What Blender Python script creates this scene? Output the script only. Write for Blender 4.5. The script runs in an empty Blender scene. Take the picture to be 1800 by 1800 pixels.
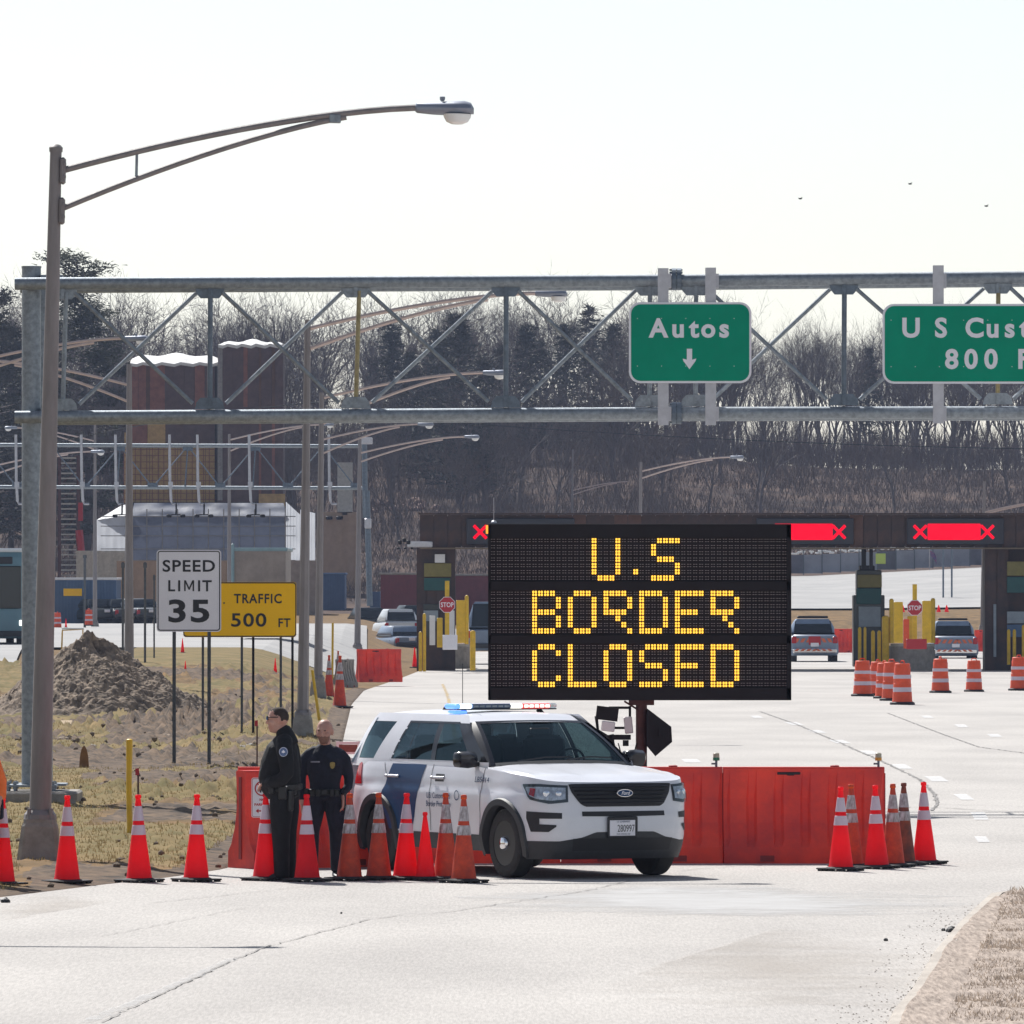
import bpy, bmesh, math, random
import numpy as np
from mathutils import Vector, Matrix, noise
R = math.radians
S = bpy.context.scene
# ---------------------------------------------------------------- camera
HC = 3.08; FP = 15000.0; HY = 1035.0
cam = bpy.data.cameras.new('camera'); camo = bpy.data.objects.new('camera', cam)
S.collection.objects.link(camo); S.camera = camo
cam.sensor_width = 36; cam.sensor_fit = 'HORIZONTAL'; cam.lens = 36*FP/1800
cam.clip_start = 1; cam.clip_end = 6000
camo.location = (0, 0, HC); camo.rotation_euler = (R(90)+math.atan(135/FP), 0, 0)
# ---------------------------------------------------------------- sky, sun, exposure
SUN = Vector((-.37, .85, 1)).normalized()
w = bpy.data.worlds.new('World'); S.world = w; w.use_nodes = True
nt = w.node_tree; bg = nt.nodes['Background']; sky = nt.nodes.new('ShaderNodeTexSky')
sky.sky_type = 'NISHITA'; sky.sun_disc = False; sky.sun_elevation = math.asin(SUN.z)
sky.sun_rotation = math.atan2(SUN.x, SUN.y) % (2*math.pi)
sky.air_density = 1.0; sky.dust_density = .7; sky.ozone_density = 1.5; sky.altitude = 200
bw = nt.nodes.new('ShaderNodeRGBToBW'); mxs = nt.nodes.new('ShaderNodeMix'); mxs.data_type = 'RGBA'; mxs.inputs[0].default_value = .5   # thin high haze pales the blue
nt.links.new(sky.outputs[0], bw.inputs[0]); nt.links.new(sky.outputs[0], mxs.inputs[6]); nt.links.new(bw.outputs[0], mxs.inputs[7])
nt.links.new(mxs.outputs[2], bg.inputs[0]); bg.inputs[1].default_value = 0.080
sl = bpy.data.lights.new('sun', 'SUN'); sl.energy = 4.2; sl.angle = R(0.53); sl.color = (1, .975, .935)
so = bpy.data.objects.new('sun', sl); S.collection.objects.link(so)
so.rotation_euler = SUN.to_track_quat('Z', 'Y').to_euler()
S.view_settings.view_transform = 'Standard'; S.view_settings.look = 'None'
S.view_settings.exposure = 0.64; S.view_settings.gamma = 1; S.view_settings.use_curve_mapping = False
S.cycles.max_bounces = 6; S.cycles.volume_bounces = 0; S.cycles.transparent_max_bounces = 12

# ---------------------------------------------------------------- helpers
def W(px, py, Y): return Vector(((px-900)*Y/FP, Y, HC-(py-HY)*Y/FP))
def GY(py, z=0): return FP*(HC-z)/(py-HY)
def G(px, py, z=0):
    Y = GY(py, z); return Vector(((px-900)*Y/FP, Y, z))
def link(o): S.collection.objects.link(o); return o
def nodes(m):
    m.use_nodes = True; return m.node_tree, m.node_tree.nodes['Principled BSDF']
def mat(name, col, rough=.6, metal=0, var=0, scale=4, bump=0, bscale=None, spec=None, col2=None, emit=None, es=0, streak=None, transl=0, stretch=None):
    """procedural material: base colour with noise variation (col2) and fine relief"""
    m = bpy.data.materials.new(name); nt, p = nodes(m); L = nt.links
    c4 = (*col, 1); p.inputs['Base Color'].default_value = c4
    p.inputs['Roughness'].default_value = rough; p.inputs['Metallic'].default_value = metal
    if spec is not None: p.inputs['Specular IOR Level'].default_value = spec
    tc = nt.nodes.new('ShaderNodeTexCoord'); src = tc.outputs['Object']
    if stretch:
        mp = nt.nodes.new('ShaderNodeMapping'); mp.inputs['Scale'].default_value = stretch
        L.new(src, mp.inputs[0]); src = mp.outputs[0]
    if var or col2:
        n = nt.nodes.new('ShaderNodeTexNoise'); n.inputs['Scale'].default_value = scale; n.inputs['Detail'].default_value = 6
        n.inputs['Roughness'].default_value = .65
        L.new(src, n.inputs['Vector']); r = nt.nodes.new('ShaderNodeValToRGB'); L.new(n.outputs['Fac'], r.inputs[0])
        c2 = col2 or tuple(max(0, c*(1-var)) for c in col)
        r.color_ramp.elements[0].position = .36; r.color_ramp.elements[1].position = .64
        r.color_ramp.elements[0].color = (*c2, 1); r.color_ramp.elements[1].color = c4
        L.new(r.outputs[0], p.inputs['Base Color'])
    if bump:
        b = nt.nodes.new('ShaderNodeTexNoise'); b.inputs['Scale'].default_value = bscale or scale*4; b.inputs['Detail'].default_value = 5
        L.new(src, b.inputs['Vector']); bn = nt.nodes.new('ShaderNodeBump'); bn.inputs['Strength'].default_value = bump
        bn.inputs['Distance'].default_value = .02
        L.new(b.outputs['Fac'], bn.inputs['Height']); L.new(bn.outputs[0], p.inputs['Normal'])
    if emit:
        p.inputs['Emission Color'].default_value = (*emit, 1); p.inputs['Emission Strength'].default_value = es
    if transl:
        t = nt.nodes.new('ShaderNodeBsdfTranslucent'); mx = nt.nodes.new('ShaderNodeMixShader'); mx.inputs[0].default_value = transl
        out = nt.nodes['Material Output']; t.inputs[0].default_value = c4
        L.new(p.outputs[0], mx.inputs[1]); L.new(t.outputs[0], mx.inputs[2]); L.new(mx.outputs[0], out.inputs[0])
    return m
class MB:
    """mesh builder: collects shapes, build() links them as ONE mesh object"""
    def __init__(s): s.v = []; s.f = []; s.m = []
    def add(s, vs, fs, mi=0):
        o = len(s.v); s.v += [tuple(v) for v in vs]; s.f += [tuple(i+o for i in f) for f in fs]; s.m += [mi]*len(fs); return s
    def box(s, c, d, rot=None, mi=0, taper=1):
        c = Vector(c); vs = []
        for z in (-.5, .5):
            t = taper if z > 0 else 1
            for x, y in ((-.5, -.5), (.5, -.5), (.5, .5), (-.5, .5)):
                p = Vector((x*d[0]*t, y*d[1]*t, z*d[2]))
                if rot is not None: p = rot @ p
                vs.append(c+p)
        return s.add(vs, [(3, 2, 1, 0), (4, 5, 6, 7), (0, 1, 5, 4), (1, 2, 6, 5), (2, 3, 7, 6), (3, 0, 4, 7)], mi)
    def bbox(s, c, d, b=.01, rot=None, mi=0):
        """box with chamfered edges"""
        c = Vector(c); hx, hy, hz = d[0]/2, d[1]/2, d[2]/2; b = min(b, hx*.9, hy*.9, hz*.9); rings = []
        for z, i in ((-hz, b), (-hz+b, 0), (hz-b, 0), (hz, b)):
            x, y = hx-i, hy-i; k = b
            rings.append([(x-k, -y), (x, -y+k), (x, y-k), (x-k, y), (-x+k, y), (-x, y-k), (-x, -y+k), (-x+k, -y)] if 1 else 0)
            rings[-1] = [Vector((p[0], p[1], z)) for p in rings[-1]]
        vs = [c+(rot @ p if rot is not None else p) for r in rings for p in r]
        fs = [tuple(range(7, -1, -1)), tuple(range(24, 32))]
        for r in range(3):
            for i in range(8): j = (i+1) % 8; fs.append((r*8+i, r*8+j, r*8+8+j, r*8+8+i))
        return s.add(vs, fs, mi)
    def loft(s, rings, mi=0, cap=True, close=True):
        n = len(rings[0]); vs = [p for r in rings for p in r]; fs = []
        for k in range(len(rings)-1):
            for i in range(n if close else n-1):
                j = (i+1) % n; fs.append((k*n+i, k*n+j, k*n+n+j, k*n+n+i))
        if cap and close: fs += [tuple(range(n-1, -1, -1)), tuple(range((len(rings)-1)*n, len(rings)*n))]
        return s.add(vs, fs, mi)
    def tube(s, pts, r, n=8, mi=0, cap=True, ref=None, flat=1):
        pts = [Vector(p) for p in pts]; rings = []; rr = r if isinstance(r, (list, tuple)) else [r]*len(pts)
        for k, p in enumerate(pts):
            t = (pts[min(k+1, len(pts)-1)]-pts[max(k-1, 0)]).normalized()
            u = Vector(ref) if ref else (Vector((0, 0, 1)) if abs(t.z) < .9 else Vector((0, 1, 0)))
            a = t.cross(u).normalized(); b = a.cross(t).normalized()
            q = rr[k]; qa, qb = q if isinstance(q, tuple) else (q, q*flat)
            rings.append([p+a*math.cos(2*math.pi*i/n)*qa+b*math.sin(2*math.pi*i/n)*qb for i in range(n)])
        return s.loft(rings, mi, cap)
    def lathe(s, prof, c=(0, 0, 0), n=16, mi=0, axis='z', cap=True):
        c = Vector(c); rings = []
        for r, z in prof:
            ring = []
            for i in range(n):
                a = 2*math.pi*i/n; x, y = r*math.cos(a), r*math.sin(a)
                ring.append(c+(Vector((x, y, z)) if axis == 'z' else Vector((x, z, y)) if axis == 'y' else Vector((z, x, y))))
            rings.append(ring)
        return s.loft(rings, mi, cap)
    def prism(s, poly, d0, d1, plane='xz', mi=0):
        f = {'xz': lambda a, b, d: (a, d, b), 'xy': lambda a, b, d: (a, b, d), 'yz': lambda a, b, d: (d, a, b)}[plane]
        n = len(poly); return s.add([f(a, b, d0) for a, b in poly]+[f(a, b, d1) for a, b in poly],
            [tuple(range(n)), tuple(range(2*n-1, n-1, -1))]+[(i, i+n, (i+1) % n+n, (i+1) % n) for i in range(n)], mi)
    def build(s, name, mats, parent=None, loc=None, smooth=False, label=None, recalc=True):
        me = bpy.data.meshes.new(name); me.from_pydata(s.v, [], s.f)
        for m in (mats if isinstance(mats, (list, tuple)) else [mats]): me.materials.append(m)
        if len(me.materials) > 1: me.polygons.foreach_set('material_index', s.m)
        if recalc:
            bm = bmesh.new(); bm.from_mesh(me); bmesh.ops.recalc_face_normals(bm, faces=bm.faces); bm.to_mesh(me); bm.free()
        if smooth:
            me.polygons.foreach_set('use_smooth', [True]*len(me.polygons)); me.set_sharp_from_angle(angle=R(35 if smooth is True else smooth))
        o = link(bpy.data.objects.new(name, me))
        if parent: o.parent = parent
        if loc is not None: o.location = loc
        if label: o['label'] = label
        return o
def tag(o, label, cat, group=None):
    o['label'] = label; o['category'] = cat
    if group: o['group'] = group
    return o
def thing(name, label, cat, loc=(0, 0, 0), rz=0, group=None):
    o = link(bpy.data.objects.new(name, None)); o.location = loc; o.rotation_euler = (0, 0, rz); return tag(o, label, cat, group)
def struct(o, kind='structure'): o['kind'] = kind; return o
def copy_tree(o, parent=None, loc=None, rz=None, label=None, group=None):
    c = o.copy(); link(c)
    if parent: c.parent = parent
    if loc is not None: c.location = loc
    if rz is not None: c.rotation_euler[2] = rz
    if label: c['label'] = label
    if group: c['group'] = group
    for ch in list(o.children): copy_tree(ch, c)
    return c
def rrect(w, h, r, n=5, cx=0, cz=0):
    p = []
    for sx, sz, a0 in ((1, 1, 0), (-1, 1, 90), (-1, -1, 180), (1, -1, 270)):
        for i in range(n+1):
            a = R(a0+90*i/n); p.append((cx+sx*(w/2-r)+r*math.cos(a), cz+sz*(h/2-r)+r*math.sin(a)))
    return p
def text(body, size, m, parent, loc, name='lettering', bold=0, width=None, spacing=1, rot=(R(90), 0, 0), shear=0, depth=.001, align='CENTER'):
    """flat lettering as a mesh; size = cap height"""
    cu = bpy.data.curves.new('t', 'FONT'); cu.body = body; cu.size = size/.70; cu.align_x = align; cu.extrude = depth
    cu.offset = bold; cu.space_character = spacing; cu.shear = shear; cu.resolution_u = 4
    t = bpy.data.objects.new('t', cu); link(t)
    me = bpy.data.meshes.new_from_object(t.evaluated_get(bpy.context.evaluated_depsgraph_get()))
    bpy.data.objects.remove(t); bpy.data.curves.remove(cu); me.name = name; me.materials.clear(); me.materials.append(m)
    o = link(bpy.data.objects.new(name, me)); o.parent = parent; o.location = loc; o.rotation_euler = rot
    xs = [v.co.x for v in me.vertices]; wd = max(xs)-min(xs)
    if width: me.transform(Matrix.Diagonal((width/wd, 1, 1, 1)))
    return o
def sm(a, b, x):
    t = min(1, max(0, (x-a)/(b-a))); return t*t*(3-2*t)
def remesh(mb, name, mats, parent, voxel=.012, smooth_it=4, label=None, matfn=None):
    """melts the collected closed shapes into one continuous surface"""
    me = bpy.data.meshes.new(name); me.from_pydata(mb.v, [], mb.f)
    bm = bmesh.new(); bm.from_mesh(me); bmesh.ops.recalc_face_normals(bm, faces=bm.faces); bm.to_mesh(me); bm.free()
    o = link(bpy.data.objects.new(name, me)); md = o.modifiers.new('r', 'REMESH'); md.mode = 'VOXEL'; md.voxel_size = voxel
    sd = o.modifiers.new('s', 'SMOOTH'); sd.iterations = smooth_it; sd.factor = .5
    me2 = bpy.data.meshes.new_from_object(o.evaluated_get(bpy.context.evaluated_depsgraph_get())); o.modifiers.clear(); o.data = me2
    me2.materials.clear()
    for m in (mats if isinstance(mats, list) else [mats]): me2.materials.append(m)
    if matfn: me2.polygons.foreach_set('material_index', [matfn(p.center) for p in me2.polygons])
    me2.polygons.foreach_set('use_smooth', [True]*len(me2.polygons)); o.parent = parent
    if label: o['label'] = label
    return o
def rz(a): return Matrix.Rotation(a, 3, 'Z')
def rx(a): return Matrix.Rotation(a, 3, 'X')
def ry(a): return Matrix.Rotation(a, 3, 'Y')
rnd = random.Random(7)

# ---------------------------------------------------------------- materials
M = {}
M['galv'] = mat('galvanised_steel', (.30, .34, .38), .5, .55, .35, 14, .15, 60, stretch=(1, 1, 1))
M['galv_d'] = mat('galvanised_steel_dark', (.16, .20, .25), .5, .5, .3, 10, .1, 60)
M['alu'] = mat('aluminium', (.52, .52, .56), .45, .5, .15, 8, .05)
M['pole'] = mat('weathered_pole_paint', (.27, .245, .245), .6, .25, .22, 7, .1, 50, stretch=(1, 1, .2))
M['pole_y'] = mat('aged_brass_coloured_steel', (.36, .30, .15), .5, .3, .3, 10)
M['concrete'] = mat('concrete', (.34, .31, .28), .9, 0, .3, 5, .4, 40)
M['concrete_l'] = mat('pale_concrete', (.5, .47, .42), .9, 0, .25, 5, .4, 40)
M['green'] = mat('green_sign_sheet', (.0, .28, .17), .6, 0, .12, 1.5, spec=.1)
M['signwhite'] = mat('reflective_white', (.80, .79, .85), .5, 0, .05, 3)
M['signyellow'] = mat('sign_yellow', (1, .56, .0), .5, 0, .04, 2, spec=.2)
M['black'] = mat('black_print', (.015, .015, .018), .6)
M['blackmetal'] = mat('black_metal', (.011, .010, .013), .6, 0, .3, 3, .05, spec=.25)
M['boardin'] = mat('matrix_backing', (.014, .012, .014), .7)
M['louver'] = mat('matrix_louver', (.36, .32, .32), .5)
M['led'] = mat('amber_led', (.5, .25, .02), .5, emit=(1, .55, .06), es=1.0)
M['red_led'] = mat('red_led', (.04, .0, .0), .8, spec=0, emit=(1, .0, .025), es=.8)
M['amber_led2'] = mat('amber_lamp', (.9, .3, .02), .5, emit=(1, .35, .02), es=.8)
M['rust'] = mat('rusty_brown_paint', (.10, .035, .03), .7, 0, .4, 6, .2)
M['cone'] = mat('fluorescent_cone', (1.0, .028, .045), .5, 0, .18, 3, spec=.25, transl=.48)
M['cone_old'] = mat('faded_cone', (.72, .085, .03), .6, 0, .35, 9, .1, transl=.25, col2=(.42, .055, .03))
M['cone_dirty'] = mat('grimy_cone', (.33, .07, .035), .7, 0, .6, 7, .1, transl=.1, col2=(.12, .04, .03))
M['cone_tip'] = mat('bright_orange_tip', (.95, .13, .01), .5, transl=.4)
M['collar'] = mat('reflective_collar', (.66, .58, .68), .4, 0, .08, 8, transl=.12)
M['collar_old'] = mat('worn_reflective_collar', (.62, .58, .62), .5, 0, 0, 28, transl=.1, col2=(.2, .16, .15), stretch=(1, 1, .35))
M['rubber'] = mat('black_rubber', (.025, .025, .027), .75, 0, .3, 10, .2)
M['barrier'] = mat('red_plastic_barrier', (.96, .105, .065), .6, 0, .3, 1.6, .15, 25, transl=.20, col2=(.56, .075, .07), spec=.3)
M['drum'] = mat('orange_drum', (.85, .10, .03), .55, 0, .2, 5, transl=.1)
M['white'] = mat('white_paint', (.72, .72, .74), .4, 0, .08, 3)
M['yellow'] = mat('yellow_paint', (.72, .45, .01), .5, 0, .25, 4)
M['carwhite'] = mat('white_car_paint', (.74, .75, .80), .24, 0, .10, 1.3, spec=.6)
M['carblue'] = mat('blue_vinyl_stripe', (.010, .045, .13), .4, 0, .1, 3, spec=.25)
M['plastic'] = mat('grey_black_plastic', (.035, .037, .042), .6, 0, .2, 20, .1)
M['gloss'] = mat('gloss_black', (.012, .012, .016), .15)
M['tyre'] = mat('tyre_rubber', (.030, .029, .029), .85, 0, .3, 20, .3)
M['steelwheel'] = mat('black_steel_wheel', (.012, .013, .018), .35, .3)
M['chrome'] = mat('chrome', (.75, .75, .78), .12, 1)
M['navy'] = mat('navy_uniform_cloth', (.008, .011, .026), .85, 0, .5, 9, 1, 13)
M['navyblack'] = mat('black_jacket_cloth', (.004, .004, .0065), .85, 0, .5, 9, 1, 12)
M['skin'] = mat('skin', (.52, .30, .235), .55, 0, .12, 12, col2=(.45, .22, .17))
M['leather'] = mat('black_leather', (.008, .008, .009), .45, 0, .2, 30, .2)
M['hair'] = mat('short_brown_hair', (.05, .032, .025), .9, 0, .4, 60, .5, 90)
M['hivis'] = mat('hi_vis_orange', (.95, .18, .03), .7, 0, .15, 9)
M['lensgrey'] = mat('lamp_glass', (.8, .8, .8), .15, 0, 0, 1, spec=.8)
M['stone'] = mat('grey_stone', (.36, .33, .30), .9, 0, .3, 9, .4)
M['brown_panel'] = mat('dark_brown_cladding', (.13, .072, .062), .7, 0, .35, 2, .1)
M['brown_panel2'] = mat('red_brown_cladding', (.30, .11, .07), .7, 0, .35, 2, .1)
M['ochre'] = mat('ochre_plywood', (.55, .34, .12), .75, 0, .25, 3, .1)
M['tan'] = mat('tan_masonry', (.42, .29, .20), .85, 0, .15, 2, .1)
M['tarp'] = mat('white_tarpaulin', (.62, .64, .68), .5, 0, .18, 1.2, .8, 2, transl=.45)
M['container'] = mat('blue_container', (.07, .14, .26), .6, 0, .2, 2)
M['maroon'] = mat('maroon_container', (.20, .03, .04), .6, 0, .2, 2)
M['vehwhite'] = mat('vehicle_white', (.6, .62, .64), .3)
M['coachteal'] = mat('dark_teal_coach_paint', (.12, .23, .28), .35, 0, .2, 1)
M['vehdark'] = mat('vehicle_dark', (.02, .03, .035), .3)
M['vehgrey'] = mat('vehicle_grey', (.26, .31, .36), .4, 0, .2, 3)
M['glassdark'] = mat('dark_window', (.012, .018, .02), .12, spec=.6)
M['tail'] = mat('red_lens', (.5, .01, .02), .25, transl=.2)
M['olive'] = mat('olive_board', (.20, .17, .045), .6, 0, .15, 5)
M['teal'] = mat('teal_board', (.01, .085, .085), .6, 0, .15, 5)
M['stopred'] = mat('stop_red', (.42, .01, .02), .5)
def glass(name, tint, refl=.14):
    m = bpy.data.materials.new(name); m.use_nodes = True; nt = m.node_tree; L = nt.links
    nt.nodes.remove(nt.nodes['Principled BSDF']); out = nt.nodes['Material Output']
    t = nt.nodes.new('ShaderNodeBsdfTransparent'); t.inputs[0].default_value = (*tint, 1)
    g = nt.nodes.new('ShaderNodeBsdfGlossy'); g.inputs['Roughness'].default_value = .02; g.inputs[0].default_value = (.42, .60, .66, 1)
    mx = nt.nodes.new('ShaderNodeMixShader'); lw = nt.nodes.new('ShaderNodeLayerWeight'); lw.inputs[0].default_value = .25
    ma = nt.nodes.new('ShaderNodeMath'); ma.operation = 'MULTIPLY_ADD'; ma.inputs[1].default_value = .55; ma.inputs[2].default_value = refl
    ma.use_clamp = True
    L.new(lw.outputs['Fresnel'], ma.inputs[0]); L.new(ma.outputs[0], mx.inputs[0]); L.new(t.outputs[0], mx.inputs[1]); L.new(g.outputs[0], mx.inputs[2])
    L.new(mx.outputs[0], out.inputs[0]); return m
M['glass'] = glass('car_glass', (.34, .46, .48), .05)
M['glass_tint'] = glass('tinted_car_glass', (.16, .2, .24), .10)
M['clear'] = glass('clear_lens', (.93, .95, .98), .05)
# ================================================================ terrain
def crest(x): return 14.4 + 2.6*math.exp(-((x-3)/17)**2) + 3.0*sm(-8, -45, x)
def T(x, Y):
    zl = 1.1*sm(215, 290, Y)*sm(5, 9, -x) + .9*sm(490, 600, Y)
    zr = 1.9*sm(408, 440, Y) + 2.0*sm(440, 535, Y) + max(0, min(x, 60)-18)*.05*sm(430, 500, Y)*(1-sm(560, 640, Y))
    b = sm(-5, 3, x); z = zl*(1-b)+zr*b
    if Y > 560: h = sm(555, 815, Y); z = z*(1-h)+crest(x)*h + h*(1-h)*3*noise.noise(Vector((x*.03, Y*.02, 3)))
    if Y > 840: z -= (Y-840)*.012
    return z
M['dirt'] = mat('bare_dirt_and_dead_grass', (.25, .16, .08), 1, 0, 0, 1.6, .8, 24, col2=(.11, .08, .048), spec=.1)
M['grass'] = mat('dormant_grass', (.25, .18, .09), 1, 0, 0, .9, .5, 20, col2=(.14, .12, .055), spec=.1)
M['mud'] = mat('churned_soil', (.175, .12, .078), .95, 0, 0, 3.2, 1, 14, col2=(.045, .034, .027), spec=.2)
M['hill'] = mat('leaf_litter_slope', (.135, .095, .075), 1, 0, 0, .12, .6, 2, col2=(.055, .045, .042), spec=.05)
M['gravel'] = mat('gravel_and_dead_stalks', (.48, .40, .34), 1, 0, 0, 26, .6, 60, col2=(.25, .205, .175), spec=.1, stretch=(1, .08, 1))
def road_mat():
    m = mat('pale_asphalt', (.515, .49, .468), .88, 0, 0, 42, .3, 160, col2=(.40, .382, .365), spec=.18, stretch=(1, .07, 1))
    nt = m.node_tree; L = nt.links; p = nt.nodes['Principled BSDF']; src = p.inputs['Base Color'].links[0].from_socket
    tc = nt.nodes.new('ShaderNodeTexCoord')
    n = nt.nodes.new('ShaderNodeTexNoise'); n.inputs['Scale'].default_value = .35; n.inputs['Detail'].default_value = 5
    mp = nt.nodes.new('ShaderNodeMapping'); mp.inputs['Scale'].default_value = (1, .35, 1); L.new(tc.outputs['Object'], mp.inputs[0]); L.new(mp.outputs[0], n.inputs[0])
    mx = nt.nodes.new('ShaderNodeMix'); mx.data_type = 'RGBA'; mx.blend_type = 'MULTIPLY'; mx.inputs[0].default_value = 1
    r = nt.nodes.new('ShaderNodeValToRGB'); r.color_ramp.elements[0].position = .3; r.color_ramp.elements[1].position = .7
    r.color_ramp.elements[0].color = (.84, .83, .82, 1); r.color_ramp.elements[1].color = (1.05, 1.04, 1.02, 1)
    L.new(n.outputs['Fac'], r.inputs[0]); L.new(src, mx.inputs[6]); L.new(r.outputs[0], mx.inputs[7]); L.new(mx.outputs[2], p.inputs['Base Color']); return m
M['road'] = road_mat()
M['roadfar'] = mat('pale_asphalt_far', (.40, .39, .38), .9, 0, 0, .3, .1, 20, col2=(.33, .325, .32), spec=.15)
M['salt'] = mat('dried_salt_residue', (.60, .595, .59), .9, 0, 0, 1.2, 0, col2=(.52, .51, .50), spec=.1)
M['sand'] = mat('tracked_sand_film', (.50, .45, .40), .95, 0, 0, 14, .2, 120, col2=(.44, .40, .36), spec=.1)
M['paint'] = mat('worn_white_road_paint', (.78, .78, .78), .8, 0, .1, 6)
M['paint_y'] = mat('worn_yellow_road_paint', (.6, .42, .16), .8, 0, .3, 3)
M['crack'] = mat('crack_sealant', (.23, .215, .205), .8, 0, .3, 12)

M['grit2'] = mat('loose_grit', (.34, .30, .26), .95, 0, 0, 20, col2=(.2, .17, .15)); M['faint'] = mat('faint_line', (.58, .58, .58), .9, 0, 0, 4); M['grit'] = mat('grit', (.30, .26, .22), .95, 0, 0, 20, .2, 90, col2=(.2, .17, .15))
def rng(a, b, n): return [a+(b-a)*i/n for i in range(n+1)]
def gridmesh(name, xs, ys, zf, m, kind='structure', smooth=True):
    v = [(x, y, zf(x, y)) for y in ys for x in xs]; nx = len(xs)
    f = [(j*nx+i, j*nx+i+1, j*nx+nx+i+1, j*nx+nx+i) for j in range(len(ys)-1) for i in range(nx-1)]
    me = bpy.data.meshes.new(name); me.from_pydata(v, [], f); me.materials.append(m)
    if smooth: me.polygons.foreach_set('use_smooth', [True]*len(f))
    o = link(bpy.data.objects.new(name, me)); o['kind'] = kind; return o
gx = rng(-600, -80, 10)+rng(-75, 90, 110)+rng(100, 600, 10)
gy = rng(20, 200, 18)+rng(205, 600, 79)+rng(610, 900, 29)+rng(950, 3000, 8)
g = gridmesh('ground', gx, gy, lambda x, y: T(x, y)-.06, M['dirt']); g.data.materials.append(M['hill'])
g.data.polygons.foreach_set('material_index', [1 if p.center.y > 545 else 0 for p in g.data.polygons])
# ---- main road: left edge follows the verge
EDGE = [(1592, -1500), (1588, -60), (1572, 70), (1560, 165), (1545, 300), (1530, 398), (1500, 440), (1440, 520), (1380, 570), (1330, 598), (1290, 606),
        (1240, 618), (1215, 640), (1195, 700), (1180, 738), (1150, 738), (1100, 738)]
ET = [(FP*HC/(py-HY), (px-900)/FP*(FP*HC/(py-HY))) for py, px in EDGE]
def xleft(Y):
    if Y <= ET[0][0]: return -60
    for (a, xa), (b, xb) in zip(ET, ET[1:]):
        if Y <= b: return xa+(xb-xa)*(Y-a)/(b-a)
    return ET[-1][1]
def strip(name, ys, xl, xr, m, dz=.02, nx=30, par=None):
    v = []; f = []
    for Y in ys:
        a, b = xl(Y), xr(Y)
        for i in range(nx+1): x = a+(b-a)*i/nx; v.append((x, Y, T(x, Y)+dz))
    for j in range(len(ys)-1):
        for i in range(nx): f.append((j*(nx+1)+i, j*(nx+1)+i+1, (j+1)*(nx+1)+i+1, (j+1)*(nx+1)+i))
    me = bpy.data.meshes.new(name); me.from_pydata(v, [], f); me.materials.append(m)
    o = link(bpy.data.objects.new(name, me)); o['kind'] = 'structure'
    if par: o.parent = par
    return o
ysr = sorted(set([20, 40, 60, 70, 75]+[round(y, 2) for y in rng(78, 130, 80)]+rng(132, 412, 70)))
road = strip('road', ysr, xleft, lambda Y: 70, M['road'], .02, 24)
strip('service_road', rng(286, 480, 40), lambda Y: -75, lambda Y: -(255)*Y/FP, M['roadfar'], .03, 60)
strip('service_path', rng(250, 261, 6), lambda Y: -11.6, lambda Y: -5.9, M['roadfar'], .03, 20)
strip('verge_road', rng(205, 287, 20), lambda Y: -60, lambda Y: -(905-45*(Y-205)/80)*Y/FP, M['roadfar'], .03, 60)
strip('upper_road', rng(452, 522, 20), lambda Y: -4, lambda Y: 75, M['roadfar'], .05, 60)
strip('grass_island', rng(262, 285, 10), lambda Y: -12.5, lambda Y: -5.4, M['grass'], .04, 24)
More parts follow.
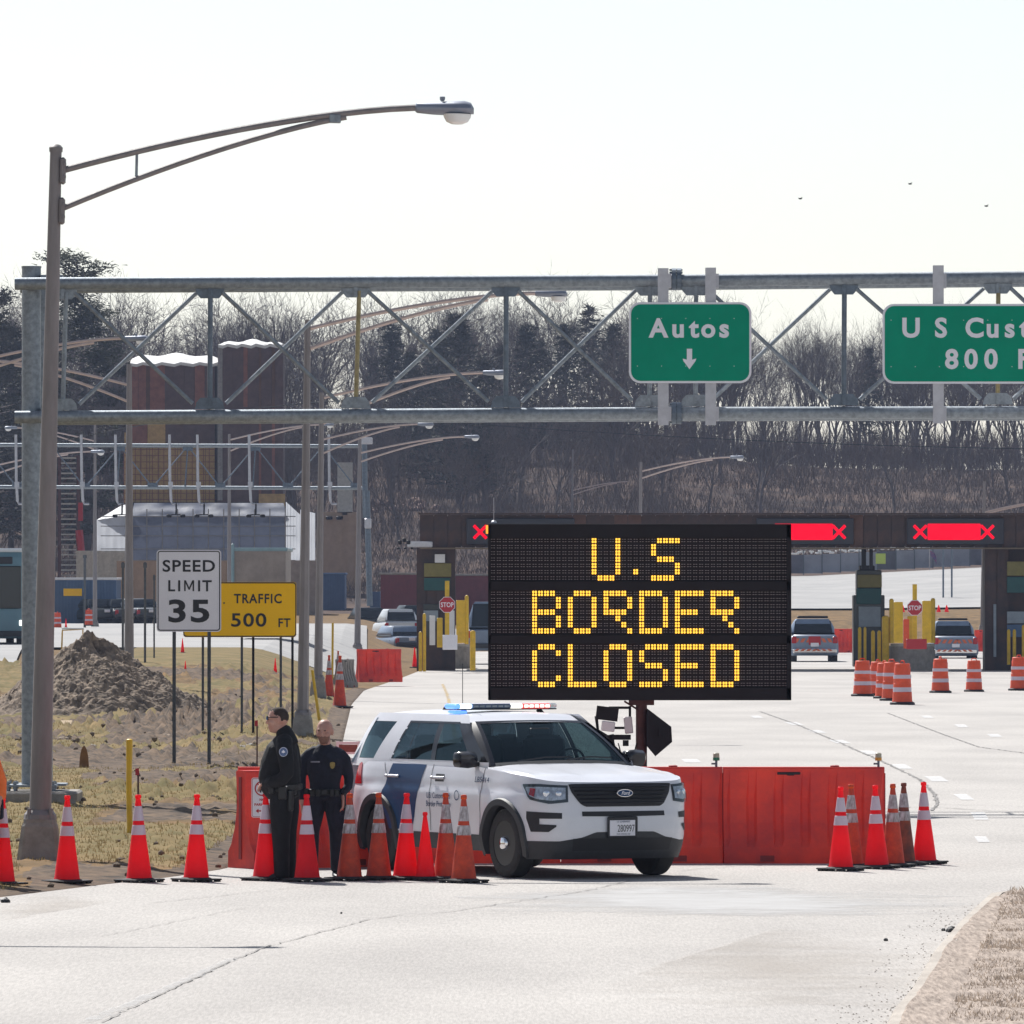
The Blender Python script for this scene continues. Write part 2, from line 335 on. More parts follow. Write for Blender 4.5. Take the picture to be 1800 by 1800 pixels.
# ---- stains, markings and cracks, each a thin sheet on the road
def sheet(name, pts, m, z, par=road):
    v = [Vector(p) for p in pts]; me = bpy.data.meshes.new(name); me.from_pydata([(p.x, p.y, z) for p in v], [], [tuple(range(len(v)))])
    me.materials.append(m); bm = bmesh.new(); bm.from_mesh(me); bmesh.ops.triangulate(bm, faces=bm.faces); bm.to_mesh(me); bm.free()
    o = link(bpy.data.objects.new(name, me)); o.parent = par; return o
def pxpoly(pts): return [G(a, b) for a, b in pts]
def wobble(pts, amp, n=10, s=1):
    out = []
    for a, b in zip(pts, pts[1:]+pts[:1]):
        for i in range(n):
            p = a.lerp(b, i/n); k = noise.noise(Vector((p.x*1.3, p.y*.9, s)))*amp; out.append(p+Vector((k, k*2.2, 0)))
    return out
def soften(m, sc=1.5, lo=.42, hi=.6, edge=None, mx=1):
    """stain thins out irregularly: alpha from noise"""
    nt = m.node_tree; p = nt.nodes['Principled BSDF']; tc = nt.nodes.new('ShaderNodeTexCoord')
    n = nt.nodes.new('ShaderNodeTexNoise'); n.inputs['Scale'].default_value = sc; n.inputs['Detail'].default_value = 8; n.inputs['Roughness'].default_value = .7
    mr = nt.nodes.new('ShaderNodeMapRange'); mr.inputs['From Min'].default_value = lo; mr.inputs['From Max'].default_value = hi
    if edge:
        uv = nt.nodes.new('ShaderNodeSeparateXYZ'); nt.links.new(tc.outputs['Generated'], uv.inputs[0]); prev = None
        for ax in (0, 1):
            a = nt.nodes.new('ShaderNodeMath'); a.operation = 'PINGPONG'; a.inputs[1].default_value = .5; nt.links.new(uv.outputs[ax], a.inputs[0])
            b = nt.nodes.new('ShaderNodeMapRange'); b.inputs['From Max'].default_value = edge; nt.links.new(a.outputs[0], b.inputs[0])
            if prev: mm = nt.nodes.new('ShaderNodeMath'); mm.operation = 'MULTIPLY'; nt.links.new(prev, mm.inputs[0]); nt.links.new(b.outputs[0], mm.inputs[1]); prev = mm.outputs[0]
            else: prev = b.outputs[0]
        ad = nt.nodes.new('ShaderNodeMath'); ad.operation = 'MULTIPLY_ADD'; ad.inputs[1].default_value = .5; nt.links.new(prev, ad.inputs[0]); ad.inputs[2].default_value = -.25
        a2 = nt.nodes.new('ShaderNodeMath'); a2.operation = 'ADD'; nt.links.new(n.outputs['Fac'], a2.inputs[0]); nt.links.new(ad.outputs[0], a2.inputs[1]); nt.links.new(a2.outputs[0], mr.inputs['Value'])
    else: nt.links.new(n.outputs['Fac'], mr.inputs['Value'])
    mr.inputs['To Max'].default_value = mx; nt.links.new(tc.outputs['Object'], n.inputs[0]); nt.links.new(mr.outputs[0], p.inputs['Alpha'])
soften(M['salt'], .5, .34, .66, .4, .75); soften(M['sand'], .8, .36, .85, .5, .42); soften(M['crack'], 3, .38, .5); soften(M['paint'], 9, .1, .3, None, .55); soften(M['faint'], 2, .30, .7, None, .45); soften(M['grit'], 7, .30, .75, .30, .55); soften(M['paint_y'], 2, .4, .6)
sheet('salt_stain', wobble(pxpoly([(780, 1610), (820, 1572), (1000, 1556), (1300, 1560), (1600, 1572), (1760, 1590), (1680, 1620), (1400, 1622), (1100, 1618)]), .35), M['salt'], .024)
sheet('sand_stain', wobble(pxpoly([(900, 1830), (1100, 1720), (1350, 1640), (1560, 1605), (1690, 1618), (1560, 1830)]), .2, 8, 4), M['sand'], .027)
sheet('sand_stain', wobble(pxpoly([(-60, 1640), (-40, 1590), (90, 1578), (280, 1572), (200, 1590), (60, 1612)]), .15, 8, 5), M['sand'], .027)
def crackline(pts, wpx, z=.029, m=M['crack'], name='crack'):
    P = pxpoly(pts); Q = []
    for a, b in zip(P, P[1:]):
        n = max(3, int((b-a).length/.25))
        for i in range(n): Q.append(a.lerp(b, i/n))
    Q.append(P[-1]); v = []; f = []
    for k, q in enumerate(Q):
        t = (Q[min(k+1, len(Q)-1)]-Q[max(k-1, 0)]).normalized(); nn = Vector((-t.y, t.x, 0)); j = noise.noise(q*3)*.05
        wd = wpx*(.6+.5*abs(noise.noise(q*5)))
        v += [q+nn*(wd+j), q+nn*(-wd+j)]
        if k: f.append((2*k-2, 2*k-1, 2*k+1, 2*k))
    me = bpy.data.meshes.new(name); me.from_pydata([(p.x, p.y, z) for p in v], [], f); me.materials.append(m)
    o = link(bpy.data.objects.new(name, me)); o.parent = road; return o
crackline([(180, 1803), (235, 1775), (300, 1745), (415, 1690), (470, 1668), (575, 1640), (650, 1620), (708, 1612), (765, 1610), (900, 1590), (1030, 1570), (1115, 1550)], .011)
crackline([(150, 1803), (300, 1740), (410, 1690)], .07, .026, M['faint'], 'worn_line')
crackline([(1335, 1252), (1400, 1275), (1470, 1305), (1560, 1345), (1620, 1375), (1643, 1400), (1648, 1416), (1638, 1428)], .035)
crackline([(1555, 1425), (1600, 1422), (1660, 1423), (1740, 1428), (1830, 1430)], .04); crackline([(1640, 1416), (1700, 1418), (1830, 1422)], .02)
crackline([(1190, 1535), (1240, 1530), (1320, 1523)], .012); crackline([(120, 1590), (260, 1592), (420, 1575), (560, 1560)], .008)  # first strip: dark line painted in for the lamp arm's shadow; second is a crack
crackline([(1560, 1255), (1650, 1290), (1720, 1315), (1830, 1330)], .03); crackline([(0, 1652), (180, 1650), (430, 1600), (620, 1600), (900, 1596)], .006)
crackline([(778, 1204), (786, 1222), (793, 1250), (800, 1300)], .06, .029, M['paint_y'], 'lane_line')
for i, (x, y, ww, hh) in enumerate([(1396, 1274, 24, 5), (1436, 1288, 24, 5), (1476, 1306, 28, 6), (1528, 1325, 26, 6), (1585, 1350, 28, 8), (1646, 1372, 32, 9), (1694, 1404, 26, 10), (1722, 1438, 26, 13),
        (1726, 1479, 22, 10), (1690, 1278, 20, 5), (1748, 1295, 22, 5), (1330, 1262, 18, 4), (1215, 1340, 30, 6), (1630, 1262, 18, 4)]):
    sk = 6 if i < 7 else 3
    sheet('lane_dash', pxpoly([(x-ww/2-sk, y-hh/2), (x+ww/2-sk*1.4, y-hh/2), (x+ww/2+sk, y+hh/2), (x-ww/2+sk*1.4, y+hh/2)]), M['paint'], .028)
# ---- kerb and island at lower right
kp = [(1480, 1980), (1552, 1832), (1567, 1800), (1600, 1760), (1640, 1692), (1680, 1645), (1706, 1620), (1735, 1593), (1790, 1586), (1900, 1583), (2300, 1590)]
kin = [G(a, b) for a, b in kp]; kmb = MB(); rings = []
for k, p in enumerate(kin):
    t = (kin[min(k+1, len(kin)-1)]-kin[max(k-1, 0)]).normalized(); nn = Vector((t.y, -t.x, 0))
    rings.append([p+Vector((0, 0, -.05)), p+nn*.015+Vector((0, 0, .10)), p+nn*.04+Vector((0, 0, .13)), p+nn*.15+Vector((0, 0, .135)), p+nn*.16+Vector((0, 0, -.05))])
kmb.loft(rings); kerb = struct(kmb.build('kerb', mat('worn_tan_kerb', (.49, .44, .385), .95, 0, 0, 3, .8, 30, col2=(.36, .32, .28), stretch=(1, .3, 1)), smooth=True))
inn = [r[3].lerp(r[2], .5) for r in rings]
im = MB(); n1 = 40
pts = []
for k in range(len(inn)-1):
    for i in range(4): pts.append(inn[k].lerp(inn[k+1], i/4))
pts.append(inn[-1]); v = []; f = []; nc = 60
for p in pts:
    for j in range(nc+1):
        q = p.lerp(Vector((9, min(p.y, 82)-1.5, .1)), (j/nc)**1.3)
        hgt = .125+ (.035*noise.fractal(q*2.2, 1, 2, 3)+.02 if j else 0); v.append((q.x, q.y, hgt))
for a in range(len(pts)-1):
    for j in range(nc): f.append((a*(nc+1)+j, a*(nc+1)+j+1, (a+1)*(nc+1)+j+1, (a+1)*(nc+1)+j))
me = bpy.data.meshes.new('gravel_island'); me.from_pydata(v, [], f); me.materials.append(M['gravel']); struct(link(bpy.data.objects.new('gravel_island', me)))

v = []; f = []; rc = random.Random(5); KP = [G(a, b) for a, b in kp[1:8]]
for i in range(520):
    k = rc.randrange(len(KP)-1); q = KP[k].lerp(KP[k+1], rc.random()); d_ = rc.random()**2.2*.5; s_ = rc.uniform(.002, .007); c_ = Vector((q.x-d_, q.y-d_*rc.uniform(-2, 2), .022)); n_ = len(v)
    v += [c_+Vector((-s_*1.6, 0, 0)), c_+Vector((0, -s_*2, 0)), c_+Vector((s_*1.6, 0, 0)), c_+Vector((0, s_*2, 0)), c_+Vector((0, 0, s_*1.3))]; f += [(n_, n_+1, n_+4), (n_+1, n_+2, n_+4), (n_+2, n_+3, n_+4), (n_+3, n_, n_+4)]
me = bpy.data.meshes.new('kerb_gravel'); me.from_pydata(v, [], f); me.materials.append(M['grit2']); o = link(bpy.data.objects.new('kerb_gravel', me)); o['kind'] = 'stuff'
tag(o, 'fine gravel and grit gathered along the foot of the kerb', 'gravel')
# ---- churned verge with clods and the dormant grass on it
def vz(x, Y):
    e = xleft(Y); d = e-x
    if d <= 0: return -.12
    k = sm(0, 1.2, d); n1 = noise.fractal(Vector((x*1.1, Y*.55, 0)), 1, 2, 4); n2 = noise.noise(Vector((x*4.5, Y*1.8, 5)))
    mud = max(0, noise.noise(Vector((x*.22, Y*.05, 9)))+.25+.6*sm(125, 190, Y)*(1-sm(205, 240, Y)))
    return T(x, Y)+.012 + k*(.05+.08*n1*(.5+mud)+.20*max(0, n2-.12)*mud*2+.28*max(0, noise.noise(Vector((x*7, Y*2.2, 1)))-.22)*(mud+.25))
EY = rng(76, 130, 230)+rng(130.4, 262, 300)
vg = gridmesh('verge', rng(-17, -2.8, 190), EY, vz, M['dirt'])
vg.data.materials.append(M['mud']); vg.data.materials.append(M['grass'])
def vm(c):
    a = noise.fractal(Vector((c.x*.35, c.y*.07, 2)), 1, 2, 4); s = sm(120, 150, c.y)*(1-sm(210, 235, c.y))
    d = xleft(c.y)-c.x
    if d < .5: return 1
    if a+s*.28 > .30: return 1
    return 2 if (a < .12) else 0
vg.data.polygons.foreach_set('material_index', [vm(p.center) for p in vg.data.polygons])
def blades(name, n, area, h, m, wid=.012, zf=T, keep=None, seed=1, lean=.4, kind='stuff'):
    r = random.Random(seed); v = []; f = []
    while n > 0:
        n -= 1; x, Y = area(r)
        if keep and not keep(x, Y): continue
        z = zf(x, Y); hh = h*r.uniform(.4, 1.2); a = r.uniform(0, 6.28); w2 = wid*r.uniform(.6, 1.3)
        dx, dy = math.cos(a)*w2, math.sin(a)*w2*.4; lx, ly = r.uniform(-1, 1)*lean*hh, r.uniform(-1, 1)*lean*hh
        k = len(v); v += [(x-dx, Y-dy, z-.01), (x+dx, Y+dy, z-.01), (x+lx, Y+ly, z+hh)]; f.append((k, k+1, k+2))
    me = bpy.data.meshes.new(name); me.from_pydata(v, [], f); me.materials.append(m); o = link(bpy.data.objects.new(name, me)); o['kind'] = kind; return o
M['blade'] = mat('dry_grass_blades', (.29, .215, .11), .9, 0, 0, .5, col2=(.165, .15, .065), spec=.1, transl=.3)
M['blade2'] = mat('straw_stalks', (.58, .48, .39), .9, 0, 0, 9, col2=(.26, .21, .17), spec=.1, transl=.2)
tag(blades('grass', 100000, lambda r: (r.uniform(-13, -2.9), 78+110*r.random()**1.5), .045, M['blade'], .009, vz,
    lambda x, Y: xleft(Y)-x > .45 and noise.fractal(Vector((x*.35, Y*.07, 2)), 1, 2, 4)+.2*sm(130, 170, Y) < .20, 3), 'short dormant yellow green grass growing on the verge left of the road', 'grass')
tag(blades('dead_stalks', 30000, lambda r: (r.uniform(2.4, 5.2), r.uniform(58, 84)), .03, M['blade2'], .008, lambda x, Y: .14+.035*noise.fractal(Vector((x, Y, .11))*2.2, 1, 2, 3),
    lambda x, Y: x > 3.1+ (Y-60)*.075 and x-3.2-(Y-60)*.075 < 3, 4, .9), 'dead straw stalks scattered on the gravel island behind the kerb', 'dead grass')
# clods of turned soil, too many to count
ico = bmesh.new(); bmesh.ops.create_icosphere(ico, subdivisions=1, radius=1); IV = [q.co.copy() for q in ico.verts]; IF = [tuple(q.index for q in f_.verts) for f_ in ico.faces]; ico.free()
v = []; f = []; rc = random.Random(77)
for i in range(600):
    Y = 84+150*rc.random()**1.3; x = rc.uniform(-.062*Y-.5, xleft(Y)-.1)
    if noise.noise(Vector((x*.5, Y*.12, 4))) < -.05+(.25 if Y < 110 else 0) and rc.random() < .9: continue
    s_ = rc.uniform(.010, .045)*(1.4 if Y > 150 else 1); z = vz(x, Y); k = len(v); sd = rc.random()*50
    for q in IV: n_ = 1+.5*noise.noise(q*1.9+Vector((sd, 0, 0))); v.append((x+q.x*s_*n_*1.15, Y+q.y*s_*n_, z+s_*.3+q.z*s_*n_*1.1))
    f += [tuple(a_+k for a_ in t_) for t_ in IF]
me = bpy.data.meshes.new('loose_clods'); me.from_pydata(v, [], f); me.materials.append(mat('dark_wet_clods', (.20, .145, .10), .95, 0, 0, 1.2, .5, 20, col2=(.10, .075, .052))); o = link(bpy.data.objects.new('loose_clods', me)); o['kind'] = 'stuff'
tag(o, 'loose dark clods of turned soil strewn over the verge left of the road', 'clods')
# ---- dirt mound
mc = Vector((-10.1, 205, 0)); mmb = MB(); v = []; f = []; NA, NR = 240, 90
for j in range(NR+1):
    r0 = j/NR
    for i in range(NA):
        a = 2*math.pi*i/NA; rx_ = (2.75 if math.cos(a) < 0 else 3.2)*(1+.12*noise.noise(Vector((math.cos(a)*2, math.sin(a)*2, 7)))); x = math.cos(a)*r0*rx_; y = math.sin(a)*r0*3.2
        h = 1.9*((1-r0)**1.12)*(1+.1*math.sin(a*2))+.28*(1-r0)*r0*4*(.5+.5*noise.noise(Vector((math.cos(a)*1.5, math.sin(a)*1.5, 3))))
        n = noise.fractal(Vector((x*1.3, y*1.0, 1)), 1, 2, 5)*.20+ .10*abs(noise.noise(Vector((x*4, y*3, 2)))) + .05*noise.noise(Vector((x*9, y*7, 3)))+.04*noise.noise(Vector((x*19, y*15, 3)))
        v.append((x, y, h+n*min(1, (1-r0)*5)-.04))
for j in range(NR):
    for i in range(NA): k = (i+1) % NA; f.append((j*NA+i, j*NA+k, j*NA+NA+k, j*NA+NA+i))
M['moundm'] = mat('piled_clay_soil', (.34, .26, .19), .9, 0, 0, 4.5, 1, 16, col2=(.11, .085, .065), spec=.25)
me = bpy.data.meshes.new('dirt_mound'); me.from_pydata(v, [], f); me.materials.append(M['moundm']); o = link(bpy.data.objects.new('dirt_mound', me)); o.location = mc
tag(o, 'large heap of grey brown excavated soil beside the road behind the lamp post', 'dirt mound')
def rock(c, s, m, name, label, cat='stone', group=None, seed=0, flat=.5):
    bm = bmesh.new(); bmesh.ops.create_icosphere(bm, subdivisions=2, radius=1)
    for q in bm.verts: n = 1+.35*noise.noise(q.co*1.7+Vector((seed*3.1, 0, 0))); q.co = Vector((q.co.x*s*n, q.co.y*s*n, q.co.z*s*flat*n))
    me = bpy.data.meshes.new(name); bm.to_mesh(me); bm.free(); me.materials.append(m); o = link(bpy.data.objects.new(name, me)); o.location = c
    return tag(o, label, cat, group)
M['slab'] = mat('pale_slab', (.42, .31, .19), .9, 0, .25, 5, .2)
for px, py, wd, lb in ((160, 1257, .42, 'flat tan broken slab lying at the foot of the mound, nearest the lamp post'), (178, 1248, .36, 'small tan slab lying just above another at the foot of the mound'), (113, 1284, .36, 'lone pale slab with dark underside on the mud left of the lamp post')):
    p = G(px, py); b = MB(); b.bbox((0, 0, .14), (wd, .6, .09), .02, rot=rx(.12)); b.box((0, .1, .05), (wd*.8, .4, .16), mi=1)
    tag(b.build('broken_slab', [M['slab'], M['mud']], loc=p), lb, 'slab', 'broken slabs near the mound')
for i in range(46):
    px, py = rnd.uniform(95, 480), rnd.uniform(1225, 1345); p = G(px, py)
    rock(p+Vector((0, 0, .05)), rnd.uniform(.06, .17), M['moundm' if rnd.random() < .6 else 'stone'], 'soil_clod', 'clod or small stone scattered on the churned ground around the mound', 'clod', 'clods on the churned ground', i)
for px, py, s in ((1672, 1642, .05), (1658, 1640, .02), (1790, 1587, .04), (10, 1590, .05), (600, 1610, .012), (1557, 1658, .02), (1605, 1745, .02)):
    p = G(px, py); rock(p+Vector((0, 0, .03)), s, M['black'], 'pebble', 'small dark pebble lying on the pale asphalt or kerb edge', 'pebble', 'dark pebbles on the asphalt', px, .8)

# ================================================================ trees
M['bark'] = mat('grey_bark', (.15, .125, .12), .95, 0, .35, 3)
M['twig'] = mat('grey_brown_twigs', (.15, .125, .12), .95, 0, .3, .6)
M['twig2'] = mat('reddish_twigs', (.155, .12, .105), .95, 0, .3, .6)
M['needle'] = mat('dark_conifer_needles', (.085, .085, .07), .9, 0, .45, 1)
M['needle2'] = mat('pine_needles', (.07, .075, .045), .9, 0, .45, 1.2, transl=.2)
def sliver(v, f, p, d, w, r):
    s = d.cross(Vector((r.uniform(-1, 1), r.uniform(-1, 1), r.uniform(-.3, .3)))).normalized()*w; k = len(v)
    v += [p-s, p+s, p+d]; f.append((k, k+1, k+2))
def bare_mesh(seed, H=14, fork=.35, ang=.42, kids=(4, 3, 3, 3)):
    """trunk forks into leaders, leaders into limbs, limbs into branches and twigs"""
    r = random.Random(seed); tr = MB(); v = []; f = []
    def rec(p, d, L, rad, lv):
        n = 3 if lv < 3 else 1; pts = [p]; dd = d
        for s in range(n): dd = (dd+Vector((r.uniform(-.14, .14), r.uniform(-.14, .14), r.uniform(-.02, .10)))).normalized(); pts.append(pts[-1]+dd*L/n)
        if lv < 3: tr.tube(pts, [rad*(1-.4*k/n) for k in range(n+1)], 5 if lv == 0 else 3, cap=False)
        elif lv == 3: sliver(v, f, p, dd*L, .024, r)
        if lv == 4:
            sliver(v, f, p, dd*L, .017, r)
            for u in range(4): q = p+dd*L*r.uniform(.1, .95); sliver(v, f, q, (dd+Vector((r.uniform(-1, 1), r.uniform(-1, 1), r.uniform(-.5, .8)))).normalized()*r.uniform(.3, .8)*L, .012, r)
            return
        K = kids[lv]+(r.random() < .5)
        for k in range(K):
            t = r.uniform(.45, 1) if lv else r.uniform(.55, 1); i0 = min(n-1, int(t*n)); q = pts[i0].lerp(pts[i0+1], t*n-i0)
            az = 2*math.pi*(k+r.random()*.7)/K; a2 = ang*r.uniform(.6, 1.5)*(1 if lv < 2 else 1.35); u = dd.cross(Vector((math.cos(az), math.sin(az), .3))).normalized()
            nd = (dd*math.cos(a2)+u*math.sin(a2)); nd.z += .12; rec(q, nd.normalized(), L*r.uniform(.55, .85)*(1.15 if lv == 0 else 1), rad*.5, lv+1)
    rec(Vector((0, 0, 0)), Vector((0, 0, 1)), H*fork, .16, 0)
    zs = max(q[2] for q in v); k = H/zs; v = [(a_[0]*k, a_[1]*k, a_[2]*k) for a_ in v]; tr.v = [(a_[0]*k, a_[1]*k, a_[2]*k) for a_ in tr.v]
    me1 = bpy.data.meshes.new('trunk'); me1.from_pydata(tr.v, [], tr.f); me2 = bpy.data.meshes.new('crown'); me2.from_pydata(v, [], f); return me1, me2
def conifer_mesh(seed, H=11, wid=.2, layers=26):
    r = random.Random(seed); tr = MB(); v = []; f = []; tr.tube([(0, 0, 0), (0, 0, H*.98)], [.14, .02], 5)
    for l in range(layers):
        t = .12+.87*l/layers; L = H*wid*(1.04-t)**.7*(1+.45*noise.noise(Vector((seed, t*5, 0))))*r.uniform(.7, 1.2); z = t*H
        for b in range(9):
            a = r.uniform(0, 6.28); d = Vector((math.cos(a), math.sin(a), r.uniform(.0, .35)))
            LL = L*r.uniform(.45, 1.25)*(1+.5*noise.noise(Vector((math.cos(a)*1.5, math.sin(a)*1.5, t*4+seed)))); p0 = Vector((0, 0, z+r.uniform(-.2, .2)))
            for s in range(12):
                q = r.uniform(.1, 1); p = p0+d*LL*q+Vector((r.uniform(-.1, .1), r.uniform(-.1, .1), -.25*q*q))
                sliver(v, f, p, (d*.5+Vector((r.uniform(-1, 1), r.uniform(-1, 1), r.uniform(-.5, .8)))).normalized()*r.uniform(.3, .6), .045, r)
    me1 = bpy.data.meshes.new('trunk'); me1.from_pydata(tr.v, [], tr.f); me2 = bpy.data.meshes.new('crown'); me2.from_pydata(v, [], f); return me1, me2
def pine_mesh(seed, H=19):
    r = random.Random(seed); tr = MB(); v = []; f = []; pth = [Vector((math.sin(k*.5)*.3, 0, H*k/8)) for k in range(9)]; tr.tube(pth, [.28*(1-k/8.5)+.02 for k in range(9)], 6)
    for b in range(78):
        t = .22+.78*(b/46)**.85; z = t*H; a = r.uniform(0, 6.28); L = 5.4*(1.1-t*.42)*(1 if t < .93 else .6)*r.uniform(.45, 1.1); up = .05+.30*t*t
        d = Vector((math.cos(a), math.sin(a), up)).normalized(); k = t*8; i0 = min(7, int(k)); p0 = pth[i0].lerp(pth[i0+1], k-i0)
        pts = [p0+d*L*q+Vector((0, 0, .5*q*q*(t))) for q in (0, .35, .7, 1)]; tr.tube(pts, [.08, .055, .03, .015], 3, cap=False)
        for s in range(int(380*L/4)):
            q = r.uniform(.3, 1)**.7; c = p0+d*L*q+Vector((r.gauss(0, .38), r.gauss(0, .38), r.gauss(.12, .13)+.5*q*q*t))
            sliver(v, f, c, Vector((r.uniform(-1, 1), r.uniform(-1, 1), r.uniform(-.1, 1))).normalized()*r.uniform(.2, .42), 0.06, r)
    me1 = bpy.data.meshes.new('trunk'); me1.from_pydata(tr.v, [], tr.f); me2 = bpy.data.meshes.new('crown'); me2.from_pydata(v, [], f); return me1, me2
def mh(pair): return max(q.co.z for q in pair[1].vertices)
def hit(px, py, y0=400, y1=900):
    Y = y0
    while Y < y1 and W(px, py, Y).z > T(W(px, py, Y).x, Y): Y += 1
    return Vector((W(px, py, Y).x, Y, T(W(px, py, Y).x, Y)))
def tree(name, meshes, loc, s, rzz, label, group, sx=1):
    t = thing(name, label, 'tree', loc, rzz, group); t.scale = (s*sx, s*sx, s)
    for nm, me in zip(('trunk', 'crown'), meshes): o = link(bpy.data.objects.new(nm, me)); o.parent = t
    return t
def setm(pair, a, b): pair[0].materials.append(a); pair[1].materials.append(b); return pair
BARE = [setm(bare_mesh(s, 14, fk, an, kd), M['bark'], M['twig' if s % 2 else 'twig2']) for s, fk, an, kd in ((1, .34, .40, (4, 3, 3, 3)), (2, .30, .5, (4, 3, 3, 3)), (3, .42, .30, (4, 3, 3, 3)), (4, .28, .55, (4, 4, 3, 3)), (5, .36, .42, (5, 3, 3, 3)), (6, .5, .26, (3, 3, 3, 3)), (7, .33, .36, (5, 4, 3, 2)))]
CON = [setm(conifer_mesh(s, 11, w_, 28), M['bark'], M['needle']) for s, w_ in ((11, .27), (12, .34), (13, .24))]
r = random.Random(42); nT = 0
BL = 'leafless grey hardwood tree in the dense wood on the hillside behind the crossing'
for i in range(250):
    Y = r.uniform(655, 850); x = r.uniform(-.072, .072)*Y
    if x > 13 and Y < 770 and r.random() < .75: continue
    s = r.uniform(.85, 1.3)*(.8 if Y < 720 else 1)
    tree('bare_tree', r.choice(BARE), (x, Y, T(x, Y)-.3), s, r.uniform(0, 6.28), BL, 'leafless trees of the hillside wood')
RL = 'tall thin leafless tree on the right hand crest with sky between the trunks'
for i in range(105):
    Y = r.uniform(775, 845); x = r.uniform(13, 56)
    if 43.6 < x*800/Y < 46.0 or r.random() < .1: continue
    tree('bare_tree', BARE[r.choice((0, 2, 5, 5))], (x, Y, T(x, Y)-.3), r.uniform(.92, 1.25), r.uniform(0, 6.28), RL, 'thin trees along the right crest', .9)
for px, py, hh, Y, k, sx in ((805, 540, 10, 700, 1, 1.15), (770, 570, 9, 720, 0, 1), (995, 560, 9.5, 730, 0, 1.1), (1035, 528, 11, 760, 0, 1.0), (1078, 560, 10, 745, 1, 1), (925, 562, 9, 735, 2, 1.2), (950, 590, 8, 740, 1, 1), (690, 560, 9.5, 740, 2, 1.2),
        (1528, 602, 9, 800, 1, .8), (720, 610, 8, 715, 1, 1), (850, 620, 8, 690, 0, 1.1), (655, 620, 8, 760, 2, 1), (1130, 590, 9, 770, 1, .9), (880, 600, 7.5, 735, 0, 1), (20, 560, 11, 640, 1, 1.2), (-30, 540, 11, 640, 0, 1.3), (300, 640, 8, 700, 1, 1.2)):
    t = W(px, py, Y); g0 = T(t.x, Y); s = (t.z-g0)/11
    if s < .5: s = .8
    tree('conifer', CON[k], (t.x, Y, g0-.2), s, px, 'dark evergreen tree rising among the leafless trees of the hillside wood', 'evergreens in the hillside wood', sx)
P1 = setm(pine_mesh(5), M['bark'], M['needle2'])
t = W(150, 432, 640); tree('pine_tree', P1, (t.x, 640, T(t.x, 640)), (t.z-T(t.x, 640))/mh(P1), 1.0, 'tall spreading white pine with layered boughs rising above the gantry at left', 'big pines', 1.9)
P2 = setm(pine_mesh(9), M['bark'], M['needle'])
t = W(10, 500, 615); tree('pine_tree', P2, (t.x-1, 615, T(t.x, 615)), (t.z-T(t.x, 615))/mh(P2), 2.2, 'darker pine at the left edge beside the tall white pine', None, 1.3)
t = W(105, 560, 605); tree('pine_tree', P2, (t.x-1, 605, T(t.x, 605)), (t.z-T(t.x, 605))/mh(P2), 4.2, 'lower dense pine standing between the tall white pine and the brick coloured tower', None, 1.3)
for i in range(26):
    Y = r.uniform(632, 690); x = r.uniform(-44, -26) if i < 13 else r.uniform(-28, -12)
    tree('bare_tree', BARE[i % 5], (x, Y, T(x, Y)-.3), r.uniform(.95, 1.3), r.uniform(0, 6.28), 'leafless tree in the thicket behind the stair tower and the tall pine', 'leafless trees near the tower')
# brush on the slope: nobody could count it
v = []; f = []; rr = random.Random(8)
for i in range(11000):
    Y = rr.uniform(575, 840); x = rr.uniform(-.08, .08)*Y; z = T(x, Y); H_ = rr.uniform(.8, 3.0)*(1 if Y > 650 else .5)*(2.1 if Y > 690 and x < 12 and rr.random() < .5 else 1)*((1.6 if Y > 760 else .6) if x > 14 else 1)
    for k in range(14):
        p = Vector((x+rr.gauss(0, .5), Y+rr.gauss(0, .5), z)); sliver(v, f, p+Vector((0, 0, rr.uniform(0, H_*.6))), Vector((rr.uniform(-.5, .5), rr.uniform(-.5, .5), 1)).normalized()*H_*rr.uniform(.3, .8), .03, rr)
me = bpy.data.meshes.new('undergrowth'); me.from_pydata(v, [], f); me.materials.append(M['twig2']); o = link(bpy.data.objects.new('undergrowth', me)); o['kind'] = 'stuff'
tag(o, 'tangled leafless brush covering the hillside below the wood', 'brush')
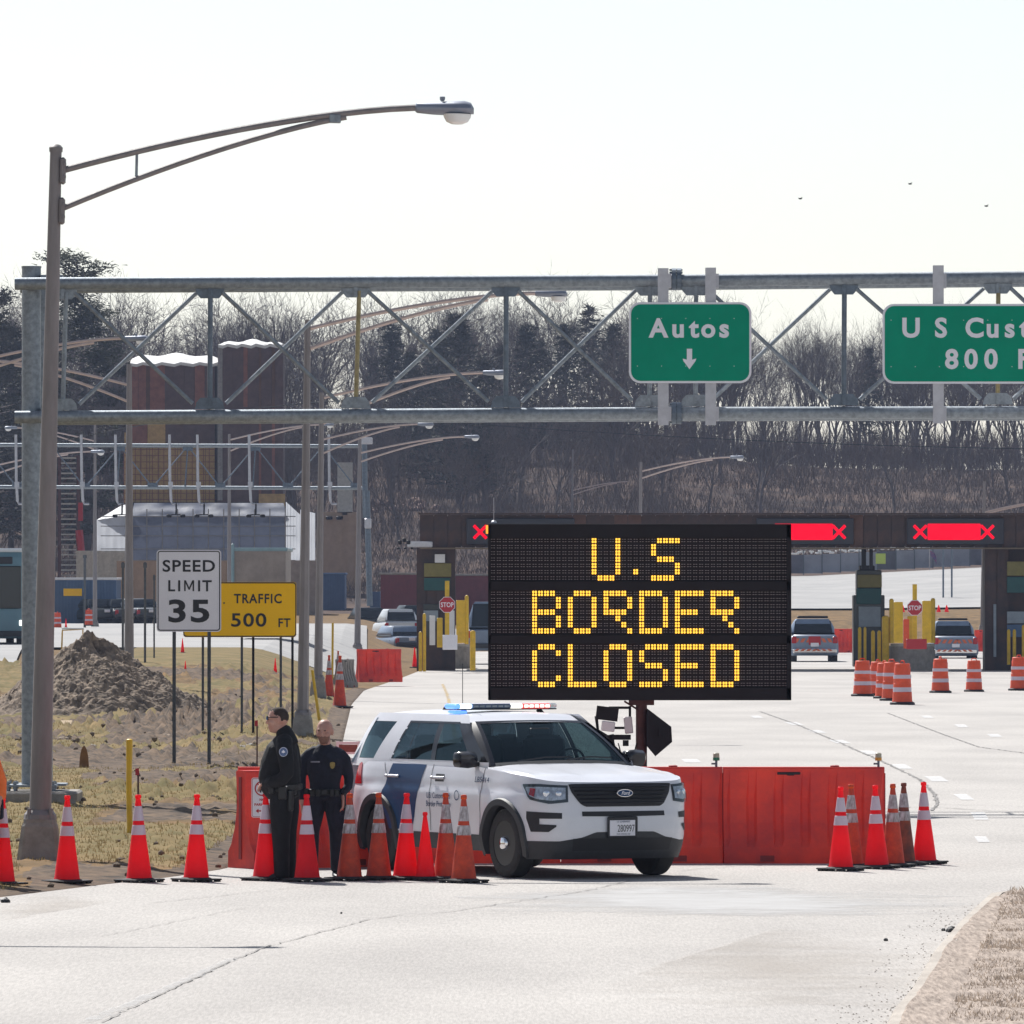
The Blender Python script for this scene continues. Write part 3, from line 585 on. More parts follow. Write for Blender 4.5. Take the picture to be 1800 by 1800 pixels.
# ================================================================ near street lamps
def lamp_post(name, label, base, s_top, armlen=4.62, r0=.125, root=(.23, .68), head=True, simple=False, mirror=1, group='street lamps along the approach', rot=0, plinth=True, drop=0):
    """base: ground point; s_top: pole height; arms rise to the right (+X) for mirror=1"""
    t = thing(name, label, 'street lamp', base, rot, group); mm = mirror; H = s_top; n = 8 if simple else 16
    p = MB(); p.tube([(0, 0, .4 if plinth else -.5), (0, 0, H*.5), (0, 0, H)], [r0, r0*.78, r0*.52], n)
    if not simple: p.lathe([(r0*.6, H-.02), (r0*.62, H+.03), (r0*.4, H+.06), (.01, H+.07)], n=12)
    p.build('pole', M['pole'], t, smooth=True)
    if plinth:
        b = MB(); bw = r0*1.42; rings = []
        for k, z in ((1.42, -.1), (1.32, .1), (1.12, .42), (1.02, .46), (.98, .5)):
            rings.append([Vector((a*bw*k, c*bw*k, z)) for a, c in ((-.8, -1), (.8, -1), (1, -.8), (1, .8), (.8, 1), (-.8, 1), (-1, .8), (-1, -.8))])
        b.loft(rings); b.build('base', M['concrete'], t)
        c = MB(); c.lathe([(r0*1.5, .5), (r0*1.45, .55), (r0*1.15, .6), (r0*1.1, .5)], n=12)
        for k in range(4): a = math.pi/4+k*math.pi/2; c.lathe([(.022, .5), (.022, .62)], (r0*1.35*math.cos(a), r0*1.35*math.sin(a), 0), 6)
        c.build('base_collar', M['pole'], t)
    z1, z2 = H-root[0], H-root[1]; a1 = []; a2 = []; L = armlen
    for k in range(15):
        q = k/14; x = .06+q*(L-.66); zz = z1+.85*(1-(1-q)**1.55)*.80*(L/4.62); a1.append((mm*x, 0, zz-drop*q))
    for k in range(13):
        q = k/12; x = .06+q*L*.69; f_ = x/(L-.66); zz = z1+.85*(1-(1-min(1, f_))**1.55)*.80*(L/4.62); w_ = (1-q)**1.25
        a2.append((mm*x, 0, zz-.075-w_*(root[1]-root[0]-.075)-drop*q))
    n2 = 6 if simple else 10
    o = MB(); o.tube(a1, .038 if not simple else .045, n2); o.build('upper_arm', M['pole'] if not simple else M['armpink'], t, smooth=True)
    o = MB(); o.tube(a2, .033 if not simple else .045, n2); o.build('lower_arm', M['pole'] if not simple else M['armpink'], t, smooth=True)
    if not simple:
        o = MB(); o.tube([a1[3], (a1[3][0], 0, a2[3][2]-.01)], .016, 8); o.build('strut', M['galv'], t)
        o = MB()
        for z in (z1, z2): o.bbox((mm*.085, 0, z), (.06, .17, .3), .02); o.box((mm*.11, -.09, z+.07), (.03, .03, .03)); o.box((mm*.11, -.09, z-.07), (.03, .03, .03))
        o.build('arm_bracket', M['pole'], t)
        o = MB(); j = a1[11]; o.bbox((j[0]-.05*mm, 0, j[2]-.055), (.13, .09, .1), .01); o.build('arm_clamp', M['galv'], t)
    if head:
        e = Vector(a1[-1]); hd = MB(); rings = []
        for x, hw, zt, zb in ((0, .045, .045, -.045), (.02, .07, .06, -.06), (.2, .10, .07, -.075), (.42, .155, .085, -.08), (.55, .165, .09, -.075), (.62, .14, .07, -.06), (.655, .08, .01, -.06)):
            ring = []
            for i in range(14):
                a = 2*math.pi*i/14; c_, s_ = math.cos(a), math.sin(a)
                ring.append(e+Vector((mm*x, hw*c_, (zt if s_ > 0 else -zb)*s_)))
            rings.append(ring)
        hd.loft(rings); hd.lathe([(.018, .08), (.03, .1), (.03, .13), (.01, .135)], (e.x+mm*.3, 0, e.z), 8); h = hd.build('lamp_head', M['alu_blue'], t, smooth=True)
        ln = MB(); ln.lathe([(.158, -.062), (.15, -.1), (.12, -.15), (.06, -.175), (.005, -.18)], (e.x+mm*.47, 0, e.z), 18); ln.build('lens', M['lensgrey'], h, smooth=True)
    return t
M['alu_blue'] = mat('painted_lamp_housing', (.26, .29, .36), .45, .3, .12, 6)
M['armpink'] = mat('sunlit_arm_paint', (.62, .50, .46), .5, .3, .12, 6)  # sunlight on the distant lamps' arms is put into this paler pink
p = G(69, 1518); T0 = lamp_post('street_lamp', 'tall brown grey street lamp standing nearest, just right of the gantry post', p, 8.0, drop=-.12); T0.rotation_euler[1] = math.atan(29/1256)
def placelamp(px, base_py, top_py, Y, tip_px, label, mirror=1, arm=None, r0=.12, rootpy=None, name='street_lamp', head=True):
    b = W(px, base_py, Y); s = FP/Y; Ht = (base_py-top_py)/s; L = abs(tip_px-px)/s if tip_px else 4.6
    rt = (.23, .68)
    if rootpy: rt = ((rootpy[0]-top_py)/s, (rootpy[1]-top_py)/s)
    t = lamp_post(name, label, b, Ht, L, r0, rt, head, True, mirror); t.rotation_euler[1] = .012 if mirror > 0 and abs(px-403) > 5 else 0; return t
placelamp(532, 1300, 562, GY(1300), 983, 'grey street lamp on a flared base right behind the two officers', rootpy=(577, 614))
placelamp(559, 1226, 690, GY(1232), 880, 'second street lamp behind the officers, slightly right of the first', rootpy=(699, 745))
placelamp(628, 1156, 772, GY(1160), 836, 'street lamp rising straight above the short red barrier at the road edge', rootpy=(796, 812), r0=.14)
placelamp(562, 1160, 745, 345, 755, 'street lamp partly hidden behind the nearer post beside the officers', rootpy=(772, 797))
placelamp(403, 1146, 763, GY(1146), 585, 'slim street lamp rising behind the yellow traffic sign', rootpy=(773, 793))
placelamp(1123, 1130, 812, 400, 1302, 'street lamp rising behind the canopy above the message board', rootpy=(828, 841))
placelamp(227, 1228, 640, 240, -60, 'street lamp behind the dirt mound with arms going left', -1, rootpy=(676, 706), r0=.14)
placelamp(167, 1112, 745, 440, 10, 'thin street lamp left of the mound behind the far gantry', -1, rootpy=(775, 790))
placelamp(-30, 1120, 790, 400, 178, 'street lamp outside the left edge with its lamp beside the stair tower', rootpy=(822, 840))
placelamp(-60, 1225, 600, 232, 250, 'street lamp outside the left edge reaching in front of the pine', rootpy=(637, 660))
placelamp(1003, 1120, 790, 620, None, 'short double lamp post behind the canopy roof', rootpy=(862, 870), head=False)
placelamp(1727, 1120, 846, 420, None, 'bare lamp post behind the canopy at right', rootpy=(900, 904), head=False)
lamp_post('street_lamp', 'street lamp nearest the camera, outside the left edge', (-9.75, 80.0, 0), 8.0)
# black wires
def wire(a, b, sag, r_, label, n=24):
    a, b = Vector(a), Vector(b); o = MB(); o.tube([a.lerp(b, i/n)-Vector((0, 0, sag*4*(i/n)*(1-i/n))) for i in range(n+1)], r_, 4)
    return tag(o.build('overhead_wire', M['rubber']), label, 'wire', 'overhead wires')
wire(W(740, 738, 600), W(1900, 790, 600), .4, .025, 'dark wire running across the wood from below the first gantry to the right edge')
wire(W(-40, 812, 420), W(690, 700, 420), -.6, .022, 'wire climbing from the left edge past the brown tower toward the gantry')

# ================================================================ sign gantry
YG = GY(1418); s = FP/YG
def gx_(px): return (px-900)/s
def gz(py): return HC-(py-HY)/s
gan = thing('sign_gantry', 'galvanised steel truss gantry spanning the road and carrying green signs', 'gantry', (gx_(55), YG, 0))
def gl(px, py, dy=0): return Vector((gx_(px)-gx_(55), dy, gz(py)))
o = MB(); o.tube([(0, 0, .32), (0, 0, gl(55, 469).z)], .135, 24); o.lathe([(.14, gl(55, 469).z-.02), (.142, gl(55, 469).z+.01), (.02, gl(55, 469).z+.02)], n=24); o.build('post', M['galv'], gan, smooth=True)
o = MB(); o.tube([gl(71, 500, .75)+Vector((0, 0, 0)), gl(71, 500, .75)*Vector((1, 1, 0))+Vector((0, 0, .32))], .135, 20); o.build('post', M['galv'], gan, smooth=True)
o = MB(); o.bbox((.0, .0, .30), (.74, .5, .035), .008); o.bbox((.1, .75, .30), (.74, .5, .035), .008)
for x in (-.32, -.22, .22, .32):
    for y in (-.2, .2):
        o.lathe([(.018, .12), (.018, .36)], (x, y, 0), 8); o.lathe([(.032, .32), (.032, .355)], (x, y, 0), 6); o.lathe([(.03, .25), (.03, .28)], (x, y, 0), 6)
o.build('base_plate', M['galv'], gan)
o = MB(); o.bbox((0, .35, .05), (1.34, 1.7, .24+.1), .03); o.build('concrete_footing', M['concrete'], gan)
XR = 2150; DY = [-.30, 1.05]
ANG = math.radians(0)
for dy in DY:
    for y0 in ((499, 484.5), (733, 724)):
        q = MB(); q.tube([gl(28, y0[0]+1, dy), gl(1186, y0[0]-7*.62 if y0[0] < 600 else y0[0]-6, dy)], .088, 24); q.build('chord', M['galv_t'] if 'galv_t' in M else M['galv'], gan, smooth=True)
        q = MB(); q.tube([gl(1186, y0[0]-4.3 if y0[0] < 600 else y0[0]-6, dy), gl(XR, y0[1]+1, dy)], .088, 24); q.build('chord', M['galv'], gan, smooth=True)
for py in (492, 727):
    q = MB()
    for k in (0, 1): q.tube([gl(1180+k*9, py, -.3), gl(1188+k*9, py, -.3)], .155, 20)
    for k in range(8):
        a = k*math.pi/4; q.tube([gl(1176, py, -.3)+Vector((0, .13*math.sin(a), .13*math.cos(a))), gl(1199, py, -.3)+Vector((0, .13*math.sin(a), .13*math.cos(a)))], .016, 6)
    q.build('flange', M['galv_d'], gan)
nodes_t = [(112, 0), (370, 1), (626, 0), (889, 1), (1141, 0), (1222, 0), (1482, 1), (1752, 0), (2010, 1)]
def gusset(px, py, up, m):
    q = MB(); c = gl(px, py, -.30); k = 1 if up else -1
    pl = [(-.21, 0), (.21, 0), (.19, -.09*k), (.13, -.16*k), (-.13, -.16*k), (-.19, -.09*k)]
    q.prism([(c.x+a, c.z+b) for a, b in pl], c.y-.02, c.y+.0); q.box((c.x, c.y-.030, c.z-.08*k), (.05, .03, .14)); q.build('gusset_plate', m, gan)
for px, t_ in nodes_t:
    m = M['galv_d'] if t_ else M['galv']; yt = 508-.006*px; yb = 722-.006*px
    gusset(px, yt, True, m); gusset(px+(0 if px < 1100 or px > 1250 else 0), yb, False, M['galv_d'] if t_ else m)
    q = MB(); q.tube([gl(px+(6 if t_ == 0 and px < 1000 else 1), yt+8, -.30), gl(px, yb, -.27)], .036 if t_ else .032, 10); q.build('vertical_member', M['galv_d'] if t_ else (M['pole_y'] if px in (626, 1752) else M['galv']), gan, smooth=True)
    q = MB(); q.tube([gl(px, yt+2, -.25), gl(px, yt+2, 1.0)], .03, 8); q.tube([gl(px, yb-4, -.25), gl(px, yb-4, 1.0)], .03, 8); q.build('cross_strut', M['galv'], gan)
def diag(a, b, up, dy, m=None):
    ya = (518-.006*a, 712-.006*b) if up else (712-.006*a, 518-.006*b)
    q = MB(); q.tube([gl(a, ya[0], dy), gl(b, ya[1], dy)], .03, 10); q.build('diagonal_brace', m or M['galv'], gan, smooth=True)
NX = [n[0] for n in nodes_t]
for a, b in zip(NX, NX[1:]):
    if b-a < 120: continue
    diag(a+22, b-30, True, -.31); diag(a+28, b-24, False, -.20)
    mid = (a+b)/2
for a, b in zip(NX, NX[1:]):
    if b-a < 120: continue
    q = MB(); q.tube([gl(a+26, 520, 1.02), gl(b-26, 708, 1.02)], .026, 8); 
# end brackets to the post
q = MB()
for py in (499, 733): q.box(gl(78, py, -.12), (.5, .3, .07)); q.box(gl(92, py-12, -.1), (.3, .25, .05))
q.build('post_bracket', M['galv'], gan)
def green_sign(label, x0, x1, y0, y1, lines, beams, arrow=None, x_clip=None):
    Ys = YG-.62; s2 = FP/Ys
    c = W((x0+x1)/2, (y0+y1)/2, Ys); t = thing('road_sign', label, 'road sign', c, 0, 'green gantry signs'); w_, h_ = (x1-x0)/s2, (y1-y0)/s2
    b = MB(); b.prism(rrect(w_, h_, .16), 0, .03); b.build('sign_panel', M['alu'], t)
    b = MB(); b.prism(rrect(w_-.002, h_-.002, .16), -.006, -.001); b.build('border', M['signwhite'], t)
    b = MB(); b.prism(rrect(w_-.062, h_-.062, .135), -.012, -.0065); b.build('sign_face', M['green'], t)
    if True:
        b = MB(); k = -w_/2+.12
        while k < w_/2-.05:
            for z in (h_/2-.23, -h_/2+.24): b.lathe([(.006, -.0145), (.006, -.0125)], (k, 0, z), 5, axis='y')
            k += .34
        b.build('rivets', M['signwhite'], t)
    for body, px, py, cap, wd in lines:
        q = W(px, py, Ys)-c; text(body, cap/s2, M['signwhite'], t, (q.x, -.0135, q.z), 'letter' if len(body) == 1 else 'lettering', .012, wd/s2 if wd else None)
    if arrow:
        ax, ay0, ay1 = arrow; a = W(ax, ay0, Ys)-c; b_ = W(ax, ay1, Ys)-c; g_ = MB(); hh = a.z-b_.z
        g_.prism([(a.x-.037, a.z), (a.x+.037, a.z), (a.x+.037, b_.z+.135), (a.x+.095, b_.z+.15), (a.x+.085, b_.z+.115), (a.x, b_.z), (a.x-.085, b_.z+.115), (a.x-.095, b_.z+.15), (a.x-.037, b_.z+.135)], -.016, -.0125); g_.build('arrow', M['signwhite'], t)
    for bx, ty, by in beams:
        a, b_ = W(bx, ty, Ys)-c, W(bx, by, Ys)-c; q = MB(); zc = (a.z+b_.z)/2; hh = a.z-b_.z
        q.box((a.x, .075, zc), (.012, .08, hh)); q.box((a.x, .034, zc), (.15, .007, hh)); q.box((a.x, .119, zc), (.15, .007, hh))
        for z in (a.z-.1, a.z-.2, b_.z+.1, b_.z+.22): q.lathe([(.011, .024), (.011, .03)], (a.x, 0, z), 6, axis='y')
        for zz in (499-6, 733-6): qq = W(bx, zz, Ys)-c; q.box((a.x+.09, .2, qq.z), (.05, .26, .2))
        q.build('mounting_beam', M['alu'], t)
    return t
def spaced(word, xs, py, cap): return [(ch, x, py, cap, None) for ch, x in zip(word, xs)]
green_sign('smaller green overhead sign reading Autos with a down arrow', 1105.5, 1321, 531, 673.5,
    spaced('Autos', (1157.5, 1192, 1220, 1245, 1273), 592, 32), [(1166, 471, 747), (1249.5, 470, 747)], (1212, 613, 649))
green_sign('wide green overhead sign for US Customs 800 FT cut by the right edge', 1551.5, 2010, 534, 674.5,
    spaced('US', (1601.5, 1654), 592, 33)+spaced('Customs', (1713, 1745, 1775, 1801, 1829, 1862, 1895), 592, 33)+spaced('800', (1673, 1707, 1742), 647, 33)+spaced('FT', (1799, 1831), 647, 33), [(1650, 466, 744), (1900, 466, 744)])

# ================================================================ verge signs
def post(t, x, z0, z1, y=.06, m=None, w_=.06):
    b = MB(); b.box((x, y, (z0+z1)/2), (w_, .04, z1-z0)); b.box((x-.018, y-.025, (z0+z1)/2), (.012, .012, z1-z0)); b.box((x+.018, y-.025, (z0+z1)/2), (.012, .012, z1-z0)); b.build('post', m or M['galvpost'], t)
M['galvpost'] = mat('u_channel_post', (.11, .12, .13), .6, .3, .3, 12)
Ys = GY(1350); s = FP/Ys; c = G(332, 1350); t = thing('speed_limit_sign', 'white speed limit 35 sign on two posts in the grass', 'road sign', c)
def lz(py, Y=Ys): return HC-(py-HY)*Y/FP
def lx(px, c, Y=Ys): return (px-900)*Y/FP-c.x
w_, h_ = 113.5/s, 144/s; zc = lz(1038.5)
b = MB(); b.prism([(a, z+zc) for a, z in rrect(w_, h_, .06)], 0, .01); b.build('sign_panel', M['signwhite'], t)
b = MB(); o_, i_ = rrect(w_-.035, h_-.035, .05), rrect(w_-.07, h_-.07, .035)
n = len(o_); b.add([(a, -.003, z+zc) for a, z in o_]+[(a, -.003, z+zc) for a, z in i_], [(i, (i+1) % n, (i+1) % n+n, i+n) for i in range(n)]); b.build('border', M['black'], t)
text('SPEED', 20/s, M['black'], t, (0, -.004, lz(1004.5)), bold=.005, width=92/s, spacing=1.1)
for ch, px in (('L', 301), ('I', 315), ('I', 350), ('T', 364)): text(ch, 19/s, M['black'], t, (lx(px, c), -.004, lz(1039)), 'letter', bold=.005)
q = MB(); mx_, mz, mh = lx(332.5, c), lz(1039), 19/s; q.prism([(mx_+a*mh, mz+b_*mh) for a, b_ in ((-.46, 0), (-.32, 0), (-.32, .72), (-.05, .12), (.05, .12), (.32, .72), (.32, 0), (.46, 0), (.46, 1), (.30, 1), (0, .33), (-.30, 1), (-.46, 1))], -.005, -.003); q.build('letter', M['black'], t)
text('35', 38/s, M['black'], t, (0, -.004, lz(1092.5)), bold=.014, width=72/s, spacing=1.1)
post(t, lx(306, c), -.2, lz(968)-.05); post(t, lx(367.5, c), -.2, lz(968)-.05)
Yy = GY(1298); c = G(430, 1298); s = FP/Yy; t = thing('traffic_sign', 'yellow traffic 500 FT sign behind the speed limit sign', 'road sign', c)
zc = HC-(1071.5-HY)/s; x0, x1 = lx(322, c, Yy), lx(521, c, Yy)
b = MB(); b.prism([(a, z) for a, z in rrect(x1-x0, 97/s, .06, cx=(x0+x1)/2, cz=zc)], 0, .012); b.build('sign_panel', M['signyellow'], t)
b = MB(); o_, i_ = rrect(x1-x0-.01, 96/s, .06, cx=(x0+x1)/2, cz=zc), rrect(x1-x0-.045, 92/s, .05, cx=(x0+x1)/2, cz=zc); n = len(o_)
b.add([(a, -.003, z) for a, z in o_]+[(a, -.003, z) for a, z in i_], [(i, (i+1) % n, (i+1) % n+n, i+n) for i in range(n)]); b.build('border', M['black'], t)
lz2 = lambda py: HC-(py-HY)/s
text('TRAFFIC', 16/s, M['black'], t, (lx(453.5, c, Yy), -.004, lz2(1060)), bold=.006, width=84/s, spacing=1.15); text('500', 23/s, M['black'], t, (lx(437, c, Yy), -.004, lz2(1101)), bold=.007, width=62/s, spacing=1.1)
text('FT', 15/s, M['black'], t, (lx(499.5, c, Yy), -.004, lz2(1102)), bold=.005, width=21/s, spacing=1.1); b = MB(); b.box((lx(394, c, Yy), -.004, lz2(1060)), (.03, .002, .03)); b.build('full_stop', M['black'], t)
for px, m in ((356.5, 'galvpost'), (425, 'galvpost'), (445, 'blackmetal'), (493.5, 'galvpost'), (514, 'blackmetal')): post(t, lx(px, c, Yy), -.2, lz2(1030), .065, M[m], .05)
# small marker posts of signs seen from behind in the far verge
for px, y0, y1, Y, wd, lb in ((216, 988, 1138, 265, .07, 'dark slim post left of the second lamp behind the mound'), (255, 988, 1158, 262, .07, 'dark slim post right of the second lamp behind the mound'), (271, 1010, 1125, 268, .05, 'thin post just left of the speed limit sign'), (149, 975, 1105, 430, .12, 'dark narrow post in front of the blue container')):
    a = W(px, y0, Y); g0 = T(a.x, Y); b = MB(); b.box((0, 0, (a.z-g0)/2), (wd, .05, a.z-g0)); b.box((0, .04, a.z-g0-.1), (wd*1.6, .03, .15)); tag(b.build('marker_post', M['galvpost'], loc=(a.x, Y, g0)), lb, 'post', 'slim posts around the far verge')
# yellow bollard, survey stake, old stub, leaning yellow pole
p = G(229, 1474); b = MB(); b.tube([(0, 0, -.1), (-.015, 0, .62), (-.01, 0, 1.2)], .036, 10); b.tube([(-.012, 0, .98), (-.01, 0, 1.22), (-.01, 0, 1.23)], [.04, .04, .02], 10)
tag(b.build('marker_post', M['yellow'], loc=p, smooth=True), 'bright yellow utility marker post in the grass behind the second full cone from the left', 'marker post')
for px, py0, py1, lb in ((243, 1350, 1440, 'wooden survey stake with a red top beside the yellow marker post'), (452, 1266, 1370, 'thin survey stake with a red ribbon left of the officer in sunglasses')):
    p = G(px, py1); hgt = (py1-py0)*p.y/FP; t = thing('survey_stake', lb, 'stake', p, 0, 'survey stakes'); b = MB(); b.box((0, 0, hgt/2), (.024, .012, hgt)); b.build('stake', M['rust'], t); b = MB(); b.box((-.012, -.01, hgt-.05), (.05, .02, .09)); b.build('ribbon', M['stopred'], t)
p = G(148, 1357); b = MB(); b.loft([[Vector((a*k, c_*k, z)) for a, c_ in ((-1, -.6), (1, -.6), (1, .6), (-1, .6))] for k, z in ((.085, 0), (.07, .25), (.045, .38), (.012, .44))])
tag(b.build('post_stub', mat('weathered_orange_wood', (.28, .13, .04), .8, 0, .3, 8), loc=p), 'pointed brown orange stub standing alone in the dead grass right of the lamp post', 'stub')
for (a, b_), lb in ((((549, 1178), (563, 1262)), 'leaning yellow pole beside the lamp post behind the officers'), (((585, 1095), (584, 1200)), 'upright yellow delineator beside the far striped cones')):
    Y = GY(b_[1]+8); A, B = W(*a, Y), W(*b_, Y); o = MB(); o.tube([(0, 0, B.z*0-.1), (A.x-B.x, 0, A.z-0)], .035, 8); tag(o.build('yellow_pole', M['yellow'], loc=(B.x, Y, 0), smooth=True), lb, 'pole')

# ================================================================ traffic cones
def make_cone(kind, h=.914, name='traffic_cone', tip=None):
    body, col = {'new': ('cone', 'collar'), 'old': ('cone_old', 'collar_old'), 'dirty': ('cone_dirty', 'collar_old'), 'plain': ('cone', None)}[kind]
    t = thing(name, 'x', 'traffic cone'); r0, r1 = .135*h/.914, .026*h/.914; z0 = .035
    rr_ = lambda z: r0+(r1-r0)*(z-z0)/(h-z0-.045)
    b = MB(); b.lathe([(r0+.012, z0-.005), (r0+.006, z0+.008), (rr_(z0+.02), z0+.02), (rr_(.3*h), .3*h), (rr_(.6*h), .6*h), (rr_(h-.05), h-.05), (rr_(h-.05)-.003, h-.047), (r1+.0, h-.040), (r1+.006, h-.036), (r1+.006, h-.008), (r1-.002, h)], n=28)
    b.build('cone_body', M[body], t, smooth=True)
    if kind == 'old': b = MB(); b.lathe([(r1+.0055, h-.045), (r1+.007, h-.03), (r1+.001, h+.001), (.006, h+.003)], n=20); b.build('cone_tip', M['cone_tip'], t, smooth=True)
    if col:
        for a, c in ((.598, .50), (.705, .845)) if False else ((.598*h/.914, .495*h/.914), (.795*h/.914, .642*h/.914)):
            lo, hi = min(a, c), max(a, c); b = MB(); b.lathe([(rr_(lo)+.001, lo), (rr_(lo)+.0035, lo+.002), (rr_(hi)+.0035, hi-.002), (rr_(hi)+.001, hi)], n=28, cap=False); b.build('reflective_collar', M[col], t, smooth=True)
    b = MB(); hw = .195*h/.914
    b.bbox((0, 0, .027), (2*hw, 2*hw, .018), .006)
    for sx in (-1, 1):
        for sy in (-1, 0, 1):
            b.box((sx*(hw-.03), sy*(hw-.05), .010), (.05, .055, .02)); 
            if sy: b.box((sx*.05, sy*(hw-.03), .010), (.04, .05, .02))
    b.lathe([(r0+.03, .034), (r0+.018, .044), (r0+.006, .046)], n=20); b.build('cone_base', M['rubber'], t)
    return t
CN = {}
cones = [(4, 1563, 'new', 'traffic cone cut by the left edge of the picture'), (118, 1559, 'new', 'clean red cone right of the lamp post base, first whole cone of the row'), (245, 1557, 'new', 'clean cone in front of the yellow marker post'), (345, 1556, 'new', 'clean cone standing alone left of the orange red barrier end'),
    (467, 1554, 'new', 'clean cone in front of the officer wearing sunglasses'), (540, 1556, 'new', 'clean cone between the two officers'), (614, 1554, 'old', 'faded dirty cone in front of the rear bumper of the police car'), (666, 1553, 'old', 'faded cone in front of the rear wheel of the police car'),
    (713, 1553, 'new', 'clean striped cone in front of the blue door stripe'), (748, 1554, 'plain', 'short plain red cone without reflective bands'), (784, 1553, 'old', 'worn cone half hidden behind the last cone of the left row'), (815, 1558, 'old', 'worn cone nearest the front wheel, last of the left row'),
    (1478, 1537, 'new', 'clean cone at the left of the right hand group, before the barrier'), (1496, 1531, 'old', 'orange cone tucked behind the leftmost clean cone of the right group'), (1541, 1533, 'new', 'clean cone at the barrier corner, third of the right group'), (1569, 1530, 'old', 'faded cone in the middle of the right group'), (1588, 1527, 'dirty', 'grimy brown cone with dirty bands in the right group'), (1625, 1525, 'new', 'clean cone standing at the right end of the right group')]
for px, py, k, lb in cones:
    p = G(px, py-3); hh = .914 if k != 'plain' else .72
    if k not in CN: CN[k] = make_cone(k, hh); t = CN[k]
    else: t = copy_tree(CN[k])
    rz_ = math.radians(45+rnd.uniform(-8, 8)) if px not in (748,) else .6
    t.location = (p.x, p.y, .02); t.rotation_euler = (rnd.uniform(-.012, .012), rnd.uniform(-.018, .012), rz_); t['label'] = lb; t['group'] = 'traffic cones blocking the road'
# far cones
for px, base, h_px, Y, k, lb in ((578, 1228, 75, None, 'old', 'far striped cone left in the cluster by the yellow delineator'), (597, 1246, 92, None, 'old', 'nearest far cone with striped collar at the road edge'), (594, 1200, 50, None, 'old', 'far cone behind the road edge cluster'), (484, 1160, 27, 262, 'plain', 'small red cone on the service road behind the yellow sign'),
        (321, 1142, 26, 275, 'plain', 'small red cone just under the speed limit sign'), (326, 1190, 18, 255, 'plain', 'tiny red cone between the sign posts near the mound'), (729, 1170, 36, 330, 'plain', 'small red cone left of the gatehouse pillar'), (116, 1106, 16, 430, 'plain', 'tiny cone between two drums before the blue container')):
    Y = Y or GY(base); p = W(px, base, Y); t = copy_tree(CN[k]); hh = h_px*Y/FP; s_ = hh/(.914 if k != 'plain' else .72); t.location = (p.x, Y, T(p.x, Y)+.02); t.scale = (s_*.9, s_*.9, s_); t['label'] = lb; t['group'] = 'small cones far off'

# ================================================================ water filled barriers
def make_barrier(L=1.8):
    t = thing('plastic_barrier', 'x', 'barrier'); b = MB(); prof = [(.30, .0), (.30, .18), (.27, .26), (.185, .45), (.125, .72), (.115, 1.05), (.10, 1.07)]
    n = 6; xs = []
    for k in range(n):
        x0 = -L/2+L*k/n; c = L/n; xs += [(x0, .045), (x0+c*.14, .045), (x0+c*.24, 0), (x0+c*.84, 0), (x0+c*.94, .045)]
    xs.append((L/2, .045)); rings = []
    for x, ins in xs:
        r_ = []
        for hw, z in prof: k = ins if .2 < z < 1.0 else 0; r_.append(Vector((x, -(hw-k), z)))
        for hw, z in reversed(prof): k = ins if .2 < z < 1.0 else 0; r_.append(Vector((x, hw-k, z)))
        rings.append(r_)
    b.loft(rings); b.build('barrier_body', M['barrier'], t)
    for sx in (-.42, .42):
        q = MB(); q.bbox((sx, 0, .055), (.17, .606, .08), .01); q.build('fork_slot', M['barrier_dark'], t)
    q = MB(); q.lathe([(.05, 1.06), (.05, 1.085), (.03, 1.09)], (.35, 0, 0), 12); q.build('fill_cap', M['barrier_dark'], t)
    q = MB(); q.box((L/2-.0, 0, .55), (.03, .07, .9)); q.box((-L/2, 0, .55), (.03, .05, .9)); q.build('coupling', M['barrier_dark'], t)
    return t
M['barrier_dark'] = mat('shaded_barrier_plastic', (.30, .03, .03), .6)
B0 = make_barrier(); p = G(1414, 1521); yy = p.y+.33
B0.location = (p.x, yy, .02); B0.rotation_euler = (0, 0, .02); B0['label'] = 'red plastic barrier section at the right end carrying the amber lamp'; B0['group'] = 'red plastic barriers in line'
copy_tree(B0, None, (p.x-1.808, yy+.02, .02), 0, 'red plastic barrier section with a green lamp, just right of the police car'); copy_tree(B0, None, (p.x-3.616, yy+.03, .02), -.01, 'red plastic barrier section hidden behind the front of the police car')
copy_tree(B0, None, (p.x-5.42, yy-.02, .02), .03, 'red plastic barrier section behind the middle of the police car')
a0 = W(403, 1530, 93.2); yaw = .52; copy_tree(B0, None, (a0.x+.9*math.cos(yaw)+.12, 93.45+.9*math.sin(yaw), .02), yaw, 'orange red barrier section at the left end carrying the no parking sign')
q = MB(); q.tube([(0, 0, 0), (0, -.03, .03)], .01, 6)
sc = MB(); sc.bbox((0, 0, 0), (.26, .012, .03), .005); sc.bbox((.02, -.004, -.012), (.08, .012, .025), .005); o = sc.build('barrier_scuff', M['black']); 
o.parent = B0; o.location = (-.17, -.116, 1.0)
# warning lamps on the barrier
for px, colr, nm, lb in ((1259, (.01, .16, .09), 'green', 'small warning lamp with a green lower band on the barrier'), (1544, (.55, .26, .02), 'amber', 'small warning lamp with an amber lower band on the barrier end')):
    Y = yy; a = W(px, 1352, Y); t = thing('warning_lamp', lb, 'warning lamp', (a.x, Y, 1.09), 0, 'warning lamps on the barrier'); q = MB(); q.tube([(0, 0, 0), (0, 0, .07)], .014, 8); q.box((-.03, 0, .035), (.05, .02, .02)); q.build('stem', M['galv_d'], t)
    q = MB(); q.lathe([(.036, .07), (.038, .075), (.037, .105)], n=12); q.build('lamp_base', mat(nm+'_lens', colr, .4), t, smooth=True)
    q = MB(); q.lathe([(.036, .105), (.034, .15), (.02, .158)], n=12); q.build('lens', mat('dusty_clear_lens', (.5, .47, .38), .35, transl=.3), t, smooth=True)
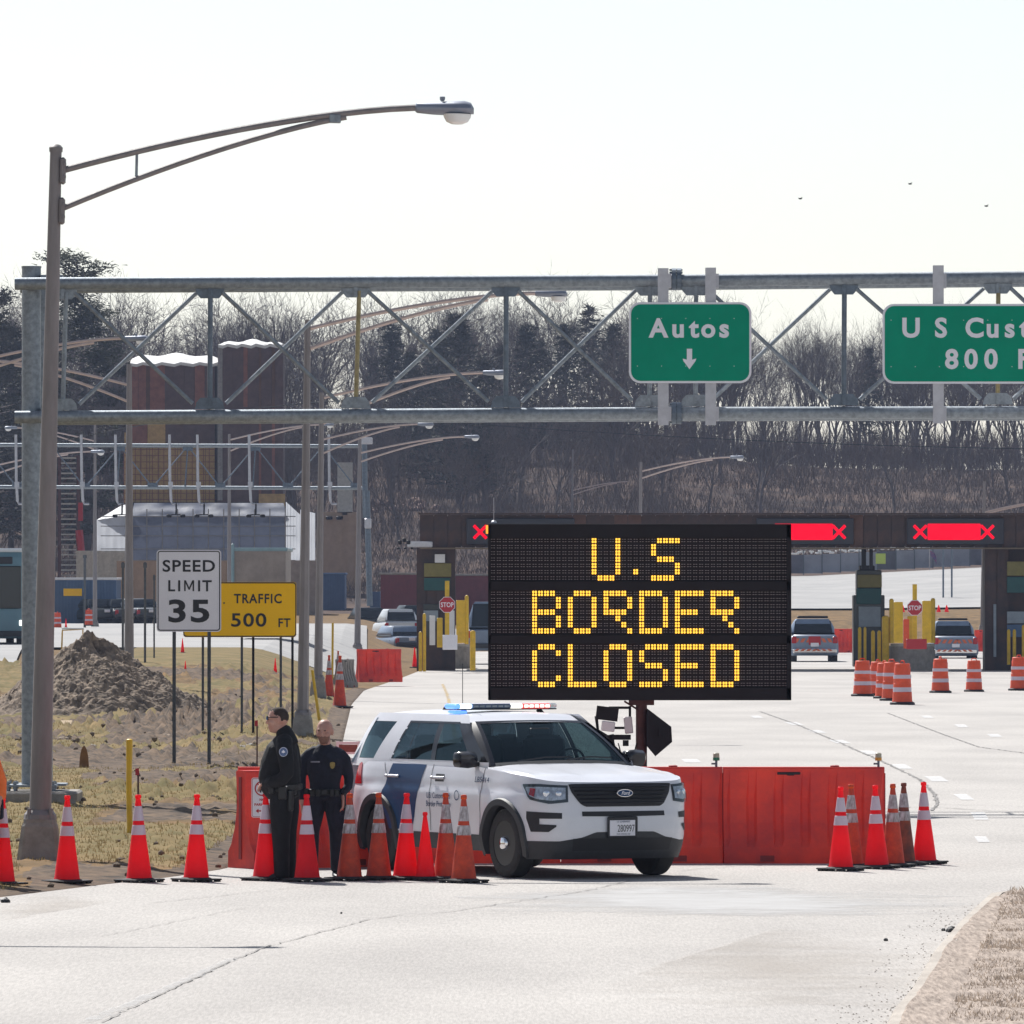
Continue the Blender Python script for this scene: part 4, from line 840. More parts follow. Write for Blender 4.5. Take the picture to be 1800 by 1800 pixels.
# no parking sign hanging on the barrier
Yn = 93.02; a = W(461, 1402, Yn); s = FP/Yn; t = thing('no_parking_sign', 'small white no parking sign with red symbol hung on the left barrier behind the officer', 'sign', a)
w_, h_ = 38/s, 70/s; b = MB(); b.prism(rrect(w_, h_, .025), 0, .008); b.build('sign_panel', M['signwhite'], t)
M['signred'] = mat('sign_red', (.45, .012, .02), .5)
b = MB(); o_, i_ = rrect(w_-.014, h_-.014, .02), rrect(w_-.024, h_-.024, .016); n = len(o_); b.add([(x, -.002, z) for x, z in o_]+[(x, -.002, z) for x, z in i_], [(i, (i+1) % n, (i+1) % n+n, i+n) for i in range(n)]); b.build('border', M['signred'], t)
b = MB(); rings = [[Vector((.082*k*math.cos(a_), -.004, .10+.082*k*math.sin(a_))) for a_ in [2*math.pi*i/28 for i in range(28)]] for k in (1, .84)]; b.loft(rings, cap=False); b.build('prohibition_ring', M['signred'], t)
text('P', .09, M['black'], t, (0, -.003, .058), bold=.003); b = MB(); b.box((0, -.005, .10), (.15, .001, .013), rot=ry(.78)); b.build('slash', M['signred'], t)
text('NO', .026, M['signred'], t, (0, -.003, -.035), bold=.001); text('PARKING', .026, M['signred'], t, (0, -.003, -.088), bold=.001, width=.17)
b = MB(); b.prism([(-.07, -.145), (-.04, -.12), (-.04, -.138), (.07, -.138), (.07, -.152), (-.04, -.152), (-.04, -.17)], -.004, -.002); b.build('arrow', M['signred'], t)

# ================================================================ message board
YB = 101.0; s = FP/YB; PX = 10.455; x0b, x1b, y0b, y1b = 858, 1391, 921, 1231
c = Vector(((1128-900)/s, YB, 0)); bt = thing('message_board', 'large black electronic board reading U.S BORDER CLOSED in amber lights', 'message board', c)
def bl(px, py, y=0): v = W(px, py, YB); return Vector((v.x-c.x, y, v.z))
cen = bl((x0b+x1b)/2, (y0b+y1b)/2); w_, h_ = (x1b-x0b)/s, (y1b-y0b)/s
q = MB(); q.bbox((cen.x, .12, cen.z), (w_, .2, h_), .015); q.build('cabinet', M['blackmetal'], bt)
q = MB(); f_ = .035
for (cx, cz, ww, hh) in ((cen.x, cen.z+h_/2-.085, w_, .17), (cen.x, cen.z-h_/2+.075, w_, .15), (cen.x-w_/2+.018, cen.z, .036, h_), (cen.x+w_/2-.03, cen.z, .06, h_), (cen.x, bl(0, 1030).z, w_, .115), (cen.x, bl(0, 1124).z, w_, .105)): q.bbox((cx, .0, cz), (ww-.002, .05, hh-.002), .004)
q.build('frame', M['blackmetal'], bt)
for px in (1042, 1226):
    pass
rows_y = [[950+11*r for r in range(7)], [1043+11*r for r in range(7)], [1137+11*r for r in range(7)]]
L1 = {'U': ['#...#']*6+['.###.'], 'S': ['.####', '#....', '#....', '.###.', '....#', '....#', '####.'], 'B': ['####.', '#...#', '#...#', '####.', '#...#', '#...#', '####.'], 'O': ['.###.']+['#...#']*5+['.###.'],
      'R': ['####.', '#...#', '#...#', '####.', '..#..', '...#.', '....#'], 'D': ['####.']+['#...#']*5+['####.'], 'E': ['#####', '#....', '#....', '####.', '#....', '#....', '#####'], 'C': ['.###.', '#...#', '#....', '#....', '#....', '#...#', '.###.'], 'L': ['#....']*6+['#####']}
lit = set()
for line, items in enumerate(([('U', 17), ('S', 27)], [('B', 7), ('O', 13), ('R', 19), ('D', 25), ('E', 31), ('R', 37)], [('C', 7), ('L', 13), ('O', 19), ('S', 25), ('E', 31), ('D', 37)])):
    for ch, c0 in items:
        for r_, row in enumerate(L1[ch]):
            for k, v_ in enumerate(row):
                if v_ == '#': lit.add((line, r_, c0+k))
lit.add((0, 5, 24))
pm = None; lou = MB(); sep = MB(); a_, b_ = 1/s, 1/s
for line in range(3):
    for r_ in range(7):
        for k in range(50):
            p = bl(866.5+PX*k, rows_y[line][r_], -.004)
            if (line, r_, k) in lit:
                if pm is None:
                    e = MB()
                    for sx in (-1, 1):
                        for sz in (-1, 1): e.bbox((sx*.0155, 0, sz*.0165), (.024, .014, .028), .006)
                    o = e.build('lit_pixel', M['led'], bt, loc=p); pm = o.data
                else: o = link(bpy.data.objects.new('lit_pixel', pm)); o.parent = bt; o.location = p
            else:
                for sx in (-1, 1):
                    for sz in (-1, 1): lou.box(p+Vector((sx*.0145, .012, sz*.0145)), (.018, .004, .005))
o = lou.build('unlit_pixels', M['louver'], bt, recalc=False); o['kind'] = 'stuff'
q = MB(); pc = bl(1128, 1231); q.tube([(0, .25, .3), (0, .25, pc.z+.1)], .067, 16); q.build('mast', M['rust'], bt, smooth=True)
q = MB(); q.tube([bl(1098, 1233, .1), bl(1122, 1248, .2)], .012, 6); q.box((0, .25, pc.z-.02), (.3, .2, .08)); q.build('mast_brace', M['rust'], bt)
q = MB(); a_ = bl(868, 919, .1); q.tube([a_, a_+Vector((0, 0, .3))], .004, 5); q.lathe([(.035, 0), (.03, .02), (.01, .03)], a_, 10); q.build('antenna', M['alu'], bt)
q = MB(); q.bbox((.0, .25, .42), (1.3, 2.3, .14), .02); q.bbox((0, .25, .72), (1.1, .9, .45), .03); q.tube([(0, -.9, .4), (0, -2.2, .4)], .05, 8); q.build('trailer_frame', M['rust'], bt)
for sx in (-.75, .75): q = MB(); q.lathe([(.2, -.09), (.31, -.08), (.32, 0), (.31, .08), (.2, .09)], (sx, .3, .32), 20, axis='x'); q.build('trailer_wheel', M['tyre'], bt, smooth=True)
# battery and speaker clutter around the mast
q = MB(); sp = bl(1152, 1285, .15); q.loft([[sp+Vector(v_) for v_ in ((-.1, -.12, .27), (.19, -.1, .05), (.2, -.1, -.13), (.0, -.12, -.3), (-.1, -.12, -.18))], [sp+Vector(v_) for v_ in ((-.1, .2, .24), (.16, .2, .05), (.17, .2, -.13), (.0, .2, -.26), (-.1, .2, -.18))]]); q.box(sp+Vector((.06, -.14, -.02)), (.03, .02, .12)); q.build('equipment_box', M['blackmetal'], bt)
q = MB(); cp = bl(1075, 1277, .2)
q.box(cp+Vector((-.05, 0, .15)), (.26, .2, .16), rot=ry(.12)); q.box(cp+Vector((.12, 0, -.02)), (.2, .03, .03)); q.box(cp+Vector((.22, 0, .1)), (.03, .03, .28)); q.box(cp+Vector((.1, 0, .22)), (.26, .03, .03)); q.box(cp+Vector((.12, 0, -.13)), (.22, .15, .06)); q.box(cp+Vector((.17, 0, -.2)), (.07, .05, .07))
q.tube([cp+Vector((-.02, 0, -.1)), cp+Vector((.06, 0, -.5)), (0, .2, .7)], .05, 8); q.tube([cp+Vector((-.18, 0, .12)), cp+Vector((-.16, 0, -.05)), cp+Vector((0, 0, -.15))], .02, 6); q.tube([cp+Vector((.3, 0, -.2)), cp+Vector((.24, 0, -.42)), cp+Vector((.36, 0, -.6))], .008, 5); q.tube([cp+Vector((.08, 0, -.2)), cp+Vector((.14, 0, -.42)), cp+Vector((.04, 0, -.6))], .008, 5)
q.build('camera_rig', M['blackmetal'], bt)
q = MB(); q.bbox(cp+Vector((-.04, -.12, -.0)), (.16, .06, .12), .01, rot=ry(.12)); q.build('white_box', M['white'], bt)
q = MB(); q.bbox(bl(1105, 1275, .2), (.1, .05, .2), .01, rot=ry(-.1)); q.build('white_box', M['white'], bt)
# ================================================================ the police car (local axes: x forward, y left, z up; origin under the front axle)
def catmull(P, n=8):
    out = []
    for i in range(len(P)-1):
        p0, p1, p2, p3 = P[max(i-1, 0)], P[i], P[i+1], P[min(i+2, len(P)-1)]
        for k in range(n):
            t = k/n; out.append(tuple(.5*((2*p1[j])+(-p0[j]+p2[j])*t+(2*p0[j]-5*p1[j]+4*p2[j]-p3[j])*t*t+(-p0[j]+3*p1[j]-3*p2[j]+p3[j])*t**3) for j in range(2)))
    return out+[tuple(P[-1])]
OUT = catmull([(.945, 0), (.935, .3), (.90, .52), (.84, .70), (.73, .83), (.56, .915), (.3, .955), (0, .975), (-.5, .972), (-1.4, .968), (-2.4, .975), (-2.9, .982), (-3.3, .965), (-3.62, .90), (-3.83, .76), (-3.92, .5), (-3.95, 0)], 10)
CL = [0]
for a, b in zip(OUT, OUT[1:]): CL.append(CL[-1]+math.dist(a, b))
UL = CL[-1]
def Cu(u):
    u = max(0, min(UL-1e-6, u)); lo, hi = 0, len(CL)-1
    while hi-lo > 1:
        m_ = (lo+hi)//2
        if CL[m_] <= u: lo = m_
        else: hi = m_
    t = (u-CL[lo])/(CL[hi]-CL[lo]); a, b = OUT[lo], OUT[hi]; d = Vector((b[0]-a[0], b[1]-a[1])).normalized()
    return Vector((a[0]+(b[0]-a[0])*t, a[1]+(b[1]-a[1])*t)), Vector((d.y, -d.x))
def lerpt(tab, z):
    if z <= tab[0][0]: return tab[0][1]
    for (a, b), (c_, d) in zip(tab, tab[1:]):
        if z <= c_: return b+(d-b)*sm(0, 1, (z-a)/(c_-a)) if False else b+(d-b)*(z-a)/(c_-a)
    return tab[-1][1]
DS = [(.2, .07), (.35, .03), (.45, .012), (.6, .012), (.78, .0), (.88, .004), (.93, .022), (1.02, .032), (1.12, .055), (1.2, .085)]
DF = [(.18, .16), (.28, .07), (.42, .01), (.52, .0), (.66, .012), (.76, .035), (.9, .06), (1.0, .085), (1.05, .12)]
DR = [(.2, .12), (.35, .04), (.5, 0), (.7, .0), (.9, .04), (1.05, .08), (1.2, .13)]
def Zedge(x): return lerpt([(-4, 1.12), (-3.6, 1.17), (-2.6, 1.185), (-1.2, 1.185), (-.75, 1.17), (-.45, 1.145), (0, 1.115), (.5, 1.07), (.75, 1.035), (.95, 1.02)], x)
WZ, RW = .365, .368; AX = (0, -2.865)
def LB(u, z, side=-1, off=0):
    p, n = Cu(u); f = 1-sm(.45, 1.15, u); b = sm(UL-1.3, UL-.6, u)
    d = lerpt(DF, z)*f+lerpt(DR, z)*b+lerpt(DS, z)*(1-f-b)
    for ax in AX:
        r_ = math.hypot(p.x-ax, z-WZ)
        if r_ < .62: d -= .022*(1-sm(.42, .62, r_))
    q = p-n*(-off-0) if False else p+n*(off-d)
    return Vector((q.x, side*q.y, z))
def u_at_x(x):
    lo, hi = 0, UL
    for _ in range(40):
        m_ = (lo+hi)/2
        if Cu(m_)[0].x > x: lo = m_
        else: hi = m_
    return lo
CA = math.radians(28.1); cs, cc = math.sin(CA), math.cos(CA)
wp = G(884, 1546); car_loc = Vector((wp.x+.965*cc, wp.y+.965*cs, .02))
car = thing('police_car', 'white police SUV with blue door stripe and lit light bar behind the cones', 'police car', car_loc, math.atan2(-cc, cs))
def grid_obj(fn, us, vs, name, m, parent=car, close=False, thick=0, smooth=30, skipf=None, label=None):
    v = [fn(a, b) for b in vs for a in us]; n = len(us); f = []
    for j in range(len(vs)-1):
        for i in range(n-1):
            if skipf and skipf(us[i], us[i+1], vs[j], vs[j+1]): continue
            f.append((j*n+i, j*n+i+1, j*n+n+i+1, j*n+n+i))
    b = MB(); b.add(v, f); o = b.build(name, m, parent, smooth=smooth, label=label)
    if thick: md = o.modifiers.new('t', 'SOLIDIFY'); md.thickness = thick; md.offset = -1 if thick > 0 else 1
    return o
# body shell, both sides in one mesh, split by paint: white above, grey plastic below
US = sorted(set([round(x, 4) for x in rng(0, 1.5, 44)+rng(1.5, UL, 110)]))
def zb(u): x = Cu(u)[0].x; return .44-.0*x if -2.4 < x < -.45 else (lerpt([(0, .50), (.35, .495), (.5, .44), (.75, .40), (1.2, .40)], u) if x > .3 else .42)
def cut(u0, u1, z0, z1):
    p = Cu((u0+u1)/2)[0]; z = (z0+z1)/2
    return p.y > .5 and any(math.hypot(p.x-ax, z-WZ) < .425 for ax in AX)
vs_, fs_ = [], []; NV = 26
bm_ = MB()
for side in (-1, 1):
    vv = [LB(u, zb(u)+(Zedge(Cu(u)[0].x)-zb(u))*k/NV, side) for k in range(NV+1) for u in US]; n = len(US); ff = []
    for k in range(NV):
        for i in range(n-1):
            um = (US[i]+US[i+1])/2; x = Cu(um)[0].x; z = zb(um)+(Zedge(x)-zb(um))*(k+.5)/NV; p = Cu(um)[0]
            if p.y > .5 and any(math.hypot(x-ax, z-WZ) < .425 for ax in AX): continue
            ff.append((k*n+i, k*n+i+1, k*n+n+i+1, k*n+n+i))
    bm_.add(vv, ff)
shell = bm_.build('body_shell', M['carwhite'], car, smooth=40)
md = shell.modifiers.new('w', 'WELD'); md.merge_threshold = .002
bl_ = MB()
for side in (-1, 1):
    zl = lambda u: .21 if Cu(u)[0].x > .3 or Cu(u)[0].x < -3.2 else .27
    vv = [LB(u, zl(u)+(zb(u)+.002-zl(u))*k/8, side, .004) for k in range(9) for u in US]; n = len(US); ff = []
    for k in range(8):
        for i in range(n-1):
            um = (US[i]+US[i+1])/2; x = Cu(um)[0].x; z = zl(um)+(zb(um)-zl(um))*(k+.5)/8
            if Cu(um)[0].y > .5 and any(math.hypot(x-ax, z-WZ) < .425 for ax in AX): continue
            ff.append((k*n+i, k*n+i+1, k*n+n+i+1, k*n+n+i))
    bl_.add(vv, ff)
bl_.build('lower_cladding', M['plastic'], car, smooth=40)
# hood: ruled from the nose edge back to the cowl with crown and two creases
HU = rng(-u_at_x(-.45), u_at_x(-.45), 60)
def hood(k, t):
    u = abs(k); side = -1 if k < 0 else 1; x0 = Cu(u)[0].x; E = LB(u, Zedge(x0), side)
    yk = E.y*.93; Wp = Vector((-.42-.12*(abs(yk)/.86)**2, yk, 1.195-.035*(abs(yk)/.86)**2)); p = E.lerp(Wp, t)
    rise = sm(0, .22, t)*.035; cre = .014*sm(.30, .42, abs(p.y))*(1-sm(.62, .8, abs(p.y))); p.z += rise*(1-t*.9)*(1 if u < 1.1 else .4)+cre*sm(.05, .2, t)*(1-.6*t); return p
grid_obj(hood, HU, [0, .015, .04, .08, .14, .22, .35, .5, .65, .8, .92, 1], 'hood', M['carwhite'])
# greenhouse: side wall from belt to roof rail
def GS(x, z, side=-1, off=0):
    t = (z-1.18)/.52; y = .89-.10*t-.135*t*t*.9; fx = sm(-3.3, -3.95, x); y -= .12*fx+.02*sm(-1.2, -.5, x)
    return Vector((x, side*(y+off), z))
def wind_x(t): return -.50-.78*t            # windscreen side edge, t = 0 cowl .. 1 header
def rearx(t): return -3.86+.42*t**1.4
ZB, Z0, Z1, ZT = 1.175, 1.195, 1.615, 1.70
def side_patch(xb, xt, z0, z1, name, m, side, off=0, parent=car, n=6, thick=0, label=None):
    """quad patch on the greenhouse wall: x range xb at z0, xt at z1"""
    return grid_obj(lambda a, b: GS((xb[0]+(xb[1]-xb[0])*a)*(1-b)+(xt[0]+(xt[1]-xt[0])*a)*b, z0+(z1-z0)*b, side, off), rng(0, 1, n), rng(0, 1, n), name, m, parent, thick=thick, label=label)
tb = (Z1-1.18)/.52
for side in (-1, 1):
    sw = side
    w1 = side_patch((-1.70, -.80), (-1.79, -1.42), Z0+.015, Z1, 'side_window', M['glass'], side, .0)
    w2 = side_patch((-2.72, -1.80), (-2.56, -1.90), Z0+.015, Z1, 'side_window', M['glass_tint'], side, .0)
    w3 = side_patch((-3.60, -3.16), (-3.44, -2.90), Z0+.02, Z1, 'side_window', M['glass_tint'], side, .0)
    side_patch((-1.80, -1.70), (-1.90, -1.79), Z0, Z1, 'door_pillar', M['gloss'], side, .004)
    side_patch((-.80, -.50), (-1.42, -1.20), Z0, Z1, 'front_pillar', M['gloss'], side, .004)
    side_patch((-3.16, -2.72), (-2.90, -2.56), Z0, Z1, 'rear_pillar', M['carwhite'], side, .004)
    side_patch((-3.88, -3.60), (-3.56, -3.44), Z0, Z1, 'corner_pillar', M['carwhite'], side, .004)
    side_patch((-3.9, -.47), (-3.88, -.50), ZB-.05, Z0+.015, 'belt_panel', M['carwhite'], side, .005, n=14)
    side_patch((-2.76, -.78), (-2.76, -.80), Z0+.004, Z0+.02, 'belt_trim', M['chrome'] if False else M['alu'], side, .012, n=10)
    side_patch((-3.56, -1.20), (-3.46, -1.32), Z1, ZT+.005, 'roof_rail', M['carwhite'], side, .004, n=14)
    # window frame trims in gloss black
    for a, b in ((( -2.745, -2.715), (-2.59, -2.555)), ((-.83, -.80), (-1.45, -1.415))): side_patch(a, b, Z0, Z1+.005, 'window_trim', M['gloss'], side, .006, n=3)
    side_patch((-2.59, -1.415), (-2.585, -1.425), Z1-.008, Z1+.014, 'window_trim', M['gloss'], side, .008, n=6)
    side_patch((-2.38, -2.36), (-2.36, -2.345), Z0, Z1, 'window_trim', M['gloss'], side, .004, n=2)
# roof
def roof(a, b):
    x = -1.22+(-3.5+1.22)*a; yy = GS(x, ZT, 1, .004).y*b; z = ZT+.04*(1-b*b)*math.sin(min(1, (a*1.3+.18))*math.pi*.62)+.0
    x -= -.05*(1-b*b) if a < .02 else 0
    z -= .085*(1-sm(0, .16, a))+.04*sm(.85, 1, a); return Vector((x+.08*(1-b*b)*(1-a), yy, z))
grid_obj(roof, rng(0, 1, 30), rng(-1, 1, 24), 'roof', M['carwhite'])
def wsc(a, b, off=0):
    B_ = Vector((-.50+.10*(1-a*a), a*.845, 1.17+.03*(1-a*a))); T_ = Vector((-1.215+.075*(1-a*a), a*.655, 1.625+.012*(1-a*a)))
    p = B_.lerp(T_, b); p += Vector((.5, 0, .85))*(.03*math.sin(b*math.pi)+off); return p
grid_obj(wsc, rng(-.95, .95, 20), rng(.04, .96, 10), 'windscreen', M['glass'])
for a0, a1 in ((-1, -.94), (.94, 1)): grid_obj(lambda a, b: wsc(a, b, .006), rng(a0, a1, 2), rng(0, 1, 10), 'front_pillar', M['gloss'])
grid_obj(lambda a, b: wsc(a, b, .004), rng(-1, 1, 20), rng(-.03, .05, 2), 'cowl', M['plastic']); grid_obj(lambda a, b: wsc(a, b, .004), rng(-1, 1, 20), rng(.95, 1.02, 2), 'windscreen_header', M['gloss'])
for side in (-1, 1): grid_obj(lambda a, b: wsc(side, b, .006).lerp(GS(wind_x(b)-.02, Z0-.02+(Z1+.02-Z0)*b, side, .004), a), [0, .5, 1], rng(0, 1, 10), 'front_pillar', M['gloss'])
def rwin(a, b): return Vector((-3.90+.1*a*a+.40*b, a*(.84-.13*b), 1.15+.50*b))
grid_obj(rwin, rng(-1, 1, 10), rng(0, 1, 6), 'rear_window', M['glass_tint'])
q = MB(); q.bbox((-3.5, 0, 1.675), (.25, 1.2, .03), .01); q.build('rear_spoiler', M['carwhite'], car)
q = MB(); q.box((-3.86, 0, .95), (.05, 1.6, .5)); q.build('tailgate', M['carwhite'], car)
for x0 in (-.17,):
    for k, (ya, yb) in enumerate(((-.55, .1), (.02, .62))):
        q = MB(); a = wsc(ya/.84, .02, .03); b = wsc(yb/.84, .075, .03); q.tube([a, a.lerp(b, .5)+Vector((.02, 0, .02)), b], .009, 5); q.build('wiper', M['plastic'], car)
# interior
q = MB(); q.box((-1.9, 0, .75), (3.2, 1.6, .5)); q.box((-.72, 0, 1.08), (.5, 1.5, .2)); q.build('cabin_floor', M['plastic'], car)
q = MB()
for y in (-.38, .38): q.bbox((-1.55, y, 1.2), (.16, .48, .55), .05, rot=ry(-.15)); q.bbox((-1.62, y, 1.53), (.10, .26, .17), .04)
q.bbox((-2.6, 0, 1.15), (.18, 1.4, .45), .05)
for y in (-.5, .5): q.bbox((-2.66, y, 1.40), (.10, .26, .14), .04)
q.build('seats', M['vehseat'] if 'vehseat' in M else M['rubber'], car)
q = MB(); q.box((-1.86, 0, 1.4), (.02, 1.4, .45)); q.build('partition', M['clear'], car)
q = MB(); q.bbox((-.98, 0, 1.53), (.04, .24, .07), .01); q.build('rear_view_mirror', M['black'], car)
q = MB(); q.tube([Vector((-1.02+.19*math.cos(t)*.35, .38+.19*math.sin(t), 1.17+.17*math.cos(t))) for t in rng(0, 6.28, 20)], .014, 6, cap=False); q.build('steering_wheel', M['black'], car)
# side panel decals
def patch(poly_fn, name, m, off, na=12, nb=12, side=-1, **k): return grid_obj(lambda a, b: LB(*poly_fn(a, b), side, off), rng(0, 1, na), rng(0, 1, nb), name, m, **k)
def side_quad(xb, xt, z0, z1):
    return lambda a, b: (u_at_x((xb[0]+(xb[1]-xb[0])*a)*(1-b)+(xt[0]+(xt[1]-xt[0])*a)*b), z0+(z1-z0)*b)
for side in (-1, 1):
    patch(side_quad((-2.58, -2.09), (-2.78, -1.98), .46, .78), 'door_stripe', M['carblue'], .004, side=side)
    patch(side_quad((-2.78, -1.98), (-2.64, -1.86), .78, 1.165), 'door_stripe', M['carblue'], .004, side=side)
    for a, b, z0_, z1_ in ((-.52, -.50, .46, 1.15), (-1.66, -1.70, .46, 1.17), (-2.50, -2.83, .75, 1.17)):
        patch(side_quad((a-.005, a+.005), (b-.005, b+.005), z0_, z1_), 'door_seam', M['plastic'], .0035, 2, 10, side)
    for x in (-1.50, -2.55):
        q = MB(); p = LB(u_at_x(x), 1.03, side, .03); q.tube([p+Vector((.11, -side*.02, 0)), p+Vector((.08, 0, 0)), p+Vector((-.08, 0, 0)), p+Vector((-.11, -side*.02, 0))], .016, 8); q.bbox(p+Vector((-.15, -side*.01, 0)), (.05, .03, .035), .008); q.build('door_handle', M['chromed'] if 'chromed' in M else M['alu'], car, smooth=True)
        patch(side_quad((x-.10, x+.10), (x-.10, x+.10), .99, 1.07), 'handle_recess', M['plastic'], .002, 3, 3, side)
    # wheel flares
    for ax in AX:
        b = MB(); rings = []
        for k in range(33):
            th = R(-18+216*k/32); r_ = []
            for rad, of in ((.405, -.06), (.405, .028), (.47, .030), (.482, .002)):
                x, z = ax+rad*math.cos(th), max(.22, WZ+rad*math.sin(th)); r_.append(LB(u_at_x(x), z, side, of))
            rings.append(r_)
        b.loft(rings, close=False, cap=False); b.build('wheel_flare', M['plastic'], car, smooth=40)
        b = MB(); arc = [R(-8+196*k/20) for k in range(21)]
        b.loft([[Vector((ax+.43*math.cos(t_), side*yy_, WZ+.43*math.sin(t_))) for t_ in arc] for yy_ in (.45, .93)], cap=False, close=False)
        b.add([(ax+.43*math.cos(t_), side*.45, WZ+.43*math.sin(t_)) for t_ in arc], [tuple(range(21))]); b.build('wheel_well', M['black'], car)
        wh = MB(); y1 = side*.955; sgn = side; T_ = [(.235, -.20), (.33, -.215), (.36, -.19), (.367, -.12), (.367, -.06), (.36, -.02), (.33, .0), (.245, -.005), (.235, -.03)]
        wh.lathe([(r_, y1+sgn*d) for r_, d in T_], (ax, 0, WZ), 40, axis='y'); wheel = wh.build('wheel', M['tyre'], car, smooth=40)
        q = MB(); q.lathe([(.24, y1-sgn*.01), (.232, y1-sgn*.012), (.222, y1-sgn*.045), (.17, y1-sgn*.05), (.135, y1-sgn*.02), (.11, y1-sgn*.02), (.10, y1-sgn*.045), (.02, y1-sgn*.05)], (ax, 0, WZ), 32, axis='y')
        q.build('rim', M['steelwheel'], wheel, smooth=40)
        q = MB()
        for k in range(10): a = 2*math.pi*k/10; q.lathe([(.016, y1-sgn*.046), (.016, y1-sgn*.040)], (ax+.195*math.cos(a), 0, WZ+.195*math.sin(a)), 8, axis='y')
        q.build('rim_vents', M['black'], wheel)
        q = MB(); q.lathe([(.078, y1-sgn*.03), (.076, y1+sgn*.0), (.06, y1+sgn*.022), (.03, y1+sgn*.032), (.002, y1+sgn*.034)], (ax, 0, WZ), 24, axis='y'); q.build('hub_cap', M['chrome'], wheel, smooth=True)
    # mirrors
    q = MB(); p = Vector((-.74, side*1.02, 1.235)); q.loft([[p+Vector((x, side*dy, z)) for x, z in ((-.07*k, -.075*k2), (.05*k, -.08*k2), (.09*k, -.03*k2), (.09*k, .05*k2), (.03*k, .085*k2), (-.07*k, .08*k2))] for dy, k, k2 in ((-.11, .7, .7), (-.09, .95, .95), (0, 1.05, 1.1), (.10, 1, 1.0), (.13, .6, .6))])
    q.build('wing_mirror', M['gloss'], car, smooth=45); q = MB(); q.tube([p+Vector((0, -side*.1, -.04)), p+Vector((.03, -side*.2, -.06))], .035, 8); q.build('mirror_arm', M['plastic'], car)
    patch(lambda a, b: (u_at_x(-3.42-.36*a+(.10*(1-b))*(1-a)), .93+.24*b), 'tail_lamp', M['tail'], .010, 8, 6, side)
    patch(lambda a, b: (u_at_x(-3.93+.12*a), .60+.07*b), 'rear_reflector', M['tail'], .006, 4, 3, side)
text('U.S. Customs and', .062, M['lettergrey'] if 'lettergrey' in M else M['carblue'], car, LB(u_at_x(-1.46), .81, -1, .012), width=.54, rot=(R(90), 0, R(0)), depth=.0005)
text('Border Protection', .062, M['carblue'], car, LB(u_at_x(-1.46), .72, -1, .012), width=.56, depth=.0005)
text('LB5414', .06, M['carblue'], car, LB(u_at_x(-.50), 1.00, -1, .014), width=.33, shear=.25, depth=.0005)
b = MB(); rings = [[LB(u_at_x(-1.04), .85, -1, .01)+Vector((.055*k*math.cos(a), 0, .055*k*math.sin(a))) for a in [2*math.pi*i/20 for i in range(20)]] for k in (1, .8)]; b.loft(rings, cap=False); b.build('door_seal', M['carblue'], car)
# front face pieces: traced as (distance round the nose, height)
def fpatch(pts_lo, pts_hi, name, m, off, side=-1, na=14, nb=6, thick=0, **k):
    """surface between two height curves over u"""
    u0, u1 = pts_lo[0][0], pts_lo[-1][0]
    return grid_obj(lambda a, b: (lambda u: LB(abs(u), lerpt(pts_lo, u)*(1-b)+lerpt(pts_hi, u)*b, side*(1 if u >= 0 else -1), off))(u0+(u1-u0)*a), rng(0, 1, na), rng(0, 1, nb), name, m, thick=thick, **k)
gr = fpatch([(-.64, .99), (-.62, .93), (-.52, .80), (-.46, .765), (.46, .765), (.52, .80), (.62, .93), (.64, .99)], [(-.64, 1.0), (-.6, 1.005), (0, 1.01), (.6, 1.005), (.64, 1.0)], 'grille', M['black'], .006, na=40)
for k in range(5):
    z = .805+.042*k; hw = .50+.026*k; q = MB(); q.tube([LB(abs(u), z, 1 if u > 0 else -1, .022) for u in rng(-hw, hw, 24)], .011, 5, flat=.6); q.build('grille_bar', M['gloss'], car, smooth=True)
q = MB(); c0 = LB(0, .905, 1, .045); q.loft([[c0+Vector((dx, .098*k*math.cos(a), .042*k*math.sin(a))) for a in [2*math.pi*i/28 for i in range(28)]] for dx, k in ((-.02, 1.0), (0, 1.0), (.004, .96))]); em = q.build('badge', M['chrome'], car, smooth=40)
q = MB(); q.loft([[c0+Vector((dx, .088*k*math.cos(a), .034*k*math.sin(a))) for a in [2*math.pi*i/28 for i in range(28)]] for dx, k in ((.0, 1.0), (.007, 1.0), (.0075, .9))]); q.build('badge_face', M['badgeblue'] if 'badgeblue' in M else M['carblue'], car, smooth=40)
text('Ford', .036, M['signwhite'], car, c0+Vector((.009, 0, -.016)), 'badge_lettering', .001, .105, rot=(R(90), 0, R(90)), shear=.35, depth=.0005)
fpatch([(-.50, .665), (0, .66), (.50, .665)], [(-.52, .715), (0, .715), (.52, .715)], 'lower_intake', M['black'], .005, na=24, nb=3)
M['headl'] = mat('headlamp_inner', (.62, .64, .70), .3, .4, .45, 26)
